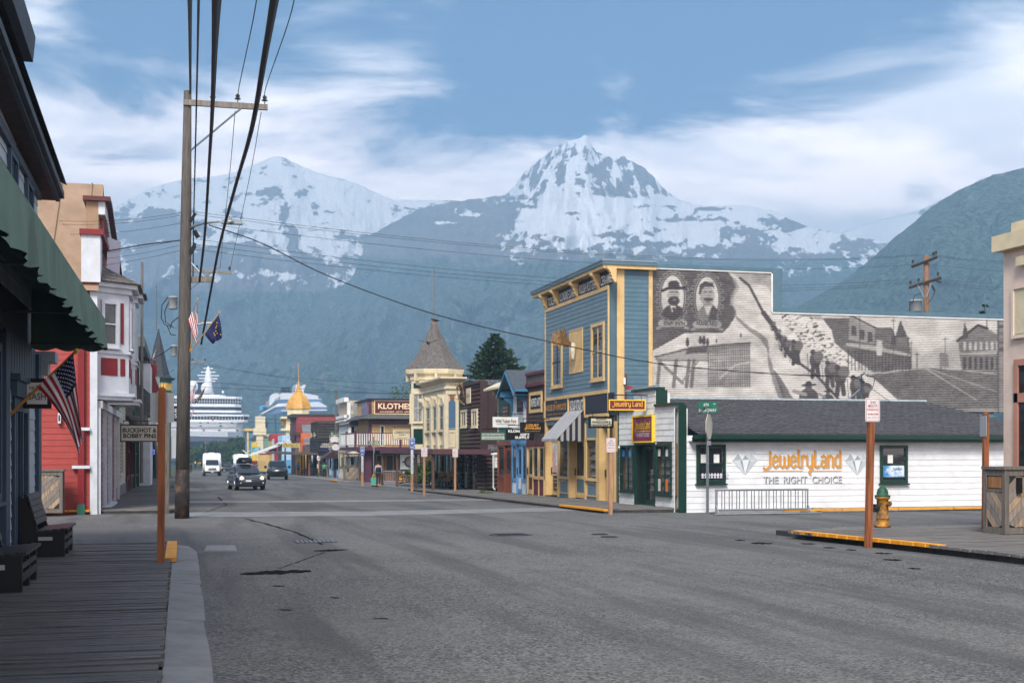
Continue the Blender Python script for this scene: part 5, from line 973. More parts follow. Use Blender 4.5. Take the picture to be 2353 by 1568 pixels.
# long maroon building
o, fc, cf, a0, a1, zg_, zt = far_shop('maroon_building', 'tall maroon building with purple panelled front and red board side wall', 669, 680, 955, paint('#5b2a33'), X1=40, sidelap=paint('#8a3b36'))
for i in range(3):
    a = a0+(a1-a0)*(i+.5)/3
    for z0, z1 in ((zg_+5.0, zg_+7.6), (zg_+8.0, zt-.5)): window(fc, (a-1.3, a+1.3, z0, min(z1, zt-.3)), o, MAROON, t=.35, d=.15)
build('cornice', MB().fb(fc, a0-.2, a1+.2, zt-.3, zt+.2, -.2, .6).fb(Face('C', -a1), 16, 40, zt-.05, zt+.2, -.3, .2), flat('#3a3438'), o)
# golden domed hall
DX, DY = 18.9, 214.0; dd_ = DY*CT+DX*ST; sc = dd_/F; zd = lambda v: EZ+sc*(HY-v)
o = thing('domed_hall', 'pale yellow hall crowned by a golden onion dome and long needle spire', 'building', (DX, DY, gz(DY)))
PY = paint('#e0d0a8', dirt=.08); GD = M('gilded shingle', '#cf9c48', .45, .2, 1.5, bump=.1); rad = 27*sc
build('wall', MB().box(DX-rad*.95, DX+12, DY-rad*.6, DY+rad, gz(DY), zd(957)), PY, o)
lap_sheet(Face('C', DY-rad*.6-.01), DX-rad*.93, DX+5, gz(DY), zd(985), .3, PY, o)
for v in (957, 984): build('cornice', MB().box(DX-rad*1.35, DX+5.5, DY-rad*.6-.6, DY+rad, zd(v)-.35, zd(v)), PY, o)
for i in range(3): build('bracket', MB().box(DX-rad*1.25, DX-rad*.95, DY-rad*.4+i*1.2, DY-rad*.4+i*1.2+.3, zd(957)-1.3, zd(957)-.35), flat('#b08a3e'), o)
build('drum', MB().lathe([(rad*.98, zd(958)), (rad*.98, zd(942))], (DX+.3, DY, 0), 8, R(22.5)-R(10)), PY, o)
prof = [(28.3, 940), (28.4, 936), (27, 929.5), (24.6, 922.5), (21, 916.5), (16, 910), (11.8, 905.5), (8, 900), (4.6, 893.5), (2.6, 887), (1.5, 880)]
pz = []; 
for (ra_, va), (rb_, vb) in zip(prof[:-1], prof[1:]):
    for i in range(4): t = i/4; pz += [((ra_+(rb_-ra_)*t)*sc, zd(va+(vb-va)*t)), ((ra_+(rb_-ra_)*(t+.2))*sc*.985, zd(va+(vb-va)*(t+.2)))]
dm = build('dome', MB().lathe(pz, (DX+.3, DY, 0), 8, R(22.5)-R(10)), GD, o)
for kk in range(8):
    a = R(22.5)-R(10)+kk*math.pi/4; build('rib', MB().tube([(DX+.3+r_*sc*math.cos(a), DY+r_*sc*math.sin(a), zd(v)) for r_, v in prof], .09, 5), GD, dm)
build('spire', MB().lathe([(.16, zd(881)), (.24, zd(879)), (.12, zd(877)), (.06, zd(872)), (.04, zd(832))], (DX+.3, DY, 0), 8), GD, o)
# pale blue gabled shop, red and yellow narrow shops, green-grey shop, and the shops by the end of the street
o, fc, cf, a0, a1, zg_, zt = far_shop('pale_blue_shop', 'white and pale blue gabled shop past the maroon building', 638, 648, 1000, paint('#a9c6dc'), depth=10)
zt -= 0; build('gable', MB().prism(cf, [(15.4, zt-1.4), (26, zt-1.4), (26, zt-.1), (20, zt+.1)], -6, .2), WHITE, o); build('wall_base', MB().fb(cf, 16.2, 26, zg_, zg_+2.2, 0, .06), paint('#5f9cc8'), o); window(cf, (18.2, 19.6, zg_+2.8, zg_+5.2), o, WHITE, t=.2)
build('canopy', MB().add([(11.2, -a1+.2, zg_+3.0), (16.2, -a1+.2, zg_+4.9), (16.2, -a0, zg_+4.9), (11.2, -a0, zg_+3.0), (11.2, -a1+.2, zg_+2.8), (16.2, -a1+.2, zg_+4.6), (16.2, -a0, zg_+4.6), (11.2, -a0, zg_+2.8)], [(0, 1, 2, 3), (7, 6, 5, 4), (4, 5, 1, 0), (3, 7, 4, 0)]), WHITE, o)
o, fc, cf, a0, a1, zg_, zt = far_shop('red_narrow_shop', 'narrow white shop with bright red frame', 624.5, 630, 1008, WHITE, depth=8)
build('front_frame', MB().frame(cf, 16.2, 20.0, zg_, zt, .6, 0, .15), paint('#a3202c'), o); window(cf, (17, 19.2, zg_+3.4, zt-.9), o, WHITE, t=.25)
o, fc, cf, a0, a1, zg_, zt = far_shop('yellow_narrow_shop', 'narrow yellow and red shop beside the green-grey mansard shop', 618, 624, 1000, paint('#d8b82c'), depth=5)
build('cap', MB().box(16.1, 21.2, -a1-.1, -a0, zt-.9, zt+.2), paint('#a3202c'), o); build('front_frame', MB().fb(cf, 17.2, 20.2, zg_+3, zt-1.2, 0, .2), paint('#9fb0b4'), o)
o, fc, cf, a0, a1, zg_, zt = far_shop('mansard_shop', 'green-grey shop with blue metal mansard roof and cream corner trim', 592, 600, 997, paint('#74907f'), depth=18)
lap_sheet(cf, 16.3, 34, zg_, zt, .3, paint('#74907f'), o); MB1 = metal('#46606c', .5)
build('roof', MB().add([(16.6, -a1-.3, zt), (34, -a1-.3, zt), (33, -a1+2.5, zt+4.2), (16.6, -a1+2.5, zt+4.2), (16.6, -a0, zt), (34, -a0, zt)], [(0, 1, 2, 3), (1, 5, 2), (3, 2, 5, 4), (0, 3, 4)]), MB1, o)
for i in range(9): build('roof_seam', MB().tube([(17.2+i*2, -a1-.33, zt+.05), (17.2+i*1.95, -a1+2.45, zt+4.2)], .07, 4), MB1, o)
build('corner_tower', MB().box(15.2, 16.6, -a1-.4, -a1+1.5, zg_+4, zt).box(14.6, 17.2, -a1-.7, -a1+2, zt-.2, zt+1.2).box(15.0, 17.0, -a1-.5, -a1+1.7, zt+1.2, zt+3.6), CREAM, o); build('eave_board', MB().fb(cf, 16.6, 34.2, zt-.5, zt-.05, 0, .3), CREAM, o)
window(cf, (20.4, 23.6, zt-7.4, zt-2.4), o, CREAM, t=.5, d=.2); build('shop_front', MB().fb(cf, 15.5, 26, zg_, zg_+4.6, 0, .4), paint('#c9a86a'), o); build('pier', MB().box(14.2, 15.3, -a1-.6, -a1+.4, zg_+2.2, zg_+6), paint('#d8b82c'), o); build('pier_base', MB().box(14.1, 15.4, -a1-.7, -a1+.5, zg_-.4, zg_+2.2), paint('#8e1f2a'), o); window(cf, (18, 20.5, zg_+.6, zg_+3.6), o, YELT, t=.3, d=.5)
o, fc, cf, a0, a1, zg_, zt = far_shop('grey_bay_shop', 'white and dark trimmed bay-windowed shop at the far end of the right side', 577, 583, 1010, paint('#cfd2cf'), depth=12)
build('roof', MB().add([(15.5, -a1-.5, zt), (28, -a1-.5, zt), (28, -a0, zt), (15.5, -a0, zt), (22, -a1, zt+5), (22, -a0, zt+5)], [(0, 1, 4), (1, 2, 5, 4), (2, 3, 5), (3, 0, 4, 5)]), SLATE, o); window(cf, (17, 20, zg_+4.5, zt-1), o, flat('#2c2f3a'), t=.5, d=.2); window(cf, (21.5, 23, zg_+4.5, zt-1), o, flat('#2c2f3a'), t=.4, d=.2)
build('chimney', MB().box(17.0, 18.6, -a1+2, -a1+4.5, zt, zt+5), flat('#5b544e'), o)
o, fc, cf, a0, a1, zg_, zt = far_shop('blue_end_house', 'blue house with yellow corner trim at the end of the street', 563, 568, 990, paint('#4f86a8'), depth=18)
for x in (16.1, 19.5): build('corner_board', MB().fb(cf, x, x+.45, zg_, zt, 0, .2), paint('#e0bd6a'), o)
build('roof', MB().box(15.5, 34, -a1-.5, -a0, zt, zt+.6), paint('#e0bd6a'), o); build('stair', MB().prism(cf, [(16, zg_+1), (24, zg_+7), (24, zg_+7.8), (16, zg_+1.8)], .3, .8), WHITE, o)
# ================= near left shop under its green awning =================
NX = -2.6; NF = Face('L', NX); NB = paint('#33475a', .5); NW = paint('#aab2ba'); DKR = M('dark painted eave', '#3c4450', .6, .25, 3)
n_ = thing('awning_shop', 'near shop in shade with dark eave, navy door posts and long green awning', 'building', (NX, 15, .1))
EY = 25.0
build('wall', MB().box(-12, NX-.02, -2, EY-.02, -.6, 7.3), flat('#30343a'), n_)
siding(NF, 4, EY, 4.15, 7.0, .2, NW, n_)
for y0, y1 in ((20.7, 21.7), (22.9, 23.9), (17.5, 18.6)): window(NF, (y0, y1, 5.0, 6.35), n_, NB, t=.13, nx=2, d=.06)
# eave: soffit, fascia, gutter and roof edge, rising a little towards the near end
def eave(x0, x1, za, zb_, h): return MB().hexa([(x0, 4, za+1.0), (x1, 4, zb_+1.0), (x1, EY+.6, zb_), (x0, EY+.6, za), (x0, 4, za+1.0+h), (x1, 4, zb_+1.0+h), (x1, EY+.6, zb_+h), (x0, EY+.6, za+h)])
build('soffit', eave(NX-.1, -2.26, 6.42, 6.42, .06), M('dark red soffit', '#4a3434', .7, .3, 3), n_); build('fascia', eave(-2.3, -2.23, 6.40, 6.40, .22), DKR, n_); build('gutter', eave(-2.24, -2.15, 6.46, 6.46, .12), DKR, n_); build('roof_edge', eave(-2.5, -2.19, 6.66, 6.60, .10), SLATE, n_)
build('roof', MB().add([(-2.1, 4, 7.7), (-2.1, EY+.6, 6.72), (-7, EY+.6, 9.0), (-7, 4, 10)], [(0, 1, 2, 3)]), SLATE, n_)
build('upper_cornice', MB().hexa([(NX-.1, 4, 8.7), (-2.28, 4, 8.7), (-2.28, 21.5, 7.85), (NX-.1, 21.5, 7.85), (NX-.1, 4, 9.1), (-2.24, 4, 9.1), (-2.24, 21.5, 8.25), (NX-.1, 21.5, 8.25)]), DKR, n_)
build('crown_moulding', MB().fb(NF, 4, EY, 6.3, 6.44, -.02, .1), DKR, n_)
# front below: posts, glazing, door
for y0, y1, d in ((19.9, 20.35, .12), (24.55, EY, .10), (15.5, 15.9, .1), (11, 11.4, .1)): build('post', MB().fb(NF, y0, y1, -.3, 3.4, -.1, d), NB, n_)
siding(NF, 20.4, 21.2, 0, 2.6, .2, NW, n_); siding(NF, 23.6, 24.55, -.2, 3.0, .2, NW, n_)
dn = build('door', MB().frame(NF, 21.4, 23.4, -.15, 2.5, .22, -.04, .06).fb(NF, 21.2, 23.7, 2.5, 2.75, -.04, .12).fb(NF, 21.1, 23.8, 2.75, 2.85, -.04, .18), NB, n_); build('pane', MB().fb(NF, 21.62, 23.18, .1, 2.28, 0, .02), PANE, dn)
for y in (21.6, 22.4, 23.1): build('mullion', MB().fb(NF, y, y+.1, 0, 2.3, .02, .07), NB, dn)
for i in range(12): build('board', MB().fb(NF, 20.5+i*.34, 20.8+i*.34, 2.86, 3.5, 0, .04), NB, n_)
for y0, y1 in ((16, 19.8), (11.5, 15.4), (6, 10.9)): window(NF, (y0, y1, .9, 3.2), n_, NB, t=.12, nx=2, d=.05)
build('pent_cornice', MB().box(NX-.5, -2.25, EY-.1, EY+.5, 3.28, 3.48).box(NX-.5, -2.38, EY-.1, EY+.35, 3.05, 3.28), paint('#8f959b'), n_); build('pent_cornice', MB().box(NX-.6, -2.46, EY+.02, EY+.25, 2.75, 3.05), WHITE, n_)
# awning
GRN = M('faded green canvas', (.115, .185, .145), .8, .22, 1.5, bump=.3, stretch=(1, 1, .35), dirt=.3, dcol=(.05, .07, .06)); DUN = flat('#15181a')
def vz(y): return 3.98-.012*(24-y)
av = MB(); ny = 150; Ya, Yb2 = 4.0, 24.0
for i in range(ny+1):
    y = Ya+(Yb2-Ya)*i/ny; w_ = .035*math.sin(y*5.1)+.03*math.sin(y*11.7+1)+.015*math.sin(y*23); sc_ = .035*abs(math.sin(y*math.pi/.62))+.006*math.sin(y*17)
    for k in range(6): q = k/5; av.v.append((-1.31+w_*q, y, vz(y)-(.50+sc_)*q))
for i in range(ny):
    for k in range(5): a = i*6+k; av.f.append((a, a+6, a+7, a+1)); av.mi.append(0)
aw = build('awning', MB().hexa([(-2.58, Ya, 4.55), (-2.58, Yb2, 4.55), (-1.31, Yb2, 3.98), (-1.31, Ya, 3.74), (-2.58, Ya, 4.58), (-2.58, Yb2, 4.58), (-1.31, Yb2, 4.01), (-1.31, Ya, 3.77)]), GRN, n_); build('valance', av, GRN, aw, True)
ev = MB(); 
for i in range(25): x = -2.58+1.27*i/24; ev.v += [(x, Yb2, 4.55-.57*i/24), (x, Yb2, 3.48-.06*abs(math.sin(i*.40)))]
for i in range(24): ev.f.append((i*2, i*2+2, i*2+3, i*2+1)); ev.mi.append(0)
build('end_panel', ev, GRN, aw)
build('awning_frame', MB().tube([(-2.58, 23.9, 3.55), (-1.35, 23.9, 3.55)], .02, 6).tube([(-2.58, 18, 3.50), (-1.35, 18, 3.50)], .02, 6).tube([(-2.58, 13, 3.45), (-1.35, 13, 3.45)], .02, 6).tube([(-2.58, 9, 3.4), (-1.35, 9, 3.4)], .02, 6).tube([(-1.36, Ya, 3.40), (-1.36, 23.9, 3.62)], .02, 6), flat('#5f6668'), aw)
# ================= red shop with white bays =================
RX = -2.64; RY = 43.7; RF = Face('L', RX); RCf = Face('C', RY); REDP = paint('#a0403a', dirt=.15); WPT = paint('#c9ccd2'); DRED = paint('#7c1a20')
zr = gz(45)+.1
rd = thing('red_shop', 'red clapboard shop with white trim, tan metal roof and two white bay windows', 'building', (RX, 48, zr))
wt = EZ+(RY*CT+RX*ST)*(HY-668)/F
build('wall', MB().box(-14, RX-.05, RY+.05, 57.4, zr-.4, wt), REDP, rd)
siding(RCf, -8.4, RX-.22, zr-.05, wt-.3, .2, REDP, rd, split=6)
build('corner_board', MB().fb(RCf, RX-.23, RX, zr-.1, wt+.05, -.02, .06), WPT, rd); build('frieze_board', MB().fb(RCf, -9, RX-.23, wt-.3, wt, -.02, .09), DRED, rd)
dsx = RCf.px(187)[0]; build('downspout', MB().fb(RCf, dsx-.1, dsx+.1, zr+.15, wt-.2, .05, .2), DRED, rd); build('drain_boot', MB().fb(RCf, dsx-.12, dsx+.12, zr-.1, zr+.25, .05, .24), flat('#2f6a5c'), rd)
for v in (985, 1072): z = RCf.px(187, v)[1]; build('strap', MB().fb(RCf, dsx-.28, dsx+.28, z-.05, z+.05, .06, .21), WPT, rd)
# tan metal roof sloping up away from the side street, dish behind the ridge
TANR = M('tan metal roof', '#937a63', .6, .18, 1.2, dirt=.3, dcol=(.35, .24, .16), stretch=(1, .4, 1)); rz = EZ+44*(HY-520)/F+.9
tr_ = build('roof', MB().add([(-10, RY-.25, wt-.02), (RX+.05, RY-.25, wt-.02), (RX-.1, RY+5.2, rz+1.1), (-10, RY+5.2, rz+1.1), (-10, RY+10, wt), (RX-.1, RY+10, wt)], [(0, 1, 2, 3), (3, 2, 5, 4)]), TANR, rd)
for i in range(7): x = RX-.5-i*1.05; build('roof_seam', MB().tube([(x, RY-.24, wt+.02), (x, RY+5.15, rz+1.12)], .03, 5), TANR, tr_)
dx_, dz_ = onY(50, 186, 518); build('satellite_dish', MB().lathe([(.45, -.02), (.42, .06), (.25, .1), (.01, .12)], (dx_, 49.3, dz_+.1), 14), flat('#6b7076'), rd)
# stepped false front
def px1(x, y, X): Y, z = onX(X, *c1c(x, y)); return Y, z
f1 = RCf.px(*c1c(512, 360)); ftop = EZ+42*(HY-c1c(510, 335)[1])/F; fb_ = EZ+42*(HY-c1c(510, 800)[1])/F
build('false_front', MB().fb(RF, RY+.05, RY+6.3, wt, ftop, -.45, -.02), REDP, rd); build('false_front_pier', MB().fb(RF, RY-.1, RY+.9, fb_, ftop-.1, -.5, .1), WPT, rd); build('false_front_cap', MB().fb(RF, RY-.2, RY+6.4, ftop-.1, ftop+.08, -.55, .2), DRED, rd)
ft2 = EZ+46*(HY-c1c(545, 140)[1])/F
build('false_front', MB().prism(RF, [(RY+2.2, ftop), (RY+12, ftop), (RY+12, ft2-1.4), (RY+3.4, ft2), (RY+2.2, ft2)], -.5, -.1), paint('#967a5e'), rd)
build('gable_trim', MB().prism(RF, [(RY+2.2, ft2-.45), (RY+3.4, ft2-.45), (RY+11.8, ft2-2.0), (RY+11.8, ft2-1.5), (RY+3.4, ft2), (RY+2.2, ft2)], -.1, .12), WPT, rd); build('gable_cap', MB().prism(RF, [(RY+2.0, ft2), (RY+3.4, ft2), (RY+12, ft2-1.5), (RY+12, ft2-1.35), (RY+3.4, ft2+.15), (RY+2.0, ft2+.15)], -.6, .3), flat('#5a2a2a'), rd)
build('gable_panel', MB().fb(RF, RY+3, RY+9, ftop+.1, ftop+1.1, -.1, .0), REDP, rd); build('painted_board', MB().add([(RX+.1, RY+3.0, ftop-1.4), (RX+.5, RY+4.0, ftop-1.4), (RX+.55, RY+4.3, ftop+.4), (RX+.15, RY+3.3, ftop+.4)], [(0, 1, 2, 3)]), flat('#b9b2bd'), rd)
# bays
def bay(Y0, Y1, zb0, zt0, pr_):
    i_ = .75; P = [(RX-.02, Y0), (RX+pr_, Y0+i_), (RX+pr_, Y1-i_), (RX-.02, Y1)]; G = lambda k, o=0: [(RX-.02, Y0-k), (RX+pr_+k, Y0+i_-k*.4), (RX+pr_+k, Y1-i_+k*.4), (RX-.02, Y1+k)]
    by_ = build('bay', MB().zprism(P, zb0, zt0), WPT, rd)
    build('bay_base', MB().zprism(G(.12), zb0-.2, zb0-.08).zprism(G(.2), zb0-.08, zb0+.03), WPT, rd); build('bay_sill', MB().zprism(G(.07), zb0+1.35, zb0+1.45), WPT, rd); build('bay_cornice', MB().zprism(G(.10), zt0-.1, zt0+.08).zprism(G(.28), zt0+.08, zt0+.22), WPT, rd)
    top_ = zt0+.85; g = G(.4); m = [(RX-.02, Y0+.5, top_), (RX+.1, Y0+1, top_), (RX+.1, Y1-1, top_), (RX-.02, Y1-.5, top_)]; b_ = [(x, y, zt0+.22) for x, y in g]
    rfb = build('bay_roof', MB().add(b_+m, [(0, 1, 5, 4), (1, 2, 6, 5), (2, 3, 7, 6), (3, 2, 1, 0)]), CEDAR, rd)
    for q in (0, 1): shingles([Vector(b_[q])+Vector((0, 0, .02)), Vector(b_[q+1])+Vector((0, 0, .02)), Vector(m[q+1])+Vector((0, 0, .02)), Vector(m[q])+Vector((0, 0, .02))], 5, 9, CEDAR, rfb, seed=q+int(Y0))
    for (p, q) in ((P[0], P[1]), (P[1], P[2])):
        a = math.atan2(q[1]-p[1], q[0]-p[0]); f = FaceG(p, a); l = math.hypot(q[0]-p[0], q[1]-p[1])
        if f.en.y > .1 or f.en.x < 0: f.en = -f.en if f.en.x < 0 else f.en
        window(f, (.12, l-.42, zb0+1.55, zt0-.35), rd, WPT, t=.12, nx=1, nz=2, d=.05, pane=M('curtained bay pane', '#3f4246', .12, .5, 2.5))
        build('trim_strip', MB().fb(f, l-.32, l-.22, zb0+1.7, zt0-.4, 0, .03), DRED, rd)
        build('bay_panel', MB().fb(f, .14, l-.46, zb0+.62, zb0+1.2, 0, .025), DRED, rd); build('bay_panel', MB().fb(f, l-.34, l-.16, zb0+.62, zb0+1.2, 0, .025), DRED, rd)
zq = lambda y, d=42.5: EZ+d*(HY-y)/F
bay(RY+.35, RY+3.6, zq(905), zq(668), .95); bay(RY+6.6, RY+9.9, zq(921, 50), zq(700, 50)+.05, .95)
# ground floor front
gm = paint('#6e2b33'); build('lintel', MB().fb(RF, RY+.2, 57.4, zq(915)-.35, zq(915)-.1, 0, .15), WPT, rd)
for y0, y1, mt in ((44.0, 46.2, gm), (47.6, 49.6, gm), (51, 54, gm)): lap_sheet(RF, y0, y1, zr+.1, zq(915)-.4, .2, mt, rd)
for y in (43.75, 46.2, 47.4, 49.6, 50.9, 54.0, 57): build('pilaster', MB().fb(RF, y, y+.2, zr-.1, zq(915)-.35, 0, .1), WPT, rd)
for y in (46.4, 49.8): shopdoor(RF, y, y+1.0, zr-.05, zr+2.2, .04, rd, WPT, WPT)
build('step', MB().fb(RF, 46.2, 50.9, zr-.2, zr+.05, .1, .3), WPT, rd)
# ================= the rest of the left row =================
def left_shop(name, label, Y0, Y1, zt, wall, X=-2.85, depth=8):
    zg_ = gz((Y0+Y1)/2)+.1; o = thing(name, label, 'building', (X, (Y0+Y1)/2, zg_)); build('wall', MB().box(X-depth, X, Y0+.02, Y1-.02, zg_-.5, zt), wall, o); return o, Face('L', X), Face('C', Y0+.02), zg_
CRM2 = paint('#c2bca8'); GRY = metal('#6d7076', .6)
o, lf, lc, zg_ = left_shop('cream_left_shop', 'cream clapboard shop beyond the red shop with green framed upstairs window', 57.5, 70.5, 5.0, CRM2)
lap_sheet(lf, 57.6, 70.4, zg_+.5, 5.0, .18, CRM2, o); window(lf, (60.5, 62, 3.4, 4.8), o, paint('#3f7a62'), t=.14); window(lf, (63, 66.5, zg_+1, zg_+2.9), o, CRM2, nx=2); window(lf, (59.2, 62, zg_+.9, zg_+2.9), o, CRM2, nx=2); build('stone_base', MB().fb(lf, 57.6, 70.4, zg_-.2, zg_+.5, 0, .06), CONC, o); build('band', MB().fb(lf, 57.5, 70.5, 2.9, 3.15, 0, .2), CRM2, o)
build('pent_roof', MB().add([(-2.85, 57.4, 5.9), (-2.85, 70, 5.9), (-2.3, 70, 5.1), (-2.3, 57.4, 5.1), (-2.85, 57.4, 5.0), (-2.85, 70, 5.0)], [(3, 2, 1, 0), (0, 4, 3), (4, 5, 2, 3)]), SLATE, o)
o, lf, lc, zg_ = left_shop('dark_left_shop', 'dark brown timber shop with grey shingled awning', 70.6, 82, 4.2, flat('#3a2a24'))
front(o, lf, 70.8, 81.8, zg_, 2.4, paint('#5a2320'), flat('#2a211d'), flat('#2a211d'), 'WDWW')
aq = [(-1.6, 70.6, 2.3), (-1.6, 81.8, 2.3), (-2.85, 81.8, 3.6), (-2.85, 70.6, 3.6)]; af = build('awning', MB().add(aq, [(3, 2, 1, 0)]), CEDAR, o); shingles([(-2.85, 70.58, 2.3), (-1.55, 70.58, 2.3), (-1.7, 70.9, 3.5), (-2.85, 70.9, 3.5)], 7, 6, CEDAR, o, seed=2); shingles(aq, 6, 40, CEDAR, af, seed=5)
o, lf, lc, zg_ = left_shop('white_hotel', 'tall white building with dark green corner trim and bracketed cornice', 82.2, 98, 8.2, paint('#c9ccce'))
lap_sheet(lc, -8, -2.9, 2.5, 8.1, .2, paint('#c9ccce'), o); build('corner_board', MB().fb(lf, 82.2, 82.9, zg_, 8.2, 0, .15).fb(lf, 89, 89.6, zg_, 8.2, 0, .15), DGREEN, o)
build('corner_board', MB().fb(lc, -3.3, -2.75, 3, 9.4, 0, .1), DGREEN, o); build('cornice', MB().fb(lf, 82, 98, 8.1, 8.7, -.2, .7), paint('#54605c'), o); build('parapet', MB().fb(lf, 82.2, 98, 8.7, 9.8, -.4, 0), paint('#c9ccce'), o)
for y in (84.5, 91, 94.5): window(lf, (y, y+1.6, 4.4, 7.0), o, DGREEN, t=.2)
build('hood', MB().prism(FaceG((-2.85, 88), 0), [(0, 3.6), (.9, 3.9), (1.1, 5.2), (.3, 5.9), (0, 5.9)], -2, 2), M('grey shingle hood', '#5d5f5c', .85, .4, 6), o); front(o, lf, 82.9, 97.8, zg_, 2.6, DGREEN, paint('#35423d'), paint('#35423d'), 'WDWWDW')
o, lf, lc, zg_ = left_shop('maroon_porch_shop', 'white clapboard shop with deep red carved bracket and small copper cupola', 98.2, 112, 7.2, paint('#d3d2cc'))
lap_sheet(lc, -8, -2.9, 2.5, 7.1, .2, paint('#d3d2cc'), o); build('carved_bracket', MB().prism(FaceG((-2.7, 98.0), 0), [(0, 8.0), (1.1, 8.0), (.9, 7.0), (1.2, 6.2), (.5, 5.2), (.1, 4.4), (0, 4.4)], -.2, .2), DRED, o)
cux, cuy = onY(100, 343)[0], 100; czb = EZ+100*CT*(HY-895)/F; cz1 = EZ+97*(HY-868)/F
build('cupola', MB().box(cux-.75, cux+.75, cuy-.75, cuy+.75, czb-.6, cz1), paint('#b9c9c4'), o); build('cupola_base', MB().box(cux-.95, cux+.95, cuy-.95, cuy+.95, czb-.75, czb-.45), DRED, o)
cf_ = Face('C', cuy-.75); window(cf_, (cux-.45, cux+.45, czb-.2, cz1-.15), o, WPT, t=.12, pane=M('pale cupola glass', '#d4dadb', .2, .1, 3))  # opaque pane in an even pale grey
build('cupola_roof', MB().lathe([(.95, cz1), (.7, cz1+.25), (.5, cz1+.8), (.42, cz1+1.3), (.1, cz1+1.5)], (cux, cuy, 0), 8), M('copper roof', '#5a3f38', .45, .3, 4, metal=.4), o)
front(o, lf, 98.4, 111.8, zg_, 2.0, WPT, DRED, WPT, 'WDWW')
LBL = paint('#b3d0dc'); o, lf, lc, zg_ = left_shop('art_shop', 'pale blue and white art works shop with bright blue door panels', 112.2, 132, 3.6, LBL)
front(o, lf, 112.4, 131.8, zg_, 2.2, WPT, LBL, paint('#2e84bd'), 'WDWWDW'); letter('ART WORKS', lc, -4.2, -2.9, 2.2, 2.55, .02, INK, o, arch=.15)
o, lf, lc, zg_ = left_shop('far_left_shop', 'long plain pale shopfront at the far end of the left side', 132.3, 172, 3.2, paint('#b7b9b4')); front(o, lf, 132.5, 171.5, zg_, 2.0, WPT, GRY, WPT, 'WDWWDWWDW')
# spired tower
TX, TY = onY(140, 359.5)[0], 140.0; ds = TY*CT+TX*ST; zt_ = lambda v: EZ+ds*(HY-v)/F; px_ = ds/F
o = thing('spired_tower', 'steep dark slate spire above a green and yellow lantern storey', 'tower', (TX, TY, gz(140))); SPI = M('dark slate', '#33373d', .75, .35, 3, bump=.2)
build('shaft', MB().lathe([(22*px_, gz(140)-.3), (22*px_, zt_(905))], (TX+.5, TY, 0), 8, R(10)), paint('#6b6f68'), o)
build('lantern', MB().lathe([(27*px_, zt_(905)), (27*px_, zt_(902)), (22*px_, zt_(900)), (22*px_, zt_(874)), (29*px_, zt_(871)), (31*px_, zt_(868))], (TX+.6, TY, 0), 8, R(22)), paint('#274a42'), o)
for k in range(8):
    a = R(22)+(k+.5)*math.pi/4; nv = Vector((math.cos(a), math.sin(a), 0)); f = FaceG((TX+.6+nv.x*22*px_*.924, TY+nv.y*22*px_*.924), a+math.pi/2); f.en = nv; f.ex = Vector((-nv.y, nv.x, 0))
    for q in (-1, 0, 1): build('lantern_panel', MB().fb(f, q*.27-.10, q*.27+.10, zt_(896), zt_(880), 0, .04), paint('#d0a850'), o)
build('spire', MB().lathe([(33*px_, zt_(868)), (27*px_, zt_(860)), (20*px_, zt_(835)), (11*px_, zt_(795)), (4*px_, zt_(768)), (1.6*px_, zt_(755))], (TX+.2, TY, 0), 8, R(22)), SPI, o); build('spire_pole', MB().tube([(TX, TY, zt_(757)), (TX, TY, zt_(655))], [.06, .035], 6), flat('#595c60'), o)
# tall pale building mass behind the left row
o = thing('white_back_building', 'plain white upper wall with grey cap glimpsed behind the left row', 'building', (-7, 92, 0)); build('wall', MB().box(*sorted((onY(92, 320)[0], onY(92, 345)[0])), 92, 99, -1, EZ+90*(HY-838)/F), paint('#d8dadc'), o); build('cap', MB().box(onY(92, 319)[0], onY(92, 338)[0], 91.9, 99, EZ+90*(HY-838)/F, EZ+90*(HY-830)/F), GRY, o)
o = thing('grey_attic', 'grey boarded attic wall standing behind the red shop gable', 'building', (-3.4, 60, 5)); build('wall', MB().box(-6, -3.05, 59, 64, 3, EZ+58*(HY-590)/F), GRY, o); build('wall', MB().box(-6, -3.0, 64.1, 70, 3, EZ+62*(HY-635)/F), GRY, o)
tag(build('flagpole', MB().tube([(*onY(66, 325)[:1], 66, 0), (onY(66, 326.5)[0], 66, EZ+63.5*(HY-603)/F)], [.09, .06], 8), wood('#6f6a66'), loc=(onY(66, 325)[0], 66, 0)), 'bare tall wooden flagpole rising beyond the red shop', 'pole')
# ================= pink shop at the right edge =================
PX = 17.6; PF = Face('R', PX); PNK = paint('#dfc9b8', dirt=.1); pY = onX(PX, 2305)[0]; zp = gz(20)+.14; ptop = EZ+27*(HY-548)/F
o = thing('pink_shop', 'pale pink stucco shop with cream cornice and pinkish window frames at right edge', 'building', (PX, 18, zp))
build('wall', MB().box(PX, 30, 5, pY, zp-.5, ptop), PNK, o)
build('cornice', MB().box(PX-.22, PX+1, 5, pY+.12, ptop-.15, ptop+.2), paint('#d9c9a6'), o); build('cornice', MB().box(PX-.14, PX+.5, 5, pY-.6, ptop-.55, ptop-.35).box(PX-.1, 24, 5, pY-.4, ptop+.2, ptop+.42), paint('#d9c9a6'), o)
build('panel', MB().fb(PF, -pY+.42, -5, ptop-2.0, ptop-1.0, 0, .05), paint('#cfc3a4'), o); build('panel_frame', MB().frame(PF, -pY+.36, -5, ptop-2.1, ptop-.95, .08, 0, .08), PNK, o)
PK2 = paint('#b9836f', .4); zb_w = EZ+26.5*(HY-1070)/F
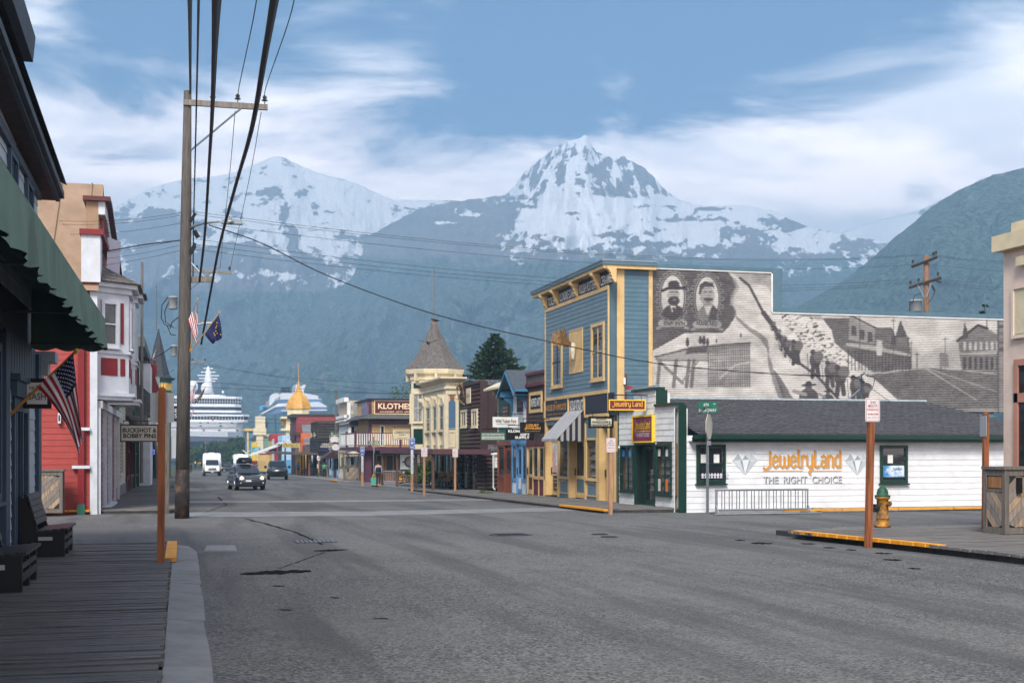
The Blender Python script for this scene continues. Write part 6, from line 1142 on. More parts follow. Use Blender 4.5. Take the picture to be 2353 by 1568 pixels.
wd = build('window', MB().frame(PF, -pY+.42, -20.5, zp+.9, ptop-2.55, .14, 0, .06).fb(PF, -pY+.42, -20.5, zp+2.75, zp+2.95, 0, .06), PK2, o); build('pane', MB().fb(PF, -pY+.56, -20.6, zp+1.04, zp+2.75, .01, .03), PANE, wd); build('pane', MB().fb(PF, -pY+.56, -20.6, zp+2.95, ptop-2.69, .01, .03), PANE, wd)
# ================= poles, lamps and wires =================
POLEW = M('old utility pole', '#57524c', .8, .5, 2.5, bump=.5, stretch=(10, 10, .6), dirt=.65, dcol=(.07, .06, .05)); TARW = M('tarred pole foot', '#2a2320', .75, .5, 3, bump=.3, dirt=.5, dcol=(.25, .13, .07), dscale=3); INS = flat('#3a3a3c', .3); WIRE = flat('#17181a'); ARMW = wood('#7d756c')
def insulator(x, y, z): return MB().lathe([(.015, 0), (.015, .10), (.09, .11), (.09, .14), (.05, .16), (.07, .22), (.04, .27)], (x, y, z), 8)
P0 = onG(418, 1190); pz = gz(P0[1]); ptx, pty = at(431, 210, 38.7)[:2]; PT = at(431, 210, 38.7)
up = thing('utility_pole', 'big weathered utility pole on the near left corner with crossarm, street lamp and flags', 'utility pole', (P0[0], P0[1], pz))
f_ = lambda t: Vector((P0[0], P0[1], pz)).lerp(PT, t)
build('pole', MB().tube([f_(.11), f_(.4), f_(.75), f_(1)], [.205, .19, .155, .115], 14), POLEW, up, True); build('tarred_foot', MB().tube([f_(-.01), f_(.112)], [.22, .208], 14), TARW, up, True)
def arm(u0, v0, u1, v1, d, h=.06, root=up, ins=(), brace=None, nm='crossarm'):
    a, b_ = at(u0, v0, d), at(u1, v1, d); n = (b_-a).normalized(); o = Vector((0, -.19, 0)); q = [a+o, b_+o]; mb = MB(); up_ = Vector((0, 0, h)); bk = Vector((0, .1, 0))
    mb.hexa([q[0]-up_, q[1]-up_, q[1]-up_+bk, q[0]-up_+bk, q[0]+up_, q[1]+up_, q[1]+up_+bk, q[0]+up_+bk]); build(nm, mb, ARMW, root)
    for t in ins: p = a.lerp(b_, t)+o+Vector((0, .05, h)); build('insulator', insulator(*p), INS, root)
    if brace: build('brace', MB().tube([at(*brace[0], d)+o, at(*brace[1], d)+o], .03, 6), GREYM, root)
arm(421, 238, 614, 250, 38.7, .085, ins=(.35, .645, .965), brace=((439, 348), (553, 253)))
arm(410, 644, 492, 643, 38.7, .09, brace=((425, 590), (468, 638)))
lp = thing('street_lamp', 'grey cobra-head street lamp on a curved arm bolted to the near utility pole', 'street lamp', at(437, 522, 38.6))
build('arm', MB().tube([at(437, 526, 38.5), at(448, 518, 38.4), at(470, 512, 38.2), at(505, 509, 38), at(515, 510, 38)], [.05, .04, .035, .03, .03], 8), GREYM, lp, True); hp = at(530, 511, 38); build('lamp_head', MB().ball(hp, .16, 8, (1, 1, .4)).box(hp.x-.27, hp.x+.34, hp.y-.11, hp.y+.11, hp.z-.05, hp.z+.06), GREYM, lp); build('sensor', MB().lathe([(.05, 0), (.05, .12)], (hp.x, hp.y, hp.z+.07), 8), GREYM, lp)
bx = at(446, 530, 38.4); build('splice_box', MB().tube([bx, bx+Vector((.12, 0, -.2))], .07, 8), BLACK, up)
for v in (497, 566, 572): q = at(441, v, 38.4); build('rack', MB().tube([q-Vector((.05, 0, .16)), q+Vector((.1, 0, .1))], .045, 6), BLACK, up)
def transformer(u0, v0, u1, v1, d, root):
    a, b_ = at(u0, v0, d), at(u1, v1, d); r = abs(b_.x-a.x)/2; c = ((a.x+b_.x)/2, a.y, b_.z); h = a.z-b_.z; build('transformer', MB().lathe([(r*.9, 0), (r, .03), (r, h*.86), (r*1.08, h*.87), (r*1.08, h*.95), (r*.7, h)], c, 14), M('grey transformer tank', '#9aa0a2', .5, .1, 4), root, True)
transformer(387, 680, 408, 710, 39.2, up)
lps = [[(386, 682), (372, 700), (370, 730), (378, 745), (400, 752)], [(389, 690), (378, 715), (380, 740), (395, 748)], [(410, 728), (395, 740), (390, 755)], [(384, 748), (392, 768), (404, 770)]]
for l in lps: build('lead_wire', MB().tube([at(u, v, 39.2) for u, v in l], .016, 5), BLACK, up)
WG = 'overhead wires'
def wire(label, pts, r=.012, sag=0, n=14, name='wire'):
    P = []
    pts = [p if isinstance(p, Vector) else at(*p) for p in pts]
    if sag:
        a, b_ = pts; P = [a.lerp(b_, i/n)-Vector((0, 0, 4*sag*(i/n)*(1-i/n))) for i in range(n+1)]
    else:
        m = len(pts); ext = [pts[0]*2-pts[1]]+pts+[pts[-1]*2-pts[-2]]
        for i in range(1, m):
            p0, p1, p2, p3 = ext[i-1:i+3]
            for k in range(6): t = k/6; P.append(.5*((2*p1)+(p2-p0)*t+(2*p0-5*p1+4*p2-p3)*t*t+(3*p1-p0-3*p2+p3)*t**3))
        P.append(pts[-1])
    o = build(name, MB().tube(P, r, 5), WIRE, loc=P[0]); return tag(o, label, 'wire', WG)
wire('left thick black cable running overhead down to the lower crossarm of the near pole', [(497, -60, 8), (492, 120, 14), (487, 260, 21), (480, 380, 28), (470, 540, 34), (458, 646, 38.5)], .036, name='cable')
wire('right thick black cable running overhead past the crossarm and down to the flags', [(640, -60, 8), (609, 120, 13), (577, 300, 19), (540, 430, 26), (505, 560, 33), (489, 640, 38), (462, 790, 46)], .036, name='cable')
wire('thick cable dropping straight to the very top of the near utility pole', [(435, -60, 12), (436, 60, 22), (437, 215, 38)], .035, name='cable')
wire('twisted chain-like cable beside the top of the near utility pole', [(457, -60, 14), (453, 150, 24), (448, 370, 33), (445, 490, 38.4), (443, 640, 38.6)], .02, name='cable')
for u, uu, lb in ((508, 490, 'thin wire to the inner insulator on the long crossarm'), (592, 546, 'thin wire to the middle insulator on the long crossarm'), (681, 608, 'thin wire to the outermost insulator on the long crossarm')): wire(lb, [(u+6, -60, 22), (u-(u-uu)*.25, 50, 26), (uu+3, 200, 35), (uu, 228+ (uu-490)*.06, 38.5)], .012)
for (a, b_, lb) in (((540, 255, 38.5), (505, 618, 72), 'thin wire from the middle of the long crossarm to the second pole'), ((600, 258, 38.5), (528, 620, 72), 'thin wire from the end of the long crossarm to the second pole')): wire(lb, [a, (a[0]*.62+b_[0]*.38, a[1]*.58+b_[1]*.42, 50), b_], .012)
RPd = 67.9
for (v0, v1, v2, lb) in ((486, 588, 600, 'upper long wire crossing the street to the right-hand pole'), (492, 590, 606, 'second long wire crossing the street to the right-hand pole'), (510, 610, 622, 'third long wire crossing the street to the right-hand pole'), (548, 642, 650, 'fourth long wire crossing to the lower crossarm of the right-hand pole'), (560, 648, 660, 'fifth long wire crossing to the lower crossarm of the right-hand pole'), (572, 652, 668, 'lowest long wire crossing to the lower crossarm of the right-hand pole')):
    wire(lb, [at(441, v0, 38.5), at(2122, v1-4, RPd)], .006, sag=.75 if v0 < 520 else .85); wire(lb.replace('crossing the street to', 'leaving the far side of').replace('crossing to', 'leaving').replace('long wire', 'short wire'), [at(2130, v1-4, RPd), at(2400, v2, 74)], .006, sag=.15); wire(lb.replace('crossing to the right-hand pole', 'running left from the near pole').replace('crossing the street to the right-hand pole', 'running left from the near pole').replace('crossing to the lower crossarm of the right-hand pole', 'running left from the near pole'), [at(418, v0+2, 38.7), at(60, v0+14+(v0-486)*.35, 46)], .006, sag=.2)
mast = at(1977, 868, 48.5)
wire('sagging black service cable from near pole down to the jewelry store roof mast', [(480, 517, 38.3), (600, 558, 39.2), (760, 636, 40.5), (1000, 722, 42.5), (1250, 782, 44.4), (1500, 833, 46), (1760, 857, 47.4), (1974, 866, 48.5)], .018, name='cable')
wire('black cable running left from the near pole above the tan roof', [(414, 552, 38.6), (330, 562, 41), (235, 577, 42.5), (130, 575, 44)], .02, name='cable')
for (a, b_, s, lb) in (((432, 826, 76), (1440, 905, 80), 1.0, 'faint wire crossing behind the tower at its eave'), ((440, 834, 76), (1250, 858, 84), .9, 'faint wire crossing just above the golden dome'), ((430, 886, 96), (1770, 892, 74), .5, 'wire crossing above the clothes store roof'), ((430, 872, 92), (1240, 900, 110), .5, 'thicker wire crossing at the golden dome spire foot'), ((430, 950, 120), (945, 965, 120), .3, 'black wire crossing low in front of the cruise ship'), ((430, 958, 120), (945, 975, 118), .3, 'lower black wire crossing in front of the cruise ship bridge'), ((432, 1000, 140), (800, 1010, 140), .3, 'lowest wire crossing above the shuttle bus'), ((430, 982, 150), (760, 990, 150), .3, 'wire crossing in front of the cruise ship decks'), ((395, 796, 42), (300, 830, 60), .2, 'wire dropping left to the white building'), ((400, 848, 90), (350, 872, 90), .1, 'wire into the red carved porch'), ((1145, 906, 136), (1310, 915, 118), .2, 'bundle of service cables to the clothes store roof')): wire(lb, [at(*a), at(*b_)], 'faint' in lb and .008 or .014, sag=s)
# second and third poles down the left kerb, pole on the right pavement, pole behind the mural
def simple_pole(label, u, vb, vt, d, r0, arms, tr=None):
    b_ = at(u, vb, d); t = at(u, vt, d); g = gz(b_.y); o = thing('utility_pole', label, 'utility pole', (b_.x, b_.y, g)); build('pole', MB().tube([(b_.x, b_.y, g-.1), (t.x, t.y, t.z)], [r0, r0*.65], 10), POLEW, o, True)
    for a in arms: arm(a[0], a[1], a[2], a[3], d, a[4], o, a[5] if len(a) > 5 else (), a[6] if len(a) > 6 else None)
    if tr: transformer(*tr, d, o)
    return o
o = simple_pole('second utility pole down the left kerb, mostly hidden behind the near one', 424, 1100, 600, 72, .17, [(426, 622, 531, 627, .07, (.25, .65, .96), ((432, 670), (485, 626))), (428, 738, 500, 742, .06)], (392, 792, 407, 818)); build('lamp_arm', MB().tube([at(440, 748, 71), at(470, 742, 71), at(500, 741, 71)], .05, 6), GREYM, o)
simple_pole('third utility pole down the left kerb with small crossarm by the ship mast', 428, 1085, 820, 118, .17, [(430, 831, 472, 832, .08, (.3, .97), ((432, 858), (455, 832)))])
o = simple_pole('bare wooden pole with cable bundle rising behind the cone sign', 772, 1094, 896, 136, .19, []); simple_pole('thin grey pole behind the gemstone shop signs', 655, 1082, 1016, 196, .16, []); simple_pole('thin dark pole standing before the cruise ship hull', 473, 1060, 1010, 330, .18, [(468, 1016, 480, 1016, .12)])
rp = at(2126, 880, RPd); rt = at(2128, 587, RPd); o = thing('utility_pole', 'brown utility pole with two slanted crossarms behind the mural wall', 'utility pole', (rp.x, rp.y, gz(rp.y))); build('pole', MB().tube([(rp.x, rp.y, gz(rp.y)), rt], [.19, .14], 12), M('brown utility pole', '#7a5c48', .8, .3, 3, bump=.3, stretch=(8, 8, .7)), o, True)
DARKW = wood('#4a4340')
for (u0, v0, u1, v1, ii) in ((2101, 611, 2138, 594, (.05, .85, .95)), (2095, 659, 2147, 641, (.05, .30, .9))):
    a, b_ = at(u0, v0, RPd), at(u1, v1, RPd); b_.y -= .6; a.y += .3; build('crossarm', MB().tube([a, b_], .09, 4), DARKW, o)
    for t in ii: build('insulator', insulator(*(a.lerp(b_, t)+Vector((0, 0, .08)))), INS, o)
build('brace', MB().tube([at(2122, 682, RPd-.3), at(2108, 655, RPd-.3)], .035, 5).tube([at(2128, 682, RPd-.3), at(2140, 645, RPd-.3)], .035, 5), GREYM, o); transformer(2090, 688, 2120, 716, RPd-.5, o); build('cutout', MB().tube([at(2141, 655, RPd-.6), at(2147, 668, RPd-.6)], .07, 6).tube([at(2150, 645, RPd-.6), at(2162, 648, RPd-.6)], .05, 6), INS, o)
build('jumper_wire', MB().tube([at(2128, 700, RPd-.5), at(2140, 686, RPd-.5), at(2148, 668, RPd-.5)], .02, 5).tube([at(2096, 695, RPd-.7), at(2100, 680, RPd-.7), at(2116, 672, RPd-.7)], .02, 5), BLACK, o)
ms = thing('service_mast', 'grey service mast with weatherhead on the jewelry store roof', 'mast', (mast.x, mast.y, 3.4)); build('mast', MB().tube([(mast.x, mast.y, 3.2), (mast.x, mast.y, mast.z+.1), (mast.x+.12, mast.y-.1, mast.z+.2), (mast.x+.22, mast.y-.2, mast.z+.08)], .055, 8), GREYM, ms, True); build('brace', MB().tube([(mast.x-.7, mast.y-.1, 3.5), (mast.x, mast.y, mast.z-.4)], .03, 6), GREYM, ms); build('lead_wire', MB().tube([(mast.x+.22, mast.y-.2, mast.z+.08), (mast.x+.5, mast.y-.2, mast.z), (mast.x+.4, mast.y-.2, mast.z-.35), (mast.x, mast.y-.1, mast.z-.1), (mast.x-.4, mast.y-.1, mast.z+.05)], .02, 5).tube([(mast.x, mast.y, mast.z-.1), (mast.x+1.1, mast.y-.4, 3.45)], .012, 4), BLACK, ms)
# ================= flags =================
FRED, FWHT, FBLU = flat('#a01c28', .8), flat('#dcdce0', .8), flat('#141a46', .8)
def flag(name, label, pole, edge, d, kind, fold=.06, polemat=None, pr=.018, base=None):
    """cloth hanging from a slanted pole: pole (tip, base) and free edge points (tip side, base side), all measured at depth d"""
    T, B = at(*pole[0], d), at(*pole[1], d); E0, E1 = at(*edge[0], d), at(*edge[1], d); M0, M1 = at(*edge[2], d), at(*edge[3], d)
    root = thing(name, label, 'flag', at(*(base or pole[1]), d)); pb = at(*(base or pole[1]), d)
    build('flag_pole', MB().tube([pb+Vector((0, .02, 0)), T+(T-B).normalized()*.05+Vector((0, .02, 0))], pr, 8), polemat or wood('#a98248'), root); build('finial', MB().ball(T+(T-B).normalized()*.07, pr*1.8, 6), flat('#c8a040'), root)
    ns, nt2 = 26, 30; mb = MB(); nrm = Vector((-ST, -CT, 0))
    def pt(s, t):
        h = T.lerp(B, s); e = E0.lerp(E1, s); m = M0.lerp(M1, s); p = h*(1-t)**2+m*2*t*(1-t)+e*t*t
        return p+nrm*(fold*(t**.7)*(math.sin(s*9+t*2.2)+.5*math.sin(s*19-t*4)))
    for i in range(ns+1):
        for j in range(nt2+1): mb.v.append(tuple(pt(i/ns, j/nt2)))
    for i in range(ns):
        for j in range(nt2):
            a = i*(nt2+1)+j; mb.f.append((a, a+1, a+nt2+2, a+nt2+1))
            mb.mi.append((2 if (i < 14 and j < 12) else (0 if (i//2) % 2 == 0 else 1)) if kind == 'us' else 2)
    c = build('cloth', mb, [FRED, FWHT, FBLU], root, True)
    def star(s, t, r, mat):
        p = pt(s, t)+nrm*.012; q = MB(); ax = Vector((CT, -ST, 0)); az_ = Vector((0, 0, 1)); v = [p+(ax*math.sin(k*math.pi/5)+az_*math.cos(k*math.pi/5))*(r if k % 2 == 0 else r*.42) for k in range(10)]; q.add(v, [tuple(range(10))]); build('star', q, mat, c)
    L_ = (T-B).length
    if kind == 'us':
        for r_ in range(9):
            for k in range(6 if r_ % 2 == 0 else 5): star(7/13*(r_+.7)/9.4, .4*(k+.7+(.5 if r_ % 2 else 0))/6.5, L_*.021, FWHT)
    else:
        for s, t in ((.2, .2), (.28, .28), (.36, .30), (.42, .42), (.56, .44), (.54, .58), (.40, .56), (.14, .80)): star(s, t, L_*.035, flat('#d8b030'))
    return root
flag('flag_near', 'large American flag hanging from a yellow pole on the near left shop', ((168, 812), (84, 888)), ((190, 1000), (180, 1045), (178, 900), (150, 950)), 19.6, 'us', .05, flat('#b07a2c'), .022, (4, 970)).name = 'flag'
bk = at(4, 972, 19.6); tag(build('flag_bracket', MB().tube([bk, bk+Vector((-.05, 0, -.05)), bk+Vector((-.12, .1, 0))], .03, 6), WPT, loc=bk), 'white metal bracket holding the near flag pole', 'bracket')
flag('flag', 'American flag on the utility pole next to the blue flag', ((452, 691), (432, 735)), ((455, 752), (450, 790), (456, 720), (440, 765)), 38.2, 'us', .05, base=(437, 806))
flag('flag', 'dark blue flag with gold stars angled from the utility pole', ((502, 722), (470, 768)), ((511, 775), (488, 790), (510, 750), (482, 785)), 38.2, 'ak', .06, base=(436, 808))
flag('flag', 'American flag by the copper cupola on the left row', ((357, 806), (348, 826)), ((352, 828), (337, 842), (356, 816), (344, 834)), 98, 'us', .06, base=(352, 832))
flag('flag', 'American flag low on the third pole before the cruise ship', ((450, 880), (436, 905)), ((446, 915), (434, 925), (450, 897), (438, 918)), 110, 'us', .06, base=(430, 920))
flag('flag', 'blue flag low on the third pole before the cruise ship', ((471, 890), (446, 925)), ((462, 915), (436, 935), (468, 905), (442, 932)), 110, 'ak', .06, base=(430, 940))
flag('flag', 'small American flag at the foot of the pole row by the ship hull', ((447, 936), (438, 952)), ((443, 953), (432, 960), (446, 944), (436, 957)), 130, 'us', .05, base=(432, 958))
# ================= hanging shop signs =================
def hang(label, box, Y, bg, lines, frame=None, ft=.04, th=.07, rod=True, side='R', name='hanging_sign'):
    u0, v0, u1, v1 = box; f = Face('C', Y); a0, a1, z0, z1 = f.rect(u0, v0, u1, v1); o = thing(name, label, 'sign', ((a0+a1)/2, Y, z0))
    b_ = build('board', MB().fb(f, a0, a1, z0, z1, -th, 0), bg, o)
    if frame: build('frame', MB().frame(f, a0, a1, z0, z1, ft, -th-.01, .02), frame, o)
    for ln in lines:
        t, x0, x1, y0, y1, m, bo = ln[:7]; k = ln[7] if len(ln) > 7 else 0
        (stroke_word if k == 'S' else letter)(t, f, a0+(a1-a0)*x0, a0+(a1-a0)*x1, z0+(z1-z0)*y0, z0+(z1-z0)*y1, .012, m, o, *(() if k == 'S' else (bo+.012,)))
    if rod: build('hanger', MB().tube([f.w(a0+.1, z1+.16, -th/2), f.w(a1+(.25 if side == 'R' else 0), z1+.16, -th/2)], .02, 5).tube([f.w(a0+.15, z1, -th/2), f.w(a0+.15, z1+.16, -th/2)], .012, 4).tube([f.w(a1-.15, z1, -th/2), f.w(a1-.15, z1+.16, -th/2)], .012, 4), BLACK, o)
    return o, f, (a0, a1, z0, z1)
def yR(u, X=15.9): return onX(X, u)[0]
WHT, CRS = flat('#dedcd6'), flat('#cfc9b0'); TEALF = flat('#2d5a50'); CHAR = flat('#202024')
hang('maroon hanging sign with yellow letters over the jewelry store corner', (1398, 917, 1483, 942.5), yR(1484, 15.8), WINE, [('Jewelry Land', .10, .92, .16, .84, GOLD, 0, 'S')], GOLD, .04)
hang('cream hanging sign with black frame by the blue shop right door', (1353, 955.5, 1409, 983), yR(1412, 16.0), CRS, [('SKAGWAY', .28, .72, .68, .84, CHAR, .01), ('HANDLOOM &', .12, .88, .42, .62, CHAR, .02), ('HANDICRAFTS', .10, .92, .15, .36, CHAR, .02)], BLACK, .07)
hang('black hanging sign with gold letters by the shingled shop', (1195, 969, 1251, 995), yR(1254), BLACK, [('LUXURY', .24, .76, .60, .84, GOLDL, .01), ('JEWELERS', .17, .84, .30, .56, GOLDL, .01), ('diamonds  ammolite  tanzanite', .2, .8, .17, .24, GOLDL, 0)], None)
hang('wide black hanging sign with white letters half behind the gold-lettered sign', (1162, 984, 1227, 1010), yR(1229), BLACK, [('KLONDIKE', .08, .80, .66, .90, LAMPW, .03), ('GIFT', .50, .84, .38, .60, LAMPW, .03), ('SUPPLY', .32, .84, .10, .34, LAMPW, .03)])
hang('white hanging sign with thin black letters by the white gabled shop', (1132, 957, 1190, 981), yR(1193), WHT, [('Wild Yukon Furs', .10, .92, .42, .78, CHAR, .005), ('Tlingit Native owned & operated', .14, .88, .22, .34, CHAR, 0)])
hang('pale green-framed hanging sign by the green shop', (1104, 992, 1161, 1011), yR(1164), flat('#b9c2b2'), [('A FINE LINE ALASKAN GIFTS', .05, .96, .46, .74, CHAR, .01), ('Locally Owned and Operated', .12, .88, .16, .34, CHAR, 0)], TEALF, .05)
hang('cream hanging sign with chamfered black border at the tower corner', (901, 984.5, 946, 1009), 88.2, CREAM, [("CORRINGTON'S", .10, .90, .56, .80, CHAR, .0), ('IVORY', .34, .68, .36, .50, CHAR, .0), ('SKAGWAY ALASKA', .26, .76, .12, .20, CHAR, 0)], flat('#b79f66'), .05)
hang('cream and black sign of the jewelry company above the cone sign', (758, 990, 794, 1003), 133, flat('#a79c84'), [('SKAGWAY', .18, .86, .62, .88, CHAR, .03), ('JEWELRY', .18, .86, .36, .60, CHAR, .03), ('CO.', .40, .62, .10, .32, CHAR, .03)], TEALF, .1)
hang('small black sign with cream letters under the jewelry company sign', (758, 1003.5, 794, 1008), 133, BLACK, [('PANDORA', .40, .86, .2, .8, CRS, .02)], None, rod=False)
hang('navy sign with cream letters left of the cone sign', (733, 1016, 776, 1033.5), 131, flat('#1a1f48'), [('CREATIVE', .14, .86, .66, .90, CRS, .02), ('GOLDSMITHS', .06, .98, .36, .62, CRS, .02), ('OF ALASKA', .50, .96, .10, .28, CRS, .02)])
hang('black sign with tall cream letters right of the cone sign', (779.5, 1019.5, 794, 1034), 126, BLACK, [('KONE', .12, .9, .3, .85, CRS, .03), ('KOMPANY', .2, .8, .08, .2, CRS, 0)])
hang('black sign with pale yellow letters and gold frame by the maroon building', (648.5, 1017.5, 688, 1027.5), 172, CHAR, [('The PANTHEON', .04, .96, .18, .84, flat('#d8c47c'), .02)], flat('#c8a850'), .1)
hang('dark red sign with white letters by the green-grey mansard shop', (595.5, 1036, 624, 1044), 226, paint('#8e1f2a'), [("MINER'S GEMS", .06, .94, .36, .86, WHT, .03)], None)
hang('plain white sign board above the dark red gem sign', (617, 1028.5, 635, 1036), 218, flat('#d2d8da'), [('SWAROVSKI', .12, .88, .55, .8, flat('#8a979c'), 0), ('INTERNATIONAL', .12, .88, .2, .42, flat('#8a979c'), 0)], flat('#8a9296'), .1)
hang('bright teal sign with white letters at the far end of the right side', (579, 1027.5, 598, 1037.5), 262, flat('#1f8fb0'), [('EMPIRE', .3, .8, .55, .85, WHT, .02), ('JEWELERS', .12, .88, .15, .42, WHT, .02)])
# oval board of the clothes store
f = Face('C', 108.5); q = f.rect(792.5, 1036, 831.5, 1046.5); o = thing('hanging_sign', 'arched cream board with dark red ribbon under the maroon balcony', 'sign', ((q[0]+q[1])/2, 108.5, q[2])); n = 12
build('board', MB().prism(f, [(q[0]+(q[1]-q[0])*i/n, q[2]+(q[3]-q[2])*(.25+.75*math.sin(math.pi*i/n))) for i in range(n+1)]+[(q[1], q[2]), (q[0], q[2])], -.06, 0), CRS, o); build('ribbon', MB().prism(f, [(q[0]-.1, q[2]+.14), (q[0]+.35, q[2]+.24), ((q[0]+q[1])/2, q[3]-.18), (q[1]-.35, q[2]+.24), (q[1]+.1, q[2]+.14), (q[1]-.3, q[2]+.0), ((q[0]+q[1])/2, q[3]-.40), (q[0]+.3, q[2]+.0)], 0, .02), paint('#4a1c24'), o); letter('KLOTHES RUSH', f, q[0]+.35, q[1]-.35, q[3]-.42, q[3]-.26, .03, CRS, o)
# ice cream cone sign
f = Face('C', 128); o = thing('cone_sign', 'giant white double-scoop ice cream cone cutout sign hanging over the pavement', 'sign', (*onY(128, 768)[:1], 128, f.px(768, 1046)[1])); g = lambda pts: [f.px(*c3(x, y)) for x, y in pts]
build('scoop', MB().prism(f, g([(800, 900), (795, 870), (812, 845), (850, 835), (885, 845), (902, 870), (898, 900), (880, 912), (850, 902), (825, 914)])[::-1], -.08, .06), flat('#d9d4d2'), o); build('scoop', MB().prism(f, g([(822, 985), (818, 955), (838, 935), (870, 930), (898, 945), (902, 980), (890, 1002), (860, 1006), (835, 1000)])[::-1], -.08, .06), flat('#d9d4d2'), o); build('cone_neck', MB().prism(f, g([(822, 905), (895, 905), (890, 945), (830, 945)])[::-1], -.1, -.01), flat('#6a4a3a'), o); build('cone_tip', MB().prism(f, g([(842, 1000), (890, 1000), (872, 1066), (864, 1066)])[::-1], -.1, .02), flat('#4a3630'), o)
# left side signs
hang('cream board sign with black letters hanging behind the brown post', (276, 974, 364, 1014.5), 58.5, flat('#c9c3ae'), [('BUCKSHOT &', .06, .95, .54, .80, CHAR, .015), ('BOBBY PINS', .08, .94, .22, .48, CHAR, .015)], BLACK, .05, side='L')
hang('navy sign with white letters between the brown post and utility pole', (348, 930, 408, 969), 96, flat('#1a2244'), [('CHEESE', .30, .99, .58, .80, WHT, .02), ('CURIOS', .10, .99, .24, .52, WHT, .02)], WHT, .05, side='L')
sg = hang('white sign with grey letters in a dark frame, half hidden by the near flag', (46, 868, 118, 938), 22.5, BLACK, [], None, th=.05, rod=False)
f = Face('C', 22.44); q = f.rect(62, 878, 108, 928); o = sg[0]; build('sign_face', MB().fb(f, *q, -.02, .01), WHT, o)
for t, x0, x1, y0, y1 in (('THE', .08, .38, .66, .82), ('GOLD', .44, .96, .62, .86), ('SASH', .06, .94, .2, .52)): letter(t, f, q[0]+(q[1]-q[0])*x0, q[0]+(q[1]-q[0])*x1, q[2]+(q[3]-q[2])*y0, q[2]+(q[3]-q[2])*y1, .016, flat('#4a4d52'), o, .01)
f = Face('C', 118); q = f.rect(345, 1033, 354, 1042); o = thing('lit_sign', 'small bright blue lit sign outside the pale blue art shop', 'sign', (q[0], 118, q[2])); build('panel', MB().fb(f, *q, -.15, 0), M('blue lit panel', '#1030c0', .4, .1, 3, emit=.6), o); build('frame', MB().frame(f, q[0]-.05, q[1]+.05, q[2]-.05, q[3]+.05, .06, -.16, .02), WPT, o)
f = Face('C', 43.3); 
for (x0, y0, x1, y1, nm, lb) in ((133, 915, 150, 945, 'dark red framed plaque', 'small dark red framed plaque on the red shop side wall'), (133, 948, 140, 972, 'white plaque', 'small white plaque below the framed one on the red wall')): q = Face('C', 43.55).rect(x0, y0, x1, y1); o = tag(build('plaque', MB().fb(Face('C', 43.55), *q, -.08, .03).frame(Face('C', 43.55), q[0], q[1], q[2], q[3], .07, .03, .06), WPT if 'white p' in nm else paint('#8a3030'), loc=(q[0], 43.5, q[2])), lb, 'plaque')
# ================= posts and traffic signs =================
CED = M('cedar post', '#8c5230', .75, .4, 2, bump=.2, stretch=(8, 8, .7), dirt=.2, dcol=(.12, .06, .03)); CEDP = M('pale cedar post', '#a98062', .75, .3, 2, bump=.2, stretch=(8, 8, .7), dirt=.2); SIGNW = paint('#dcd9d8', .4, dirt=.05); SRED = flat('#b02a34'); SIGNB = flat('#a4a8ab', .45); GREENS = paint('#1d6a52', .4); BLUES = paint('#2458a8', .4)
def rplate(fc, a0, a1, z0, z1, r, d0, d1):
    p = []
    for cx, cz, s in ((a1-r, z0+r, -90), (a1-r, z1-r, 0), (a0+r, z1-r, 90), (a0+r, z0+r, 180)): p += [(cx+r*math.cos(R(s+k*30)), cz+r*math.sin(R(s+k*30))) for k in range(4)]
    return MB().prism(fc, p, d0, d1)
F0 = Face('C', 0)
def parking_sign(label, h, plate_top, mat, back=False, lean=0.0):
    o = thing('parking_sign', label, 'street sign', (0, 0, 0), 'wooden sign posts'); t = .055
    build('post', MB().hexa([(-t, -t, -.2), (t, -t, -.2), (t, t, -.2), (-t, t, -.2), (-t+lean, -t, h), (t+lean, -t, h), (t+lean, t, h), (-t+lean, t, h)]).hexa([(-t+lean, -t, h), (t+lean, -t, h), (t+lean, t, h), (-t+lean, t, h), (-.02+lean, -.02, h+.03), (.02+lean, -.02, h+.03), (.02+lean, .02, h+.03), (-.02+lean, .02, h+.03)]), mat, o)
    z1, z0 = plate_top, plate_top-.457; fc = Face('C', t if back else -t); s = -1 if back else 1
    p = build('plate', rplate(fc, -.155+lean, .155+lean, z0, z1, .03, 0 if not back else -.012, .012 if not back else 0), SIGNB if back else SIGNW, o)
    if not back:
        build('border', MB().frame(fc, -.140+lean, .140+lean, z0+.015, z1-.015, .007, .012, .015), SRED, p)
        for tx, w, y0, y1 in (('20', .06, .345, .395), ('MINUTE', .10, .275, .325), ('PARKING', .12, .205, .255), ('8AM-6PM', .11, .125, .165), ('APRIL 15-OCT 15', .118, .065, .09)): letter(tx, fc, -w+lean, w+lean, z0+y0, z0+y1, .016, SRED, p, .008)
        for z in (z0+.03, z1-.03): build('bolt', MB().lathe([(.012, 0), (.012, .01)], (lean, 0, z), 6), CHAR, p)
    return o
def put(o, u, v, h, label=None):
    x, y = onG(u, v, h); o.location = (x, y, gz(y)+h)
    if label: o['label'] = label
    return o
pk = parking_sign('20 minute parking sign on tall cedar post by the near right hydrant', 2.25, 2.72, CED, lean=.06); put(pk, 1994, 1238, .16)
pk2 = parking_sign('20 minute parking sign on pale post before the blue shop doors', 1.95, 2.3, CEDP); put(pk2, 1402, 1172, .13)
for (u, v, lb) in ((1045, 1127, '20 minute parking sign on brown post before the log house steps'), (974, 1134, '20 minute parking sign on grey post before the benches'), (669, 1074, '20 minute parking sign by the pale blue shop and dark SUV'), (732, 1094.5, '20 minute parking sign before the orange shop'), (752, 1096.5, '20 minute parking sign before the dark log shop'), (828, 1103, '20 minute parking sign before the clothes store corner')):
    x, y = onG(u, v, .12); c = again(pk2, (x, y, gz(y)+.12), lb)
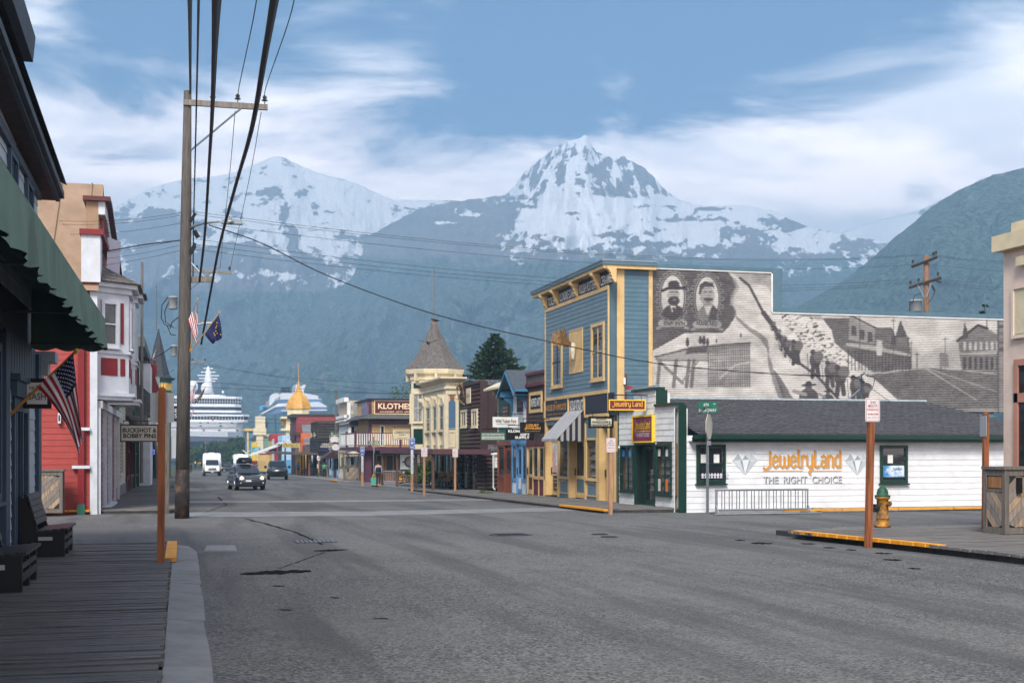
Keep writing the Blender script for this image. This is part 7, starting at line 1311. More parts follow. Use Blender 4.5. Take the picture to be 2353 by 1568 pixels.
bs = parking_sign('tall cedar post with the bare back of a sign on the near left boardwalk', 2.68, 2.62, CED, True, lean=.02); put(bs, 369, 1290, .13)
pb = [c for c in bs.children if c.name.startswith('plate')][0]; pb.scale = (1.15, 1, 1.0)
sp = onY(24.2, 2275); o = parking_sign('cedar post behind the right bin with its sign seen edge on', 2.55, 2.5, CED, True, lean=-.05); o.location = (sp[0], 24.4, gz(24.4)+.16); o.rotation_euler.z = R(80)
# left kerb posts beyond the utility pole
o = thing('kerb_post', 'grey wooden post with pale sign back just left of the utility pole', 'post', (*onG(381, 1172, .1), gz(45)+.1)); build('post', MB().box(o.location.x-.1, o.location.x+.1, o.location.y-.1, o.location.y+.1, o.location.z-.1, o.location.z+2.9), wood('#5d5852'), o); build('plate', MB().box(o.location.x+.18, o.location.x+.42, o.location.y-.02, o.location.y, o.location.z+1.75, o.location.z+2.7), SIGNB, o)
class FaceT(Face):
    def __init__(s, f, x, z): s.k, s.p = 'T', 0; s.o = f.o+Vector((x, 0, z)); s.en = f.en
    def w(s, a, z, d=0): return s.o+s.en*d+Vector((z, 0, -a))
def transit(label, u, v, vt, word, boards):
    x, y = onG(u, v, .12); g = gz(y)+.12; f = Face('C', y-.07); o = thing('transit_sign', label, 'street sign', (x, y, g)); d = y*CT+x*ST; zt = EZ+d*(HY-vt)/F
    build('post', MB().box(x-.07, x+.07, y-.06, y+.06, g-.2, zt), CEDP, o); w = .17; K = .47; s = build('plate', rplate(f, x-w, x+w, zt-.95*K, zt, .03, 0, .03), BLUES, o); e = build('plate', rplate(f, x-w*.9, x+w*.9, zt-1.36*K, zt-1.0*K, .03, 0, .03), BLUES, o)
    build('border', MB().frame(f, x-w+.015, x+w-.015, zt-.93*K, zt-.02*K, .012, .03, .034), WHT, s)
    for t_, q, y0_, y1_ in (('SMART', .7, .24, .10), ('TRANSIT', .75, .38, .28)): letter(t_, f, x-w*q, x+w*q, zt-y0_*K, zt-y1_*K, .036, WHT, s, .01)
    build('bus_symbol', MB().fb(f, x-.45*w, x+.45*w, zt-.72*K, zt-.46*K, .03, .036), WHT, s); build('bus_symbol', MB().fb(f, x-.33*w, x+.33*w, zt-.57*K, zt-.49*K, .036, .04), BLUES, s); letter(word, f, x-w*.6, x+w*.6, zt-1.28*K, zt-1.08*K, .036, WHT, e, .02)
    build('post_band', MB().fb(f, x-.07, x+.07, g+.9, zt-1.45*K, -.01, .01), flat('#c7ccd2'), o); letter('CITY TRANSIT', FaceT(f, x, (g+zt)/2), -.5, .5, -.03, .03, .013, BLUES, o)
transit('blue transit stop sign marked END on the near edge of the next avenue', 832, 1113, 1028.5-4, 'END', 0); transit('blue transit stop sign marked BEG on a post at the tower corner', 946, 1123, 1007.5-2, 'BEG', 0)
o = thing('kerb_post', 'narrow white and blue lettered post past the left utility pole', 'post', (*onG(432, 1112, .1), gz(80)+.1)); x, y, z = o.location; build('post', MB().box(x-.08, x+.08, y-.08, y+.08, z-.1, z+2.6), CEDP, o); build('post_band', MB().box(x-.085, x+.085, y-.09, y-.081, z+.2, z+1.7), flat('#c7ccd2'), o)
# street name posts
def name_post(label, u, v, vt, plates, h=0, r=.035, mat=None):
    x, y = onG(u, v, h); g = gz(y)+h; d = y*CT+x*ST; Z = lambda vv: EZ+d*(HY-vv)/F; o = thing('street_name_post', label, 'street sign', (x, y, g)); build('post', MB().box(x-r, x+r, y-r, y+r, g-.1, Z(vt)), mat or GREYM, o)
    return o, x, y, Z
o, x, y, Z = name_post('square steel post with green avenue plates and stop sign edge by the bike rack', 1625, 1178, 936, 0)
f = Face('C', y); w = lambda u: onY(y, u)[0]
p = build('name_plate', MB().fb(f, w(1604), w(1646), Z(935), Z(922.5), -.01, .01), GREENS, o); letter('6TH', f, w(1616), w(1627), Z(932), Z(926), .014, WHT, p, .02); letter('AVE', f, w(1637.5), w(1643), Z(928.5), Z(925.5), .014, WHT, p, .01)
f2 = FaceG((x, y-.04), -R(65)); L2 = .55; p = build('name_plate', MB().fb(f2, -.42, .42, Z(948), Z(936.5), -.01, .01), GREENS, o); letter('BROADWAY', f2, -.38, .38, Z(946), Z(938.5), .014, WHT, p, .02)
fs_ = FaceG((x, y), R(52)); zc2 = Z(980); rs = abs(Z(951)-Z(1008))/2*1.02; build('stop_plate', MB().prism(fs_, [(rs*1.06*math.cos(R(22.5+45*k)), zc2+rs*1.06*math.sin(R(22.5+45*k))) for k in range(8)], .04, .06), flat('#b9b4a4'), o)
build('stop_face', MB().prism(fs_, [(rs*1.04*math.cos(R(22.5+45*k)), zc2+rs*1.04*math.sin(R(22.5+45*k))) for k in range(8)], .03, .04), paint('#a02028'), o); build('small_plate', MB().fb(FaceG((x, y), R(50)), -.2, .2, Z(1022), Z(1012), .05, .06), SIGNB, o)
o, x, y, Z = name_post('steel post with green fifth avenue plate behind the man with the bag', 858, 1112, 985+17, 0, .1)
f = Face('C', y); w = lambda u: onY(y, u)[0]; p = build('name_plate', MB().fb(f, w(847), w(871), Z(1019), Z(1012.5), -.01, .01), GREENS, o); letter('5TH AVE', f, w(849), w(869), Z(1018), Z(1013.5), .014, WHT, p, .02); build('stop_plate', MB().prism(FaceG((x, y), R(78)), [(.38*math.cos(R(22.5+45*k)), Z(1032)+.38*math.sin(R(22.5+45*k))) for k in range(8)], .04, .06), SIGNB, o)
o, x, y, Z = name_post('far red stop sign on a post by the railway crossing', 487, 1078, 1062, 0); build('stop_plate', MB().prism(Face('C', y-.1), [(x+.55*math.cos(R(22.5+45*k)), Z(1067)+.55*math.sin(R(22.5+45*k))) for k in range(8)], 0, .03), paint('#c03038'), o)
o, x, y, Z = name_post('white railway crossbuck on a post behind the second bus', 566, 1080, 1036, 0)
for s in (1, -1): build('crossbuck_arm', MB().prism(Face('C', y-.1-.03*s), [(x-.9, Z(1040)-.7*s-.12), (x-.8, Z(1040)-.7*s+.12), (x+.9, Z(1040)+.7*s+.12), (x+.8, Z(1040)+.7*s-.12)], 0, .02), WHT, o)
# posts of the slender arcade before the orange shop
for i, (u, v) in enumerate(((680.5, 1086), (686.5, 1088), (693, 1090), (699, 1091.5), (705.5, 1092), (710, 1093))):
    x, y = onG(u, v, .12); o = thing('porch_post', ('slim brown porch post nearest the maroon building', 'second slim brown porch post from the maroon building', 'third slim brown porch post from the maroon building', 'porch post before the orange jamb', 'porch post before the yellow wall', 'last porch post beside the log shop')[i], 'post', (x, y, gz(y)+.1), 'porch posts'); build('post', MB().box(x-.1, x+.1, y-.1, y+.1, gz(y), gz(y)+3.2), wood('#7a4a30'), o)
x0, y0 = onG(681, 1086, .12); x1, y1 = onG(711, 1093, .12); o = thing('porch_canopy', 'rough grey timber canopy over the slim porch posts', 'canopy', (x0, y0, gz(y0)+3.3)); build('deck', MB().box(13.3, 15.9, y1-1, y0+4, gz(y0)+3.2, gz(y0)+3.5), flat('#5d5048'), o)
# ================= street furniture =================
HYY = M('rusty yellow hydrant paint', '#b8802a', .6, .3, 6, dirt=.9, dcol=(.085, .04, .02), dscale=4, dlo=.40, dhi=.60); HYG = M('green hydrant cap', '#22523a', .55, .2, 6, dirt=.4, dcol=(.08, .05, .03), dscale=5)
def hydrant(label):
    o = thing('fire_hydrant', label, 'hydrant', (0, 0, 0), 'fire hydrants')
    build('barrel', MB().lathe([(.13, -.05), (.13, .04), (.205, .05), (.205, .10), (.15, .11), (.15, .24), (.165, .25), (.165, .28), (.145, .29), (.145, .70), (.17, .71), (.19, .74), (.19, .77)], (0, 0, 0), 20), HYY, o, True)
    build('bonnet', MB().lathe([(.195, .77), (.195, .80), (.15, .81), (.14, .88), (.115, .95), (.07, .99), (.03, 1.0), (.03, 1.04), (.02, 1.05)], (0, 0, 0), 20), HYG, o, True)
    for nm, d, r, m in (('hose_cap', Vector((-1, 0, 0)), .10, flat('#1f2428')), ('outlet_cap', Vector((.25, -.97, 0)), .06, HYY), ('outlet_cap', Vector((1, .1, 0)), .055, HYY)):
        z = .50 if nm == 'hose_cap' else .60; p = Vector((0, 0, z)); build(nm, MB().tube([p+d*.12, p+d*.19], r*.85, 14).tube([p+d*.19, p+d*.25], r, 14).tube([p+d*.25, p+d*.28], r*.35, 6), m, o)
    for k in range(8): a = k*math.pi/4; build('flange_bolt', MB().lathe([(.015, .10), (.015, .125)], (.18*math.cos(a), .18*math.sin(a), 0), 6), HYY, o)
    return o
hy = hydrant('rusty yellow fire hydrant with green cap behind the near right parking sign'); x, y = onY(25.7, 2027); hy.location = (x, 25.7, gz(25.7)+.12); hy.scale = (.9, .9, .96)
x, y = onG(920, 1109, .1); again(hy, (x, y, gz(y)+.1), 'yellow fire hydrant with green cap beside the crouching person at the next avenue')
def bin_(label, w, dp, h, front_first=True):
    o = thing('trash_bin', label, 'trash bin', (0, 0, 0), 'wooden trash bins'); FR = wood('#6d665f', var=.3); BRD = [wood('#8c7f74', var=.3), wood('#a08a72', var=.35), wood('#7f766e', var=.3)]
    build('core', MB().box(.03, w-.03, .03, dp-.03, .02, h-.04), flat('#2a2624'), o); t = .10
    for x0, y0 in ((0, 0), (w-t, 0), (0, dp-t), (w-t, dp-t)): build('corner_post', MB().box(x0, x0+t, y0, y0+t, 0, h-.04), FR, o)
    build('lid', MB().box(-.03, w+.03, -.03, dp+.03, h-.04, h+.02), FR, o)
    for fc, ln in ((Face('C', .02), w), (FaceG((.02, dp), -math.pi/2), dp)):
        build('rail', MB().fb(fc, t, ln-t, 0, .13, -.02, .015).fb(fc, t, ln-t, h-.17, h-.05, -.02, .015), FR, o)
        zt = h-.17 if fc.k == 'C' else h-.45
        if fc.k != 'C': build('rail', MB().fb(fc, t, ln-t, h-.50, h-.44, -.02, .015), FR, o); build('flap', MB().fb(fc, t+.05, ln-t-.03, h-.42, h-.19, -.01, .01), wood('#9a6c42'), o)
        # diagonal boards clipped to the panel
        x0, x1, z0, z1 = t, ln-t, .13, zt; pw = .14; k = 0; s = 1 if fc.k == 'C' else -1
        for c in np.arange(-(x1-x0), (z1-z0)+.01, pw*1.41):
            pts = []
            for off in (c, c+pw*1.41-.012):
                seg = []
                for i in range(41):
                    q = i/40; X = x0+(x1-x0)*q; Z = z0+off+(X-x0 if s > 0 else x1-X)
                    if z0 <= Z <= z1: seg.append((X, Z))
                pts.append(seg)
            if len(pts[0]) > 1 and len(pts[1]) > 1: build('slat', MB().prism(fc, pts[0]+pts[1][::-1] if s > 0 else (pts[0][::-1]+pts[1]), -.015, .006+random.uniform(0, .004)), BRD[k % 3], o)
            k += 1
    build('handle', MB().box(.26, .36, -.07, -.0, h-.52, h-.2), BLACK, o); return o
tb = bin_('big weathered timber trash bin with diagonal boards at the right edge', 1.3, .72, 1.36); tb.location = (16.27, 22.35, gz(22.5)+.165)
tl = onY(42.6, 126)[0]; again(tb, (tl-1.05, 42.4, gz(42.5)+.1), 'pale timber trash bin with diagonal boards against the red wall'); x, y = onG(808, 1104, .1); c = again(tb, (x-.6, y+.5, gz(y)+.1), 'grey timber trash bin before the white and blue cottage')
# near left benches
BW = M('black painted bench wood', '#212429', .45, .3, 3, bump=.2, stretch=(4, .6, 4), dirt=.55, dcol=(.16, .10, .09), dscale=3); BK = flat('#0e0f11', .5)
def bench(label):
    o = thing('bench', label, 'bench', (0, 0, 0), 'dark slatted benches on the left boardwalk'); L_ = 1.62
    for y in (0, L_-.08): build('end_panel', MB().prism(FaceG((-.72, y), 0), [(.02, 0), (.70, 0), (.70, .44), (.30, .42), (.10, .95), (.02, 1.0), (-.06, .95), (-.02, .5)], -.08, 0), BK, o)
    build('leg', MB().box(-.10, -.02, .75, .83, 0, .42), BK, o); build('foot_rail', MB().box(-.06, -.02, .08, L_-.08, .12, .22).box(-.06, -.02, .08, L_-.08, .27, .34), BW, o)
    for i in range(4): build('seat_slat', MB().box(-.46+i*.125, -.345+i*.125, -.03, L_+.03, .44-.012*(3-i), .475-.012*(3-i)), BW, o)
    for i in range(5): z = .54+i*.10; x = -.475-.028*i; build('back_slat', MB().hexa([(x, -.02, z), (x+.03, -.02, z-.005), (x+.03, L_+.02, z-.005), (x, L_+.02, z), (x-.025, -.02, z+.09), (x+.005, -.02, z+.085), (x+.005, L_+.02, z+.085), (x-.025, L_+.02, z+.09)]), BW, o)
    build('label_plate', MB().box(-.42, -.2, -.092, -.082, .28, .34), flat('#a8aaac'), o); return o
b1 = bench('dark slatted bench nearest the camera under the green awning'); b1.location = (-1.80, 16.0, gz(16.5)+.13); again(b1, (-1.82, 21.95, gz(22.5)+.13), 'dark slatted bench beyond the first, beside the shop door post')
# iron-armed benches by the tower shop
def chair_bench(label, m):
    o = thing('bench', label, 'bench', (0, 0, 0), 'iron-armed benches outside the tower shop')
    build('seat', MB().box(-.5, .5, -.24, .24, .42, .47), m, o); build('backrest', MB().prism(Face('C', .26), [(-.5, .48), (.5, .48), (.5, .84), (.25, .9), (.12, 1.0), (0, 1.04), (-.12, 1.0), (-.25, .9), (-.5, .84)], -.03, .0), m, o)
    for s in (-1, 1): build('arm', MB().tube([(s*.53, -.28, .0), (s*.53, -.2, .42), (s*.53, -.28, .64), (s*.53, .1, .66), (s*.53, .28, .8)], .03, 6).tube([(s*.53, .3, 0), (s*.53, .2, .42), (s*.53, -.2, .42)], .03, 6), BLACK, o)
    return o
for i, (u, v, m, lb) in enumerate(((988, 1117, BLACK, 'black iron-armed bench farthest from the log house'), (1006, 1119, wood('#b8926a'), 'tan wooden bench with carved back, left of the pair'), (1019, 1121, wood('#b8926a'), 'tan wooden bench with carved back, nearest the log house'))):
    o = chair_bench(lb, m); x, y = onG(u, v, .12); o.location = (16.0-.05*i, y+1.0, gz(y)+.12); o.rotation_euler.z = R(-62)
x, y = onG(716, 1092, .1); o = chair_bench('black iron-armed bench before the yellow wall', BLACK); o.location = (14.9, y, gz(y)+.12); o.rotation_euler.z = R(-80)
# bicycle rack
def rack(label, x0, x1, y, g, h, n, slant=True):
    o = thing('bike_rack', label, 'bike rack', (x0, y, g)); r = .028
    build('frame', MB().tube([(x0, y, g+.10), (x0, y, g+h)], r, 8).tube([(x1, y, g+.10), (x1, y, g+h)], r, 8).tube([(x0-.02, y, g+h), (x1+.02, y, g+h)], r, 8).tube([(x0, y, g+.14), (x1, y, g+.14)], r, 8), STEEL, o)
    for x in (x0, x1): build('foot', MB().tube([(x, y+.45, g+.03), (x, y-.02, g+.05), (x, y-.5, g+.03)], r, 8).tube([(x, y-.25, g+.03), (x, y, g+.3)], r, 8), STEEL, o)
    build('base_rail', MB().tube([(x0-.25, y-.45, g+.03), (x1+.25, y-.45, g+.03)], r, 8), STEEL, o)
    for i in range(n):
        t = (i+.5+(.12 if i % 2 else -.12))/n; x = x0+(x1-x0)*t; build('bar', MB().tube([(x, y, g+.14), (x, y, g+h)], .017, 6), STEEL, o)
    return o
ry = 37.0; rx0, rx1 = onY(ry, 1644)[0], onY(ry, 1855)[0]; rack('galvanised bicycle rack along the white jewelry store wall', rx0, rx1, ry, gz(ry)+.0, EZ+ry*1.045*(HY-1128)/F-gz(ry), 25)
rx0, rx1 = onY(104, 881)[0], onY(104, 918)[0]; rack('white barrier railing before the clothes store doors', rx0, rx1, 104, gz(104), 1.0, 14)
# planters, small bin, utility cabinet
for i, u in enumerate((817, 826, 836)): x, y = onG(u, 1101, .1); o = thing('planter', ('square red planter nearest the timber bin', 'middle square red planter by the shingled wall', 'square red planter nearest the transit sign')[i], 'planter', (x, y+1, gz(y)+.1), 'planters along the clothes store'); build('box', MB().box(x-.28, x+.28, y+.7, y+1.3, gz(y)+.05, gz(y)+.6), paint('#6a3a34'), o); build('soil', MB().box(x-.25, x+.25, y+.75, y+1.25, gz(y)+.6, gz(y)+.64), flat('#4a6a30'), o)
x, y = onG(792, 1101, .1); tag(build('recycling_bin', MB().lathe([(.24, 0), (.3, .85), (.32, .86), (.32, .9)], (0, 0, 0), 4, R(45)), paint('#1f4a9a'), loc=(x, y, gz(y)+.1)), 'small blue plastic bin by the cream shopfront', 'bin')
for i, u in enumerate((756, 763)): x, y = onG(u, 1096.5, .1); tag(build('planter', MB().lathe([(.3, 0), (.42, .6), (.45, .62), (.38, .64)], (0, 0, 0), 10), WHT, loc=(x+.4, y+3, gz(y)+.1)), ('white tub planter left of the woman in green', 'white tub planter just behind the woman in green')[i], 'planter', 'white tub planters')
# covers and grate in the road
def cover(label, u, v, r, name='manhole_cover'):
    x, y = onG(u, v); o = thing(name, label, 'manhole', (x, y, gz(y))); build('lid', MB().lathe([(r, -.02), (r, .008), (r*.93, .012)], (x, y, gz(y)+.002), 24), M('cast iron', '#34343a', .5, .3, 12, bump=.4, metal=.3), o)
    for k in range(5): build('lid_rib', MB().box(x-r*.7, x+r*.7, y-r*.6+k*r*.3-.02, y-r*.6+k*r*.3+.02, gz(y)+.012, gz(y)+.020), flat('#2a2a2e'), o)
cover('large iron manhole cover in the middle of the intersection', 1173, 1228, .50); cover('small dark valve cover right of the manhole', 1378, 1227, .2, 'valve_cover'); cover('small dark valve cover nearest the bike rack', 1400, 1233, .2, 'valve_cover')
x, y = onG(725, 1244); o = thing('storm_grate', 'rectangular iron storm drain grate in the road by the tar patch', 'drain grate', (x, y, gz(y))); build('frame', MB().box(x-.42, x+.42, y-.3, y+.3, gz(y)-.05, gz(y)+.012), BLACK, o)
for k in range(9): build('grate_bar', MB().box(x-.40+k*.092, x-.355+k*.092, y-.27, y+.27, gz(y)+.012, gz(y)+.022), metal('#8a8d92', .5), o)
# ================= trees and plants =================
def leafmat(key, c, k=.35): 
    m = M(key, c, .7, k, .9, spec=.2); return m
def leaves(mb, c, rad, n, s, r, lumps=9, flatten=.8):
    cs = [(c[0]+rad[0]*r.uniform(-.62, .62), c[1]+rad[1]*r.uniform(-.62, .62), c[2]+rad[2]*r.uniform(-.6, .72), r.uniform(.28, .50)) for _ in range(lumps)]
    for i in range(n):
        l = cs[i % lumps]; v = Vector((r.gauss(0, 1), r.gauss(0, 1), r.gauss(0, 1))).normalized()*(r.random()**.4)*l[3]; p = Vector((l[0]+v.x*rad[0], l[1]+v.y*rad[1], l[2]+v.z*rad[2]))
        a = Vector((r.gauss(0, 1), r.gauss(0, 1), r.gauss(0, .6))).normalized()*s*r.uniform(.6, 1.3); b_ = a.cross(Vector((r.gauss(0, 1), r.gauss(0, 1), r.gauss(0, 1)))).normalized()*s*r.uniform(.4, .8)
        mb.add([p-a, p+b_*.7, p+a, p-b_*.7], [(0, 1, 2, 3)])
def tree(label, x, y, zb_, h, w, n, s, mats, seed, trunk=.12, name='tree'):
    r = random.Random(seed); o = thing(name, label, 'tree', (x, y, zb_)); T = MB().tube([(x, y, zb_-.2), (x+.05*w, y, zb_+h*.4), (x, y, zb_+h*.8)], [trunk, trunk*.7, trunk*.25], 8)
    for k in range(7): a = r.uniform(0, 6.28); z = zb_+h*r.uniform(.3, .65); T.tube([(x, y, z), (x+math.cos(a)*w*.35, y+math.sin(a)*w*.35, z+h*.2)], [trunk*.4, trunk*.12], 5)
    build('trunk', T, wood('#4a4038'), o)
    for m in mats: mb = MB(); leaves(mb, (x, y, zb_+h*.6), (w/2, w/2, h*.42), n//len(mats), s, r, 12); stuff(build('crown', mb, m, o))
    return o
G1, G2, G3 = leafmat('broad leaf green', (.055, .098, .032)), leafmat('dark leaf green', (.026, .052, .020)), leafmat('light leaf green', (.10, .15, .05))
for i, (u, vt, d, w, lb) in enumerate(((448, 1026, 372, 9, 'round green tree left of the shuttle bus roof'), (470, 1022, 366, 9, 'rounded tree directly above the shuttle bus'), (492, 1020, 360, 9, 'green tree in the middle of the clump under the ship'), (515, 1011, 356, 9.5, 'tall green tree under the ship bow'), (540, 1004, 350, 9, 'tallest tree beside the blue end house'), (556, 1007, 346, 8, 'green tree touching the blue end house'), (430, 1030, 380, 8, 'green tree half hidden by the utility pole'), (528, 1026, 340, 8, 'low bushy tree in front of the tall ones'))):
    p = at(u, vt, d); zb_ = gz(330)-.2; tree(lb, p.x, p.y, zb_, p.z-zb_, w, 2600, .34, (G1, G2), 40+i, .2)['group'] = 'trees by the harbour'
p = at(927, 882, 134); tree('light green birch rising behind the clothes store', p.x, p.y, gz(134), p.z-gz(134), 3.6, 2400, .13, (G3, G1), 71); p = at(756, 998, 168); tree('thin green sapling showing above the maroon building', p.x, p.y, gz(160), p.z-gz(160), 3.0, 700, .15, (G1, G3), 72)
def spruce(label, x, y, zb_, h, w, seed, tiers=30, per=15, s=.16):
    r = random.Random(seed); o = thing('spruce_tree', label, 'tree', (x, y, zb_)); build('trunk', MB().tube([(x, y, zb_), (x, y, zb_+h)], [.22, .02], 8), wood('#4a3a30'), o)
    A, B = MB(), MB(); br = MB()
    for t in range(tiers):
        q = t/(tiers-1); z = zb_+h*(.5+.495*q); L_ = w/2*(1-q)**.72*1.04+.07
        for k in range(max(4, int(per*(1-q*.55)))):
            a = r.uniform(0, 6.283); l = L_*r.uniform(.55, 1.15); tip = Vector((x+math.cos(a)*l, y+math.sin(a)*l, z+l*.10*r.uniform(-1.2, 1.2)-l*.08)); base = Vector((x, y, z)); br.tube([base, tip], [.02, .006], 4, False)
            for j in range(int(8+14*l)):
                f = r.uniform(.22, 1.04); p = base.lerp(tip, f)-Vector((0, 0, l*.16*math.sin(f*3.1))); d = Vector((math.cos(a+r.uniform(-1, 1)), math.sin(a+r.uniform(-1, 1)), r.uniform(-.35, .55))); e = d*s*r.uniform(.6, 1.5); n_ = e.cross(Vector((r.gauss(0, 1), r.gauss(0, 1), r.gauss(0, 1)))).normalized()*s*.34
                (A if r.random() < .55 else B).add([p-n_*.5, p+e*.5-n_, p+e, p+e*.5+n_], [(0, 1, 2, 3)])
    build('branch', br, wood('#3a3028'), o); stuff(build('crown', A, leafmat('spruce green', (.030, .066, .026)), o)); stuff(build('crown', B, leafmat('dark spruce green', (.016, .036, .016)), o)); return o  # two needle greens mixed at random, the second one darker
p = at(1137, 768, 89); spruce('broad dark green spruce behind the log house roof', p.x, p.y, gz(86), p.z-gz(86), 6.4, 5, 26, 34, .24)
p = at(2262, 700, 72); spruce('tiny conifer tip above the mural parapet', p.x, p.y, gz(70), p.z-gz(70), 2.2, 6, 16, 6)
def bush(label, u, v, w, h, seed, mats, dx=0, n=500, s=.11):
    x, y = onG(u, v, .1); y += dx; o = thing('bush', label, 'bush', (x, y, gz(y)), 'bushes'); r = random.Random(seed); build('stem', MB().tube([(x, y, gz(y)), (x+.1, y, gz(y)+h*.6)], .03, 5), wood('#4a4038'), o)
    for m in mats: mb = MB(); leaves(mb, (x, y, gz(y)+h*.5), (w/2, w/2, h*.5), n, s, r, 7); stuff(build('foliage', mb, m, o))
BL = leafmat('bright shrub green', (.075, .15, .03)); bush('bright green shrub beside the crouching person', 956, 1110, 1.6, 1.3, 3, (BL, G2), .8); bush('bright green shrub between the canopy posts', 973, 1110, 1.6, 1.6, 4, (BL, G2), .8); bush('low green shrub against the cream wall', 986, 1112, 1.0, 1.9, 5, (BL, G1), 1.2); bush('small tuft of grass by the downspout', 1133, 1135, 1.0, .3, 8, (BL,), 1.2, 300, .06); bush('weedy grass tuft at the white store kerb', 1880, 1168, .6, .14, 9, (BL,), 0, 200, .04); bush('green tuft on the pavement near the woman', 733, 1096, .6, .7, 10, (BL,), 2, 150, .07)
bush('weed clump by the left kerb past the utility pole', 397, 1122, .4, .35, 12, (G1,), 0, 120, .05)
# ================= vehicles =================
def paintm(key, c, rough=.22): 
    m = M(key, c, rough, .06, 2, spec=.6, k=1); m.node_tree.nodes['Principled BSDF'].inputs['Coat Weight'].default_value = .6; return m
RUB, CHROME, DGL, PLASTIC = flat('#141416', .8), metal('#c4c8ca', .2), glass('car glass', (.02, .025, .03), 0, .05), flat('#1a1b1e', .55)
LITY = M('lit headlamp', (1, .60, .20), .3, 0, 1, emit=1.6); LENS = flat('#b8bcc0', .15); TAILR = M('tail lamp', (.35, .02, .03), .25, .1, 3)
def loft(secs):
    """secs: (y, z0, z1, half width, shoulder) -> rounded shell"""
    mb = MB(); n = 12; vs = []
    for y, z0, z1, w, k in secs:
        h = z1-z0; r = min(.16, h*.3)
        vs += [(-w*.86, y, z0), (w*.86, y, z0), (w*.97, y, z0+r*.5), (w, y, z0+h*.35), (w, y, z0+h*.65), (w-k*.35, y, z1-r*.4), (w-k, y, z1), (-w+k, y, z1), (-w+k*.35, y, z1-r*.4), (-w, y, z0+h*.65), (-w, y, z0+h*.35), (-w*.97, y, z0+r*.5)]
    m = len(secs); mb.add(vs, [(i*n+j, i*n+(j+1) % n, (i+1)*n+(j+1) % n, (i+1)*n+j) for i in range(m-1) for j in range(n)]+[tuple(range(n-1, -1, -1)), tuple(range((m-1)*n, m*n))]); return mb
def wheel(root, x, y, r, w):
    s = 1 if x > 0 else -1; t = build('wheel', MB().tube([(x-s*w, y, r), (x-s*w*.9, y, r), (x-s*.02, y, r), (x, y, r)], [r*.93, r, r, r*.94], 22), RUB, root); build('rim', MB().tube([(x-s*.01, y, r), (x+s*.012, y, r)], r*.66, 16), metal('#8b8f93', .35), t)
    for k in range(5): a = k*2*math.pi/5; build('spoke', MB().tube([(x+s*.016, y, r), (x+s*.016, y+r*.6*math.cos(a), r+r*.6*math.sin(a))], .03, 5), metal('#b4b8bb', .3), t)
def quadp(name, pts, mat, root, off=(0, 0, 0)): return build(name, MB().add([Vector(p)+Vector(off) for p in pts], [(0, 1, 2, 3)]), mat, root)
def place(o, u, v, rz=0): x, y = onG(u, v); o.location = (x, y, gz(y)); o.rotation_euler = (math.atan(-SL) if abs(rz) < 1 else math.atan(SL), 0, rz); return o
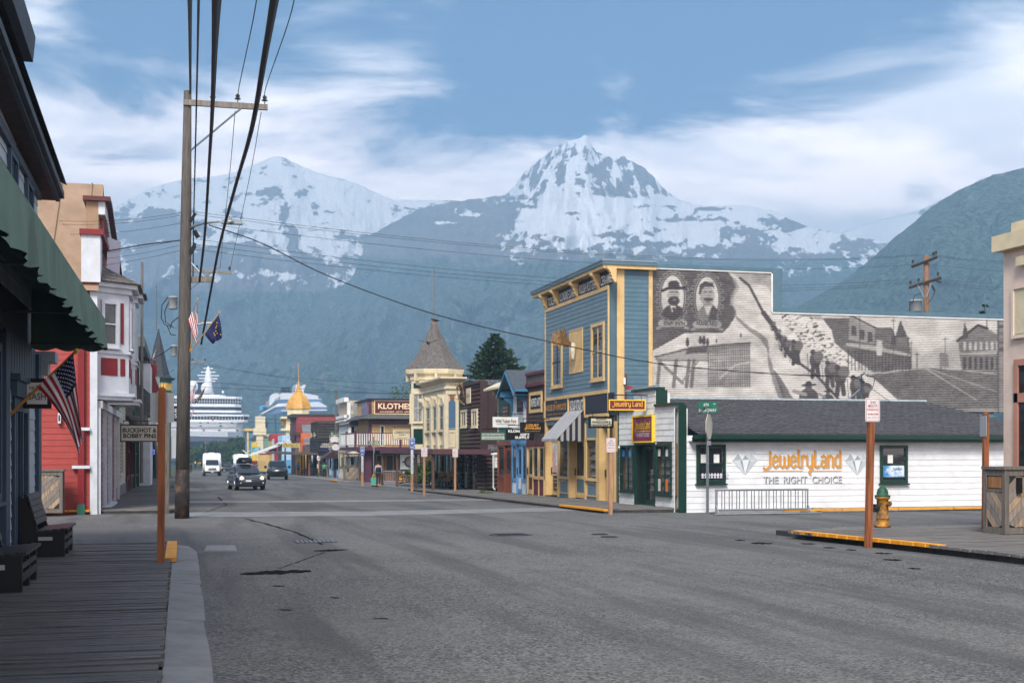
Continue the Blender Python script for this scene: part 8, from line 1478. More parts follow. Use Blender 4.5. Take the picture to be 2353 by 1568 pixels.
def wagon(label, col, L_=4.8, W=1.84, H=1.6, lights=True, box=True):
    o = thing('parked_car', label, 'car'); o.name = 'car'; w = W/2; h = L_/2
    build('body', loft([(-h, .34, .62, w*.80, .05), (-h+.08, .26, .80, w*.93, .08), (-h+.35, .22, .90, w, .12), (-h+1.2, .22, .98, w, .14), (-.75, .2, 1.04, w, .12), (.6, .2, 1.06, w, .11), (h-.7, .22, 1.06, w, .12), (h-.15, .28, 1.0, w*.96, .12), (h, .38, .82, w*.86, .08)]), col, o, True)
    build('cabin', loft([(-.95, .98, 1.03, w*.86, .12), (-.2, 1.0, H-.08, w*.82, .20), (.3, 1.0, H, w*.82, .22), (1.5, 1.0, H, w*.82, .22), (2.0, 1.0, H-.2, w*.82, .2), (h-.2, 1.0, 1.06, w*.8, .12)]), col, o, True)
    quadp('windscreen', [(-w*.74, -1.0, 1.045), (w*.74, -1.0, 1.045), (w*.58, -.24, H-.09), (-w*.58, -.24, H-.09)], DGL, o, (0, -.03, .012)); quadp('rear_window', [(w*.7, h-.28, 1.09), (-w*.7, h-.28, 1.09), (-w*.58, 2.02, H-.2), (w*.58, 2.02, H-.2)], DGL, o, (0, .04, .01))
    for s in (-1, 1):
        quadp('side_window', [(s*w*.835, -.7, 1.08), (s*w*.835, 1.9, 1.08), (s*w*.69, 1.55, H-.1), (s*w*.69, -.1, H-.1)], DGL, o, (s*.02, 0, 0)); build('roof_rail', MB().tube([(s*w*.62, -.1, H+.02), (s*w*.62, .3, H+.06), (s*w*.62, 1.6, H+.05), (s*w*.62, 1.8, H)], .02, 5), PLASTIC, o)
        build('headlight', MB().hexa([(s*w*.50, -h+.02, .68), (s*w*.93, -h+.22, .72), (s*w*.93, -h+.42, .74), (s*w*.5, -h+.3, .7), (s*w*.52, -h+.05, .80), (s*w*.92, -h+.24, .86), (s*w*.92, -h+.5, .88), (s*w*.5, -h+.3, .82)] if s > 0 else [(s*w*.93, -h+.22, .72), (s*w*.50, -h+.02, .68), (s*w*.5, -h+.3, .7), (s*w*.93, -h+.42, .74), (s*w*.92, -h+.24, .86), (s*w*.52, -h+.05, .80), (s*w*.5, -h+.3, .82), (s*w*.92, -h+.5, .88)]), LENS, o)
        if lights: build('lamp_bulb', MB().ball((s*w*.68, -h+.05, .76), .10, 8), LITY, o)
        build('fog_light', MB().ball((s*w*.74, -h+.06, .46), .08, 8), LENS, o); build('mirror', MB().ball((s*(w+.12), -.72, 1.08), .12, 8, (1, 1, .75)).tube([(s*w*.9, -.7, 1.05), (s*(w+.05), -.72, 1.06)], .03, 5), col, o)
        build('taillight', MB().box(*sorted((s*w*.55, s*w*.9)), h-.12, h-.02, .80, .95), TAILR, o)
        for y in (-h+.92, h-1.0): wheel(o, s*w*.985, y, .345, .22)
    gr = build('grille', MB().add([(-w*.40, -h-.02, .66), (w*.40, -h-.02, .66), (w*.48, -h-.0, .74), (w*.40, -h+.0, .83), (-w*.40, -h+.0, .83), (-w*.48, -h-.0, .74)], [tuple(range(6))]), PLASTIC, o)
    for z in (.69, .74, .79, .83): build('grille_bar', MB().box(-w*.42, w*.42, -h-.04, -h-.01, z-.008, z+.008), CHROME, gr)
    build('lower_intake', MB().box(-w*.78, w*.78, -h-.03, -h+.1, .30, .40), PLASTIC, o); build('number_plate', MB().box(-w*.42, -w*.06, -h-.05, -h-.02, .53, .65), flat('#d8e0d8'), o)
    if box: build('roof_box', loft([(-.35, H+.10, H+.22, .26, .1), (-.1, H+.08, H+.42, .38, .14), (.9, H+.08, H+.45, .40, .14), (1.5, H+.1, H+.36, .36, .14), (1.7, H+.14, H+.24, .25, .08)]), flat('#17181b', .35), o, True)
    return o
c = wagon('dark slate station wagon with lit headlights and black roof box driving towards us', paintm('slate car paint', (.025, .032, .048))); place(c, 565, 1124, R(6))
def suv(label, col, L_=5.5, W=2.06, H=1.94):
    o = thing('suv', label, 'car'); w = W/2; h = L_/2
    build('body', loft([(-h, .5, 1.0, w*.88, .08), (-h+.3, .32, 1.15, w, .12), (-h+1.6, .3, 1.22, w, .12), (0, .3, 1.24, w, .1), (h-.5, .3, 1.24, w, .1), (h-.1, .36, 1.2, w*.97, .1), (h, .42, 1.05, w*.92, .08)]), col, o, True)
    build('cabin', loft([(-1.2, 1.15, 1.24, w*.9, .1), (-.5, 1.15, H-.05, w*.88, .18), (.5, 1.15, H, w*.88, .2), (h-.5, 1.15, H, w*.88, .2), (h-.05, 1.15, H-.08, w*.84, .18), (h-.02, 1.15, 1.28, w*.88, .1)]), col, o, True)
    quadp('rear_window', [(w*.80, h+.0, 1.30), (-w*.80, h+.0, 1.30), (-w*.68, h-.03, H-.20), (w*.68, h-.03, H-.20)], DGL, o, (0, .03, .0)); build('rear_spoiler', MB().box(-w*.72, w*.72, h-.3, h+.05, H-.15, H-.06), col, o); build('tailgate', MB().box(-w*.86, w*.86, h-.02, h+.02, .62, 1.26), col, o)
    build('chrome_strip', MB().box(-w*.55, w*.55, h+.02, h+.05, 1.12, 1.18), CHROME, o); build('number_plate', MB().box(-.16, .16, h+.03, h+.05, .92, 1.06), flat('#c8a078'), o); build('rear_bumper', MB().box(-w*.93, w*.93, h-.1, h+.10, .40, .64), PLASTIC, o); build('bumper_strip', MB().box(-w*.88, w*.88, h+.1, h+.115, .62, .65), CHROME, o)
    for s in (-1, 1):
        build('taillight', MB().box(*sorted((s*w*.74, s*w*.94)), h-.06, h+.045, .95, 1.36), TAILR, o); build('mirror', MB().ball((s*(w+.16), -.8, 1.3), .15, 8), col, o); build('roof_rail', MB().tube([(s*w*.72, -.3, H), (s*w*.72, 0, H+.06), (s*w*.72, h-.6, H+.06), (s*w*.72, h-.4, H)], .022, 5), CHROME, o)
        quadp('side_window', [(s*w*.90, -.8, 1.28), (s*w*.90, h-.25, 1.28), (s*w*.74, h-.35, H-.14), (s*w*.74, -.35, H-.14)], DGL, o, (s*.02, 0, 0)); quadp('windscreen', [(-w*.8, -1.2, 1.25), (w*.8, -1.2, 1.25), (w*.66, -.55, H-.08), (-w*.66, -.55, H-.08)], DGL, o, (0, -.03, .01)) if s > 0 else None
        for y in (-h+1.0, h-1.15): wheel(o, s*w*.985, y, .40, .27)
    build('sticker', MB().box(-w*.66, -w*.56, h+.03, h+.036, 1.36, 1.46), flat('#c86a70'), o); return o
c = suv('big dark SUV with red tail lamps driving away down the right lane', paintm('dark suv paint', (.012, .016, .018))); place(c, 637, 1101, R(-4))
def shuttle(label, front=True):
    o = thing('shuttle_bus', label, 'bus', group='white shuttle buses'); WB = paintm('white bus paint', (.78, .79, .80)); w = 1.22
    build('body', loft([(-2.6, .55, 2.2, w*.92, .2), (-2.4, .45, 2.95, w, .25), (-1.8, .45, 3.08, w, .3), (3.6, .45, 3.08, w, .3), (4.2, .45, 2.98, w, .25), (4.3, .55, 2.8, w*.94, .2)]), WB, o, True)
    build('cab', loft([(-4.2, .5, 1.0, .90, .1), (-4.1, .42, 1.22, .98, .12), (-3.5, .42, 1.38, 1.0, .12), (-3.3, .42, 1.42, 1.0, .12), (-2.7, .42, 2.2, .95, .2), (-2.4, .42, 2.3, .95, .2)]), WB, o, True)
    quadp('windscreen', [(-.86, -3.38, 1.44), (.86, -3.38, 1.44), (.78, -2.72, 2.14), (-.78, -2.72, 2.14)], DGL, o, (0, -.06, .03))
    gr = build('grille', MB().box(-.50, .50, -4.24, -4.18, .78, 1.08), PLASTIC, o)
    for z in (.82, .92, 1.02): build('grille_bar', MB().box(-.5, .5, -4.27, -4.23, z, z+.04), CHROME, gr)
    build('front_bumper', MB().box(-1.02, 1.02, -4.36, -4.12, .40, .62), PLASTIC, o); build('number_plate', MB().box(-.16, .16, -4.38, -4.36, .46, .60), flat('#c9d0d0'), o)
    for s in (-1, 1):
        build('headlight', MB().box(*sorted((s*.56, s*.92)), -4.23, -4.1, .80, 1.06), LENS, o); build('lamp_bulb', MB().ball((s*.74, -4.24, .92), .12, 8), LITY if front else LENS, o)
        build('mirror', MB().box(*sorted((s*1.26, s*1.46)), -3.2, -3.1, 1.25, 1.75).tube([(s*.95, -3.1, 1.5), (s*1.3, -3.15, 1.5)], .03, 5), BLACK, o)
        for k in range(5): build('side_window', MB().box(*sorted((s*(w-.02), s*(w+.012))), -1.6+k*1.1, -.7+k*1.1, 1.55, 2.35), DGL, o)
        for y in (-3.2, 2.6): wheel(o, s*(w-.06), y, .40, .3)
        build('rear_window', MB().box(*sorted((s*.62, s*1.0)), 4.28, 4.33, 1.4, 2.1), DGL, o); build('taillight', MB().box(*sorted((s*.9, s*1.1)), 4.28, 4.34, .8, 1.2), TAILR, o); build('marker_lamp', MB().ball((s*.8, -2.42, 2.86), .06, 6), flat('#c87820'), o)
    build('rear_door_window', MB().box(-.42, .42, 4.3, 4.34, 1.45, 2.05), DGL, o); build('rear_bumper', MB().box(-1.1, 1.1, 4.28, 4.5, .42, .6), PLASTIC, o); build('roof_hatch', MB().box(-.4, .4, 0, .8, 3.05, 3.16), WB, o)
    return o
sb = shuttle('white shuttle bus with lit yellow headlamps coming up the left lane'); place(sb, 486, 1092, 0); x, y = onG(560, 1088); c = again(sb, (x, y, gz(y)), 'white shuttle bus seen from behind beyond the station wagon', 0)
c.location.y += 12
c2 = wagon('dark sedan crossing the street side-on in front of the harbour trees', paintm('dark sedan paint', (.014, .018, .022)), lights=False, box=False); place(c2, 532, 1084, R(90)); c2.rotation_euler = (0, 0, R(90))
YB = paintm('school bus yellow', (.75, .42, .04), .4); o = thing('school_bus', 'yellow school bus far down the street left of the shuttle bus', 'bus'); build('body', loft([(-4, .6, 2.3, 1.1, .15), (-3.8, .5, 2.9, 1.2, .25), (4, .5, 2.9, 1.2, .25), (4.1, .6, 2.6, 1.1, .2)]), YB, o, True); build('hood', loft([(-5.4, .6, 1.3, .9, .1), (-5.2, .5, 1.5, 1.0, .12), (-3.9, .5, 1.6, 1.05, .1)]), YB, o, True); build('windscreen', MB().box(-.95, .95, -4.06, -4.0, 1.65, 2.4), DGL, o)
for s in (-1, 1):
    build('headlight', MB().ball((s*.7, -5.42, 1.0), .14, 8), LITY, o); [wheel(o, s*1.15, yy, .5, .3) for yy in (-4.4, 2.4)]
place(o, 454, 1076)
# ================= people =================
SKIN, HAIRD, HAIRB = M('skin', '#b98468', .55, .1, 6), flat('#1b1613', .7), flat('#4a3020', .7)
def skinmesh(name, joints, edges, rad, mat, parent, root=0, sub=1):
    me = bpy.data.meshes.new(name); off = origin(parent); me.from_pydata([Vector(j)-off for j in joints], edges, []); o = bpy.data.objects.new(name, me); link(o, parent)
    md = o.modifiers.new('skin', 'SKIN'); md.use_smooth_shade = True
    for i, r in enumerate(rad): me.skin_vertices[0].data[i].radius = r if isinstance(r, tuple) else (r, r); me.skin_vertices[0].data[i].use_root = (i == root)
    s = o.modifiers.new('sub', 'SUBSURF'); s.levels = s.render_levels = sub
    dg = bpy.context.evaluated_depsgraph_get(); m2 = bpy.data.meshes.new_from_object(o.evaluated_get(dg)); o.modifiers.clear(); o.data = m2; bpy.data.meshes.remove(me); m2.materials.clear(); m2.materials.append(mat); return o
def person(label, loc, rz, H, top, legs, hair, pose, sleeves=True, shoes=None, vest=None, longhair=False, fingers=True):
    """pose: joint name -> (x, y, z) in units of the standing height, facing -y"""
    P = dict(pelvis=(0, 0, .53), spine=(0, .005, .62), chest=(0, .01, .74), neck=(0, 0, .845), head=(0, -.012, .905), crown=(0, -.008, .955),
             shl=(.105, .01, .80), ell=(.135, .02, .63), wrl=(.14, -.02, .49), shr=(-.105, .01, .80), elr=(-.135, .02, .63), wrr=(-.14, -.02, .49),
             hil=(.052, 0, .51), knl=(.056, -.01, .285), anl=(.056, .015, .05), tol=(.062, -.075, .02), hir=(-.052, 0, .51), knr=(-.056, -.01, .285), anr=(-.056, .015, .05), tor=(-.062, -.075, .02)); P.update(pose)
    o = thing('person', label, 'person', (0, 0, 0)); V = {k: Vector(v)*H for k, v in P.items()}
    names = ['pelvis', 'spine', 'chest', 'neck', 'head', 'crown', 'shl', 'ell', 'wrl', 'shr', 'elr', 'wrr', 'hil', 'knl', 'anl', 'tol', 'hir', 'knr', 'anr', 'tor']
    E = [('pelvis', 'spine'), ('spine', 'chest'), ('chest', 'neck'), ('neck', 'head'), ('head', 'crown'), ('chest', 'shl'), ('shl', 'ell'), ('ell', 'wrl'), ('chest', 'shr'), ('shr', 'elr'), ('elr', 'wrr'), ('pelvis', 'hil'), ('hil', 'knl'), ('knl', 'anl'), ('anl', 'tol'), ('pelvis', 'hir'), ('hir', 'knr'), ('knr', 'anr'), ('anr', 'tor')]
    rd = dict(pelvis=(.078, .055), spine=(.072, .052), chest=(.088, .058), neck=.032, head=.052, crown=.042, shl=.034, ell=.024, wrl=.016, shr=.034, elr=.024, wrr=.016, hil=.050, knl=.034, anl=.022, tol=.016, hir=.050, knr=.034, anr=.022, tor=.016)
    js = [V[n_] for n_ in names]; es = [(names.index(a), names.index(b_)) for a, b_ in E]; sc = lambda r: tuple(x*H for x in r) if isinstance(r, tuple) else r*H; rr = [sc(rd[n_]) for n_ in names]
    if fingers:
        for s in 'lr':
            wi = names.index('wr'+s); d = (V['wr'+s]-V['el'+s]).normalized(); sd_ = Vector((0, -1, 0)); sd_ = (sd_-d*sd_.dot(d)).normalized(); cr_ = d.cross(sd_)
            pi_ = len(js); js.append(V['wr'+s]+d*.028*H); rr.append((.020*H, .011*H)); es.append((wi, pi_))
            for k, (ln, of) in enumerate(((.040, .020), (.046, .007), (.043, -.006), (.034, -.018), (.030, .030))):
                a = js[pi_]+sd_*of*H*(.6 if k == 4 else 1)+d*(.012*H if k < 4 else -.006*H); i0 = len(js); js += [a, a+d*ln*.55*H+(sd_*.012*H if k == 4 else Vector())+cr_*.004*H, a+d*ln*H+cr_*.014*H]; rr += [.0058*H, .0053*H, .0042*H]; es += [(pi_, i0), (i0, i0+1), (i0+1, i0+2)]
    body = skinmesh('body', js, es, rr, SKIN, o)
    def garment(nm, ns, ee, grow, mat, scale={}):
        return skinmesh(nm, [V[n_] for n_ in ns], [(ns.index(a), ns.index(b_)) for a, b_ in ee], [tuple(x*grow*scale.get(n_, 1) for x in sc(rd[n_])) if isinstance(rd[n_], tuple) else sc(rd[n_])*grow*scale.get(n_, 1) for n_ in ns], mat, o)
    V['wl2'], V['wr2'] = V['ell'].lerp(V['wrl'], .93), V['elr'].lerp(V['wrr'], .93); rd['wl2'] = rd['wr2'] = .019; V['nk2'] = V['chest'].lerp(V['neck'], .8); rd['nk2'] = .036
    garment('jacket', ['pelvis', 'spine', 'chest', 'nk2', 'shl', 'ell', 'wl2', 'shr', 'elr', 'wr2'], [('pelvis', 'spine'), ('spine', 'chest'), ('chest', 'nk2'), ('chest', 'shl'), ('shl', 'ell'), ('ell', 'wl2'), ('chest', 'shr'), ('shr', 'elr'), ('elr', 'wr2')], 1.24, top)
    if vest: garment('vest', ['pelvis', 'spine', 'chest', 'nk2', 'shl', 'shr'], [('pelvis', 'spine'), ('spine', 'chest'), ('chest', 'nk2'), ('chest', 'shl'), ('chest', 'shr')], 1.42, vest)
    garment('trousers', ['pelvis', 'hil', 'knl', 'anl', 'hir', 'knr', 'anr'], [('pelvis', 'hil'), ('hil', 'knl'), ('knl', 'anl'), ('pelvis', 'hir'), ('hir', 'knr'), ('knr', 'anr')], 1.20, legs, dict(anl=1.4, anr=1.4))
    for s in 'lr': d = V['to'+s]-V['an'+s]; a = V['an'+s]; t = V['to'+s]; build('shoe', MB().tube([(a.x, a.y+.02*H, .022*H+min(a.z, t.z)-.02*H), (a.x, a.y-.01*H, .028*H+min(a.z, t.z)-.02*H), (t.x, t.y, t.z+.002*H), (t.x, t.y-.02*H, t.z-.004*H)], [.018*H, .026*H, .026*H, .014*H], 10), shoes or flat('#1c1a1a'), o, True)
    up_ = (V['crown']-V['neck']).normalized(); hc = V['head'].lerp(V['crown'], .45); fw = Vector((0, -1, 0)); fw = (fw-up_*fw.dot(up_)).normalized()
    build('hair', MB().ball(hc-fw*.012*H+up_*.012*H, .060*H, 10, (1, 1, 1.08)), hair, o, True)
    if longhair: build('hair', MB().tube([hc-fw*.035*H, hc-fw*.05*H-up_*.05*H, hc-fw*.045*H-up_*.10*H], [.035*H, .03*H, .012*H], 8), hair, o, True)
    face = V['head']+fw*.05*H; build('nose', MB().tube([face+up_*.012*H, face+fw*.014*H-up_*.006*H], [.004*H, .008*H], 6), SKIN, o); sx = up_.cross(fw)
    for s in (-1, 1): build('eye', MB().ball(face+sx*s*.019*H+up_*.012*H-fw*.004*H, .006*H, 6), flat('#20242a'), o); build('ear', MB().ball(V['head']+sx*s*.052*H+up_*.004*H, .013*H, 6), SKIN, o)
    build('mouth', MB().tube([face-sx*.014*H-up_*.024*H, face+sx*.014*H-up_*.024*H], .004*H, 5), flat('#8a4a44'), o)
    o.location = loc; o.rotation_euler.z = rz; return o
NVY, JEAN = M('navy vest', '#171c2c', .8, .2, 8), M('dark jeans', '#1f2a40', .8, .25, 8)
x, y = onG(869, 1114, .12); g = gz(y)+.12
walk = dict(knl=(.056, -.035, .285), anl=(.056, -.03, .05), tol=(.06, -.115, .02), knr=(-.056, .0, .285), anr=(-.056, .06, .06), tor=(-.062, -.02, .02))
person('person in dark vest and jeans with pale sleeves carrying a teal bag, seen from behind', (x, y, g), R(172), 1.66, M('pale sleeve', '#a8a4a4', .8, .15, 8), JEAN, HAIRD, dict(walk, wrr=(-.15, -.03, .49), elr=(-.15, .01, .63)), vest=NVY)
bgx = x-.33; o = thing('tote_bag', 'teal printed tote bag with yellow handles held in a hand', 'bag', (bgx, y, g+.05)); TEB = M('teal bag print', '#4fb0a0', .7, .4, 14); build('bag', MB().hexa([(bgx-.17, y-.06, g+.06), (bgx+.15, y-.06, g+.06), (bgx+.15, y+.06, g+.06), (bgx-.17, y+.06, g+.06), (bgx-.20, y-.09, g+.50), (bgx+.18, y-.09, g+.50), (bgx+.18, y+.09, g+.50), (bgx-.20, y+.09, g+.50)]), TEB, o)
for s in (-1, 1): build('handle', MB().tube([(bgx-.10, y+s*.08, g+.50), (bgx-.04, y+s*.03, g+.74), (bgx+.04, y+s*.02, g+.78), (bgx+.08, y+s*.03, g+.72), (bgx+.09, y+s*.08, g+.50)], .014, 6), flat('#d8b030'), o)
x, y = onG(745, 1095.5, .12); person('person in bright green hooded top and black trousers walking away', (x, y, gz(y)+.12), R(180), 1.66, M('green hoodie', '#2f9a70', .85, .15, 8), flat('#15151a'), HAIRB, walk, longhair=True)
x, y = onG(929, 1109, .1); cr = dict(pelvis=(.02, .12, .30), spine=(.0, .05, .39), chest=(-.0, -.07, .46), neck=(0, -.17, .47), head=(0, -.225, .455), crown=(0, -.27, .44), shl=(.10, -.08, .47), ell=(.11, -.16, .33), wrl=(.06, -.24, .20), shr=(-.10, -.08, .47), elr=(-.11, -.17, .32), wrr=(-.05, -.25, .18),
 hil=(.06, .13, .28), knl=(.09, -.06, .30), anl=(.08, .06, .05), tol=(.085, -.03, .02), hir=(-.05, .13, .28), knr=(-.09, -.03, .18), anr=(-.07, .16, .06), tor=(-.075, .10, .015))
person('person in grey top crouching over the planting strip beside the hydrant', (x, y+.4, gz(y)+.1), R(80), 1.74, M('grey shirt', '#8f8794', .85, .15, 8), M('khaki trousers', '#8f8878', .85, .2, 8), HAIRB, cr)
x, y = onG(685, 1090, .12); person('person in bright blue shirt and dark cap standing by the pale blue shop', (x, y, gz(y)+.12), R(30), 1.75, flat('#2f8fc4'), flat('#2a2c34'), HAIRD, {}, fingers=False)
for i, (u, v, c_, lb) in enumerate(((578, 1089, '#15161c', 'person in black at the left of the far pavement group'), (584, 1090, '#6a5a58', 'person in grey brown in the middle of the far pavement group'), (590, 1091, '#20222c', 'person in dark blue at the right of the far pavement group'), (574, 1088, '#b8b4b4', 'person in white top at the back of the far pavement group'))):
    x, y = onG(u, v, .12); person(lb, (x, y, gz(y)+.12), R(20+i*40), 1.72, flat(c_), flat('#22242a'), HAIRD, walk if i % 2 else {}, fingers=False)
x, y = onG(438, 1085, .1); person('person in dark clothes far down the left pavement', (x, y, gz(y)+.1), 0, 1.75, flat('#20222a'), flat('#1a1a20'), HAIRD, {}, fingers=False)
# ================= birds =================
def crow(name, label, c, wings):
    o = thing(name, label, 'bird', c); CRW = flat('#0c0c10', .45); c = Vector(c)
    build('body', MB().tube([c+Vector(p) for p in ((.30, 0, .02), (.16, 0, .03), (0, 0, .05), (-.14, 0, .09), (-.22, 0, .12), (-.32, 0, .105))], [.02, .07, .085, .06, .05, .008], 10), CRW, o, True); build('tail', MB().add([c+Vector(p) for p in ((.20, -.05, .03), (.20, .05, .03), (.46, .07, .0), (.46, -.07, .0))], [(0, 1, 2, 3)]).add([c+Vector(p) for p in ((.20, -.05, .025), (.46, -.07, -.005), (.46, .07, -.005), (.20, .05, .025))], [(0, 1, 2, 3)]), CRW, o)
    for s in (-1, 1):
        if wings: build('wing', MB().hexa([c+Vector(p) for p in ((-.08, s*.05, .07), (.12, s*.05, .06), (.2, s*.34, .18), (-.02, s*.36, .2), (-.08, s*.05, .085), (.12, s*.05, .075), (.18, s*.62, .26), (.08, s*.66, .28))]), CRW, o)
        else: build('wing', MB().ball(c+Vector((.06, s*.06, .05)), .075, 8, (1, 1, .8)), CRW, o); build('leg', MB().tube([c+Vector((0, s*.03, -.02)), c+Vector((0, s*.03, -.13))], .008, 5), CRW, o)
    return o
p = at(999, 737, 84.8); crow('crow', 'black crow perched beside the tower spire', p, False)
p = at(983, 790, 78); b_ = crow('crow', 'black raven in flight across the tower roof', p, True); b_.rotation_euler.z = R(70)
# ================= cruise ships =================
SW = M('white ship paint', (.78, .78, .78), .4, .05, 1, spec=.4, emit=0); SNV = flat('#2a3a52', .4); SGL = M('ship glazing', '#31485a', .15, .25, .4); SHG = flat('#6f747c', .6); SHD = flat('#1d2a3a', .6)
SD = 600.0; sy = SD
def SX(u): return onY(sy, u)[0]
def SZ(v, u=480): a = (u-CX)/F; d = sy/(CT-ST*a); return EZ+d*(HY-(914.6+(v-890)*.885))/F
s_ = thing('cruise_ship', 'large white cruise ship with dark blue bands moored bow-on at the end of the street', 'ship', (SX(470), sy, gz(330)))
xl = SX(352)
def deck(name, ur, v0, v1, mat, y0=0, y1=60, chamf=3, ul=None):
    x0, x1 = (SX(ul) if ul else xl), SX(ur); return build(name, MB().zprism([(x0, sy+y0), (x1-chamf, sy+y0), (x1, sy+y0+chamf), (x1, sy+y1), (x0, sy+y1)], SZ(v1), SZ(v0)), mat, s_)
hl = [(SX(352), sy-2), (SX(372), sy-24), (SX(395), sy-34), (SX(520), sy-16), (SX(559), sy+6), (SX(559), sy+70), (SX(352), sy+70)]
build('hull', MB().zprism(hl, SZ(1040), SZ(996)), SHD, s_); build('hull_band', MB().zprism([(x-.05, y-.1) for x, y in hl], SZ(1002), SZ(990.5)), SHG, s_); build('bow', MB().zprism([(x, y-.2) for x, y in hl], SZ(990.5), SZ(977)), SW, s_)
deck('superstructure', 558, 935, 978, SW, 3, chamf=1)
for v in (944, 951, 958): pass
for v0, v1, ur in ((969, 979, 557), (957.5, 964, 559.5), (951.5, 957.5, 560)): deck('promenade_wall', ur, v0, v1, SW, 1.5)
for v0, v1 in ((964, 969), ): deck('deck_recess', 555, v0, v1, flat('#b9b4b2'), 3.2)
for v, us in ((952.5, (461, 478, 506, 533)), (961.5, (461, 507)), (972.5, (468, 504, 546)), (965.5, ())):
    for u in us: build('porthole', MB().box(SX(u-2.6), SX(u+2.6), sy+1.2, sy+1.6, SZ(v+1.5), SZ(v-1.5)), SGL, s_)
deck('bridge_wing', 569, 945.5, 951.5, SW, -2, 20, 2); deck('bridge_glazing', 570, 936.5, 945.5, SGL, -1.5, 18, 2); deck('bridge_roof', 573, 931.5, 936.5, SW, -3, 22, 3)
for i in range(24): u = 398+i*7; build('mullion', MB().box(SX(u)-.12, SX(u)+.12, sy-1.75, sy-1.4, SZ(945), SZ(937)), SW, s_)
deck('deck_band', 556, 926, 931.5, SGL, 4); deck('deck_band', 556, 920, 926, SW, 3.2); deck('deck_glass', 556, 911, 920, M('dark blue glass', '#20304a', .2, .2, .2), 4); deck('deck_band', 555.5, 903.5, 911, SW, 3)
deck('lounge_glazing', 554, 890, 903.5, SGL, 5, 40)
for i in range(26): u = 398+i*6; build('mullion', MB().box(SX(u)-.14, SX(u)+.14, sy+4.7, sy+5, SZ(903), SZ(890)), SW, s_)
build('mullion', MB().box(xl, SX(554), sy+4.65, sy+4.95, SZ(897.5), SZ(896)), SW, s_); deck('top_roof', 557, 884, 890, SW, 2, 42); deck('top_house', 520, 878, 884, SW, 10, 38, ul=430)
fn = build('funnel', MB().zprism([(SX(442), sy+30), (SX(468), sy+30), (SX(467), sy+45), (SX(444), sy+45)], SZ(884), SZ(839)), M('navy funnel', '#24364a', .4, .2, .6), s_); build('funnel_cap', MB().zprism([(SX(434), sy+29), (SX(470), sy+29), (SX(470), sy+46), (SX(434), sy+46)], SZ(839), SZ(836)), SW, s_)
def sball(u, v, r): c = Vector((SX(u), sy+12, SZ(v))); build('radome', MB().ball(c, r*SD/F*1.02, 12), SW, s_, True)
sball(442, 856, 13); sball(476, 860, 13); sball(514, 870, 3)
mc = (SX(480), sy+16, 0); build('mast', MB().lathe([(3.2, SZ(884)), (2.0, SZ(862)), (1.6, SZ(830)), (1.1, SZ(812)), (.6, SZ(806)), (.3, SZ(800))], mc, 10), SW, s_, True)
for v, w_ in ((807, 11), (817, 17), (826, 26), (834, 22), (841, 16)): build('mast_yard', MB().tube([(SX(480-w_), sy+15.5, SZ(v)), (SX(480+w_), sy+15.5, SZ(v))], .3, 6), SW, s_)
x0 = onY(599, 486)[0]; build('ship_flag', MB().add([(SX(487), sy-4, SZ(943)), (SX(491), sy-4, SZ(941)), (SX(491), sy-4, SZ(948)), (SX(487), sy-4, SZ(950))], [(0, 1, 2, 3)]), flat('#c04a30'), s_)
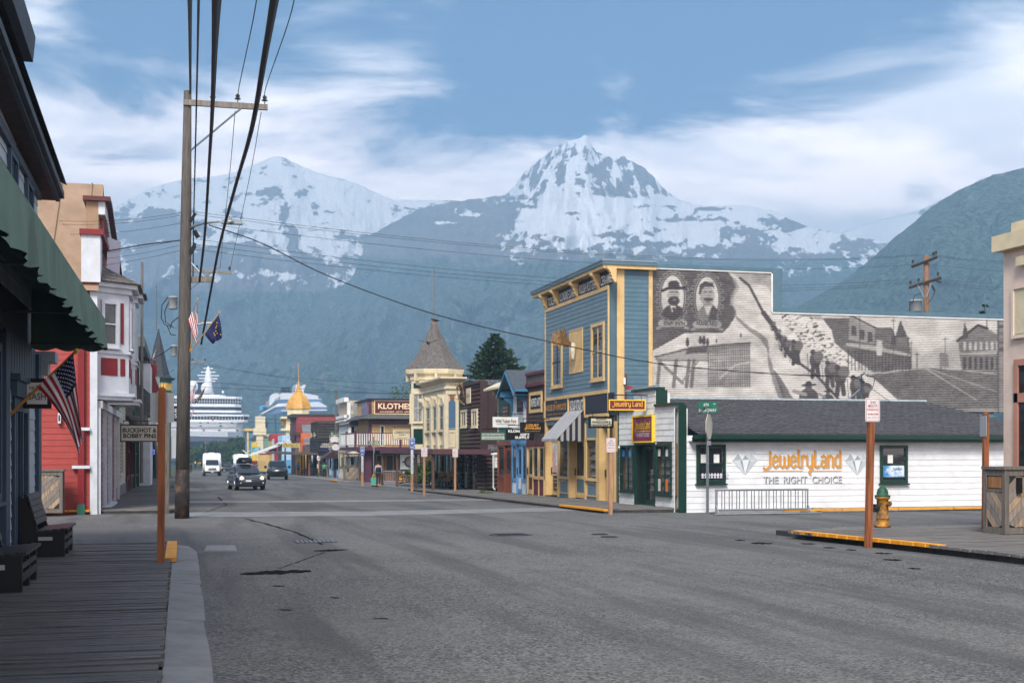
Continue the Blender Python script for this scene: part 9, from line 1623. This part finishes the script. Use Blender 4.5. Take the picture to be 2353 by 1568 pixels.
# second ship behind the golden dome
sy = 780.0; SC2 = CR(880, 1280, 6.533)
s_ = thing('cruise_ship', 'second white cruise ship with slanted glass lounges behind the golden dome', 'ship', (onY(780, 680)[0], 780, gz(330)))
def wedge(name, pts, y0, y1, mat): f = Face('C', sy); return build(name, MB().prism(f, [f.px(*SC2(x, y)) for x, y in pts][::-1], -y1, -y0), mat, s_)
SGB = M('blue ship glass', '#5f7fa4', .12, .3, .15)
wedge('hull', [(60, 1560), (60, 900), (1560, 900), (1560, 1560)], 6, 60, M('hull white', '#c3c8cc', .5, .1, .3)); wedge('lower_deck', [(20, 1010), (240, 890), (1520, 890), (1520, 1010)], 2, 50, SW); wedge('dark_band', [(210, 1000), (260, 930), (1540, 930), (1540, 1000)], 1, 48, SHD); wedge('deck_band', [(130, 1060), (230, 1000), (1540, 1000), (1540, 1030)], 0, 48, SW)
wedge('lounge_glass', [(80, 870), (400, 720), (560, 700), (1100, 710), (1560, 730), (1560, 780), (540, 860), (100, 900)], 3, 45, SGB); wedge('lounge_rim', [(90, 860), (390, 700), (560, 690), (560, 712), (400, 724), (110, 880)], 2, 44, SW); wedge('deck_band', [(540, 790), (1560, 775), (1560, 800), (540, 815)], 2, 44, SW)
wedge('upper_deck', [(380, 700), (470, 640), (1380, 600), (1560, 690), (1560, 720), (560, 700)], 4, 42, SW); wedge('bridge_glass', [(440, 640), (490, 545), (1080, 540), (1450, 540), (1480, 640), (1060, 600)], 5, 40, SGB); wedge('bridge_roof', [(500, 545), (540, 400), (760, 400), (1060, 400), (1380, 460), (1380, 525), (1450, 530), (1450, 550)], 6, 38, SW)
wedge('radar_house', [(860, 400), (880, 200), (920, 195), (940, 240), (1040, 240), (1060, 205), (1110, 205), (1070, 320), (1060, 400)], 8, 30, SW)
for x in (575, 655, 725): wedge('funnel', [(x, 385), (x, 265), (x+22, 245), (x+45, 265), (x+45, 385)], 10, 22, SHD)
wedge('funnel_base', [(535, 410), (545, 385), (790, 385), (800, 410)], 8, 26, SHD); wedge('slide_tube', [(275, 640), (300, 470), (340, 430), (420, 400), (490, 410), (515, 450), (500, 500), (420, 520), (380, 600), (280, 700)], 5, 14, SW); wedge('slide_block', [(210, 680), (205, 600), (240, 580), (320, 610), (330, 660), (280, 690)], 6, 12, flat('#b0908c')); wedge('blue_pod', [(60, 790), (60, 700), (90, 682), (290, 682), (200, 780), (130, 770)], 5, 16, flat('#5fb0d4'))
wedge('pod_window', [(140, 770), (130, 715), (240, 715), (215, 775)], 4, 5, SHD)
for i in range(12): wedge('balcony_row', [(100+i*36, 1130+i % 2*4), (100+i*36, 1060), (128+i*36, 1060), (128+i*36, 1130)], 5, 6, SGL)
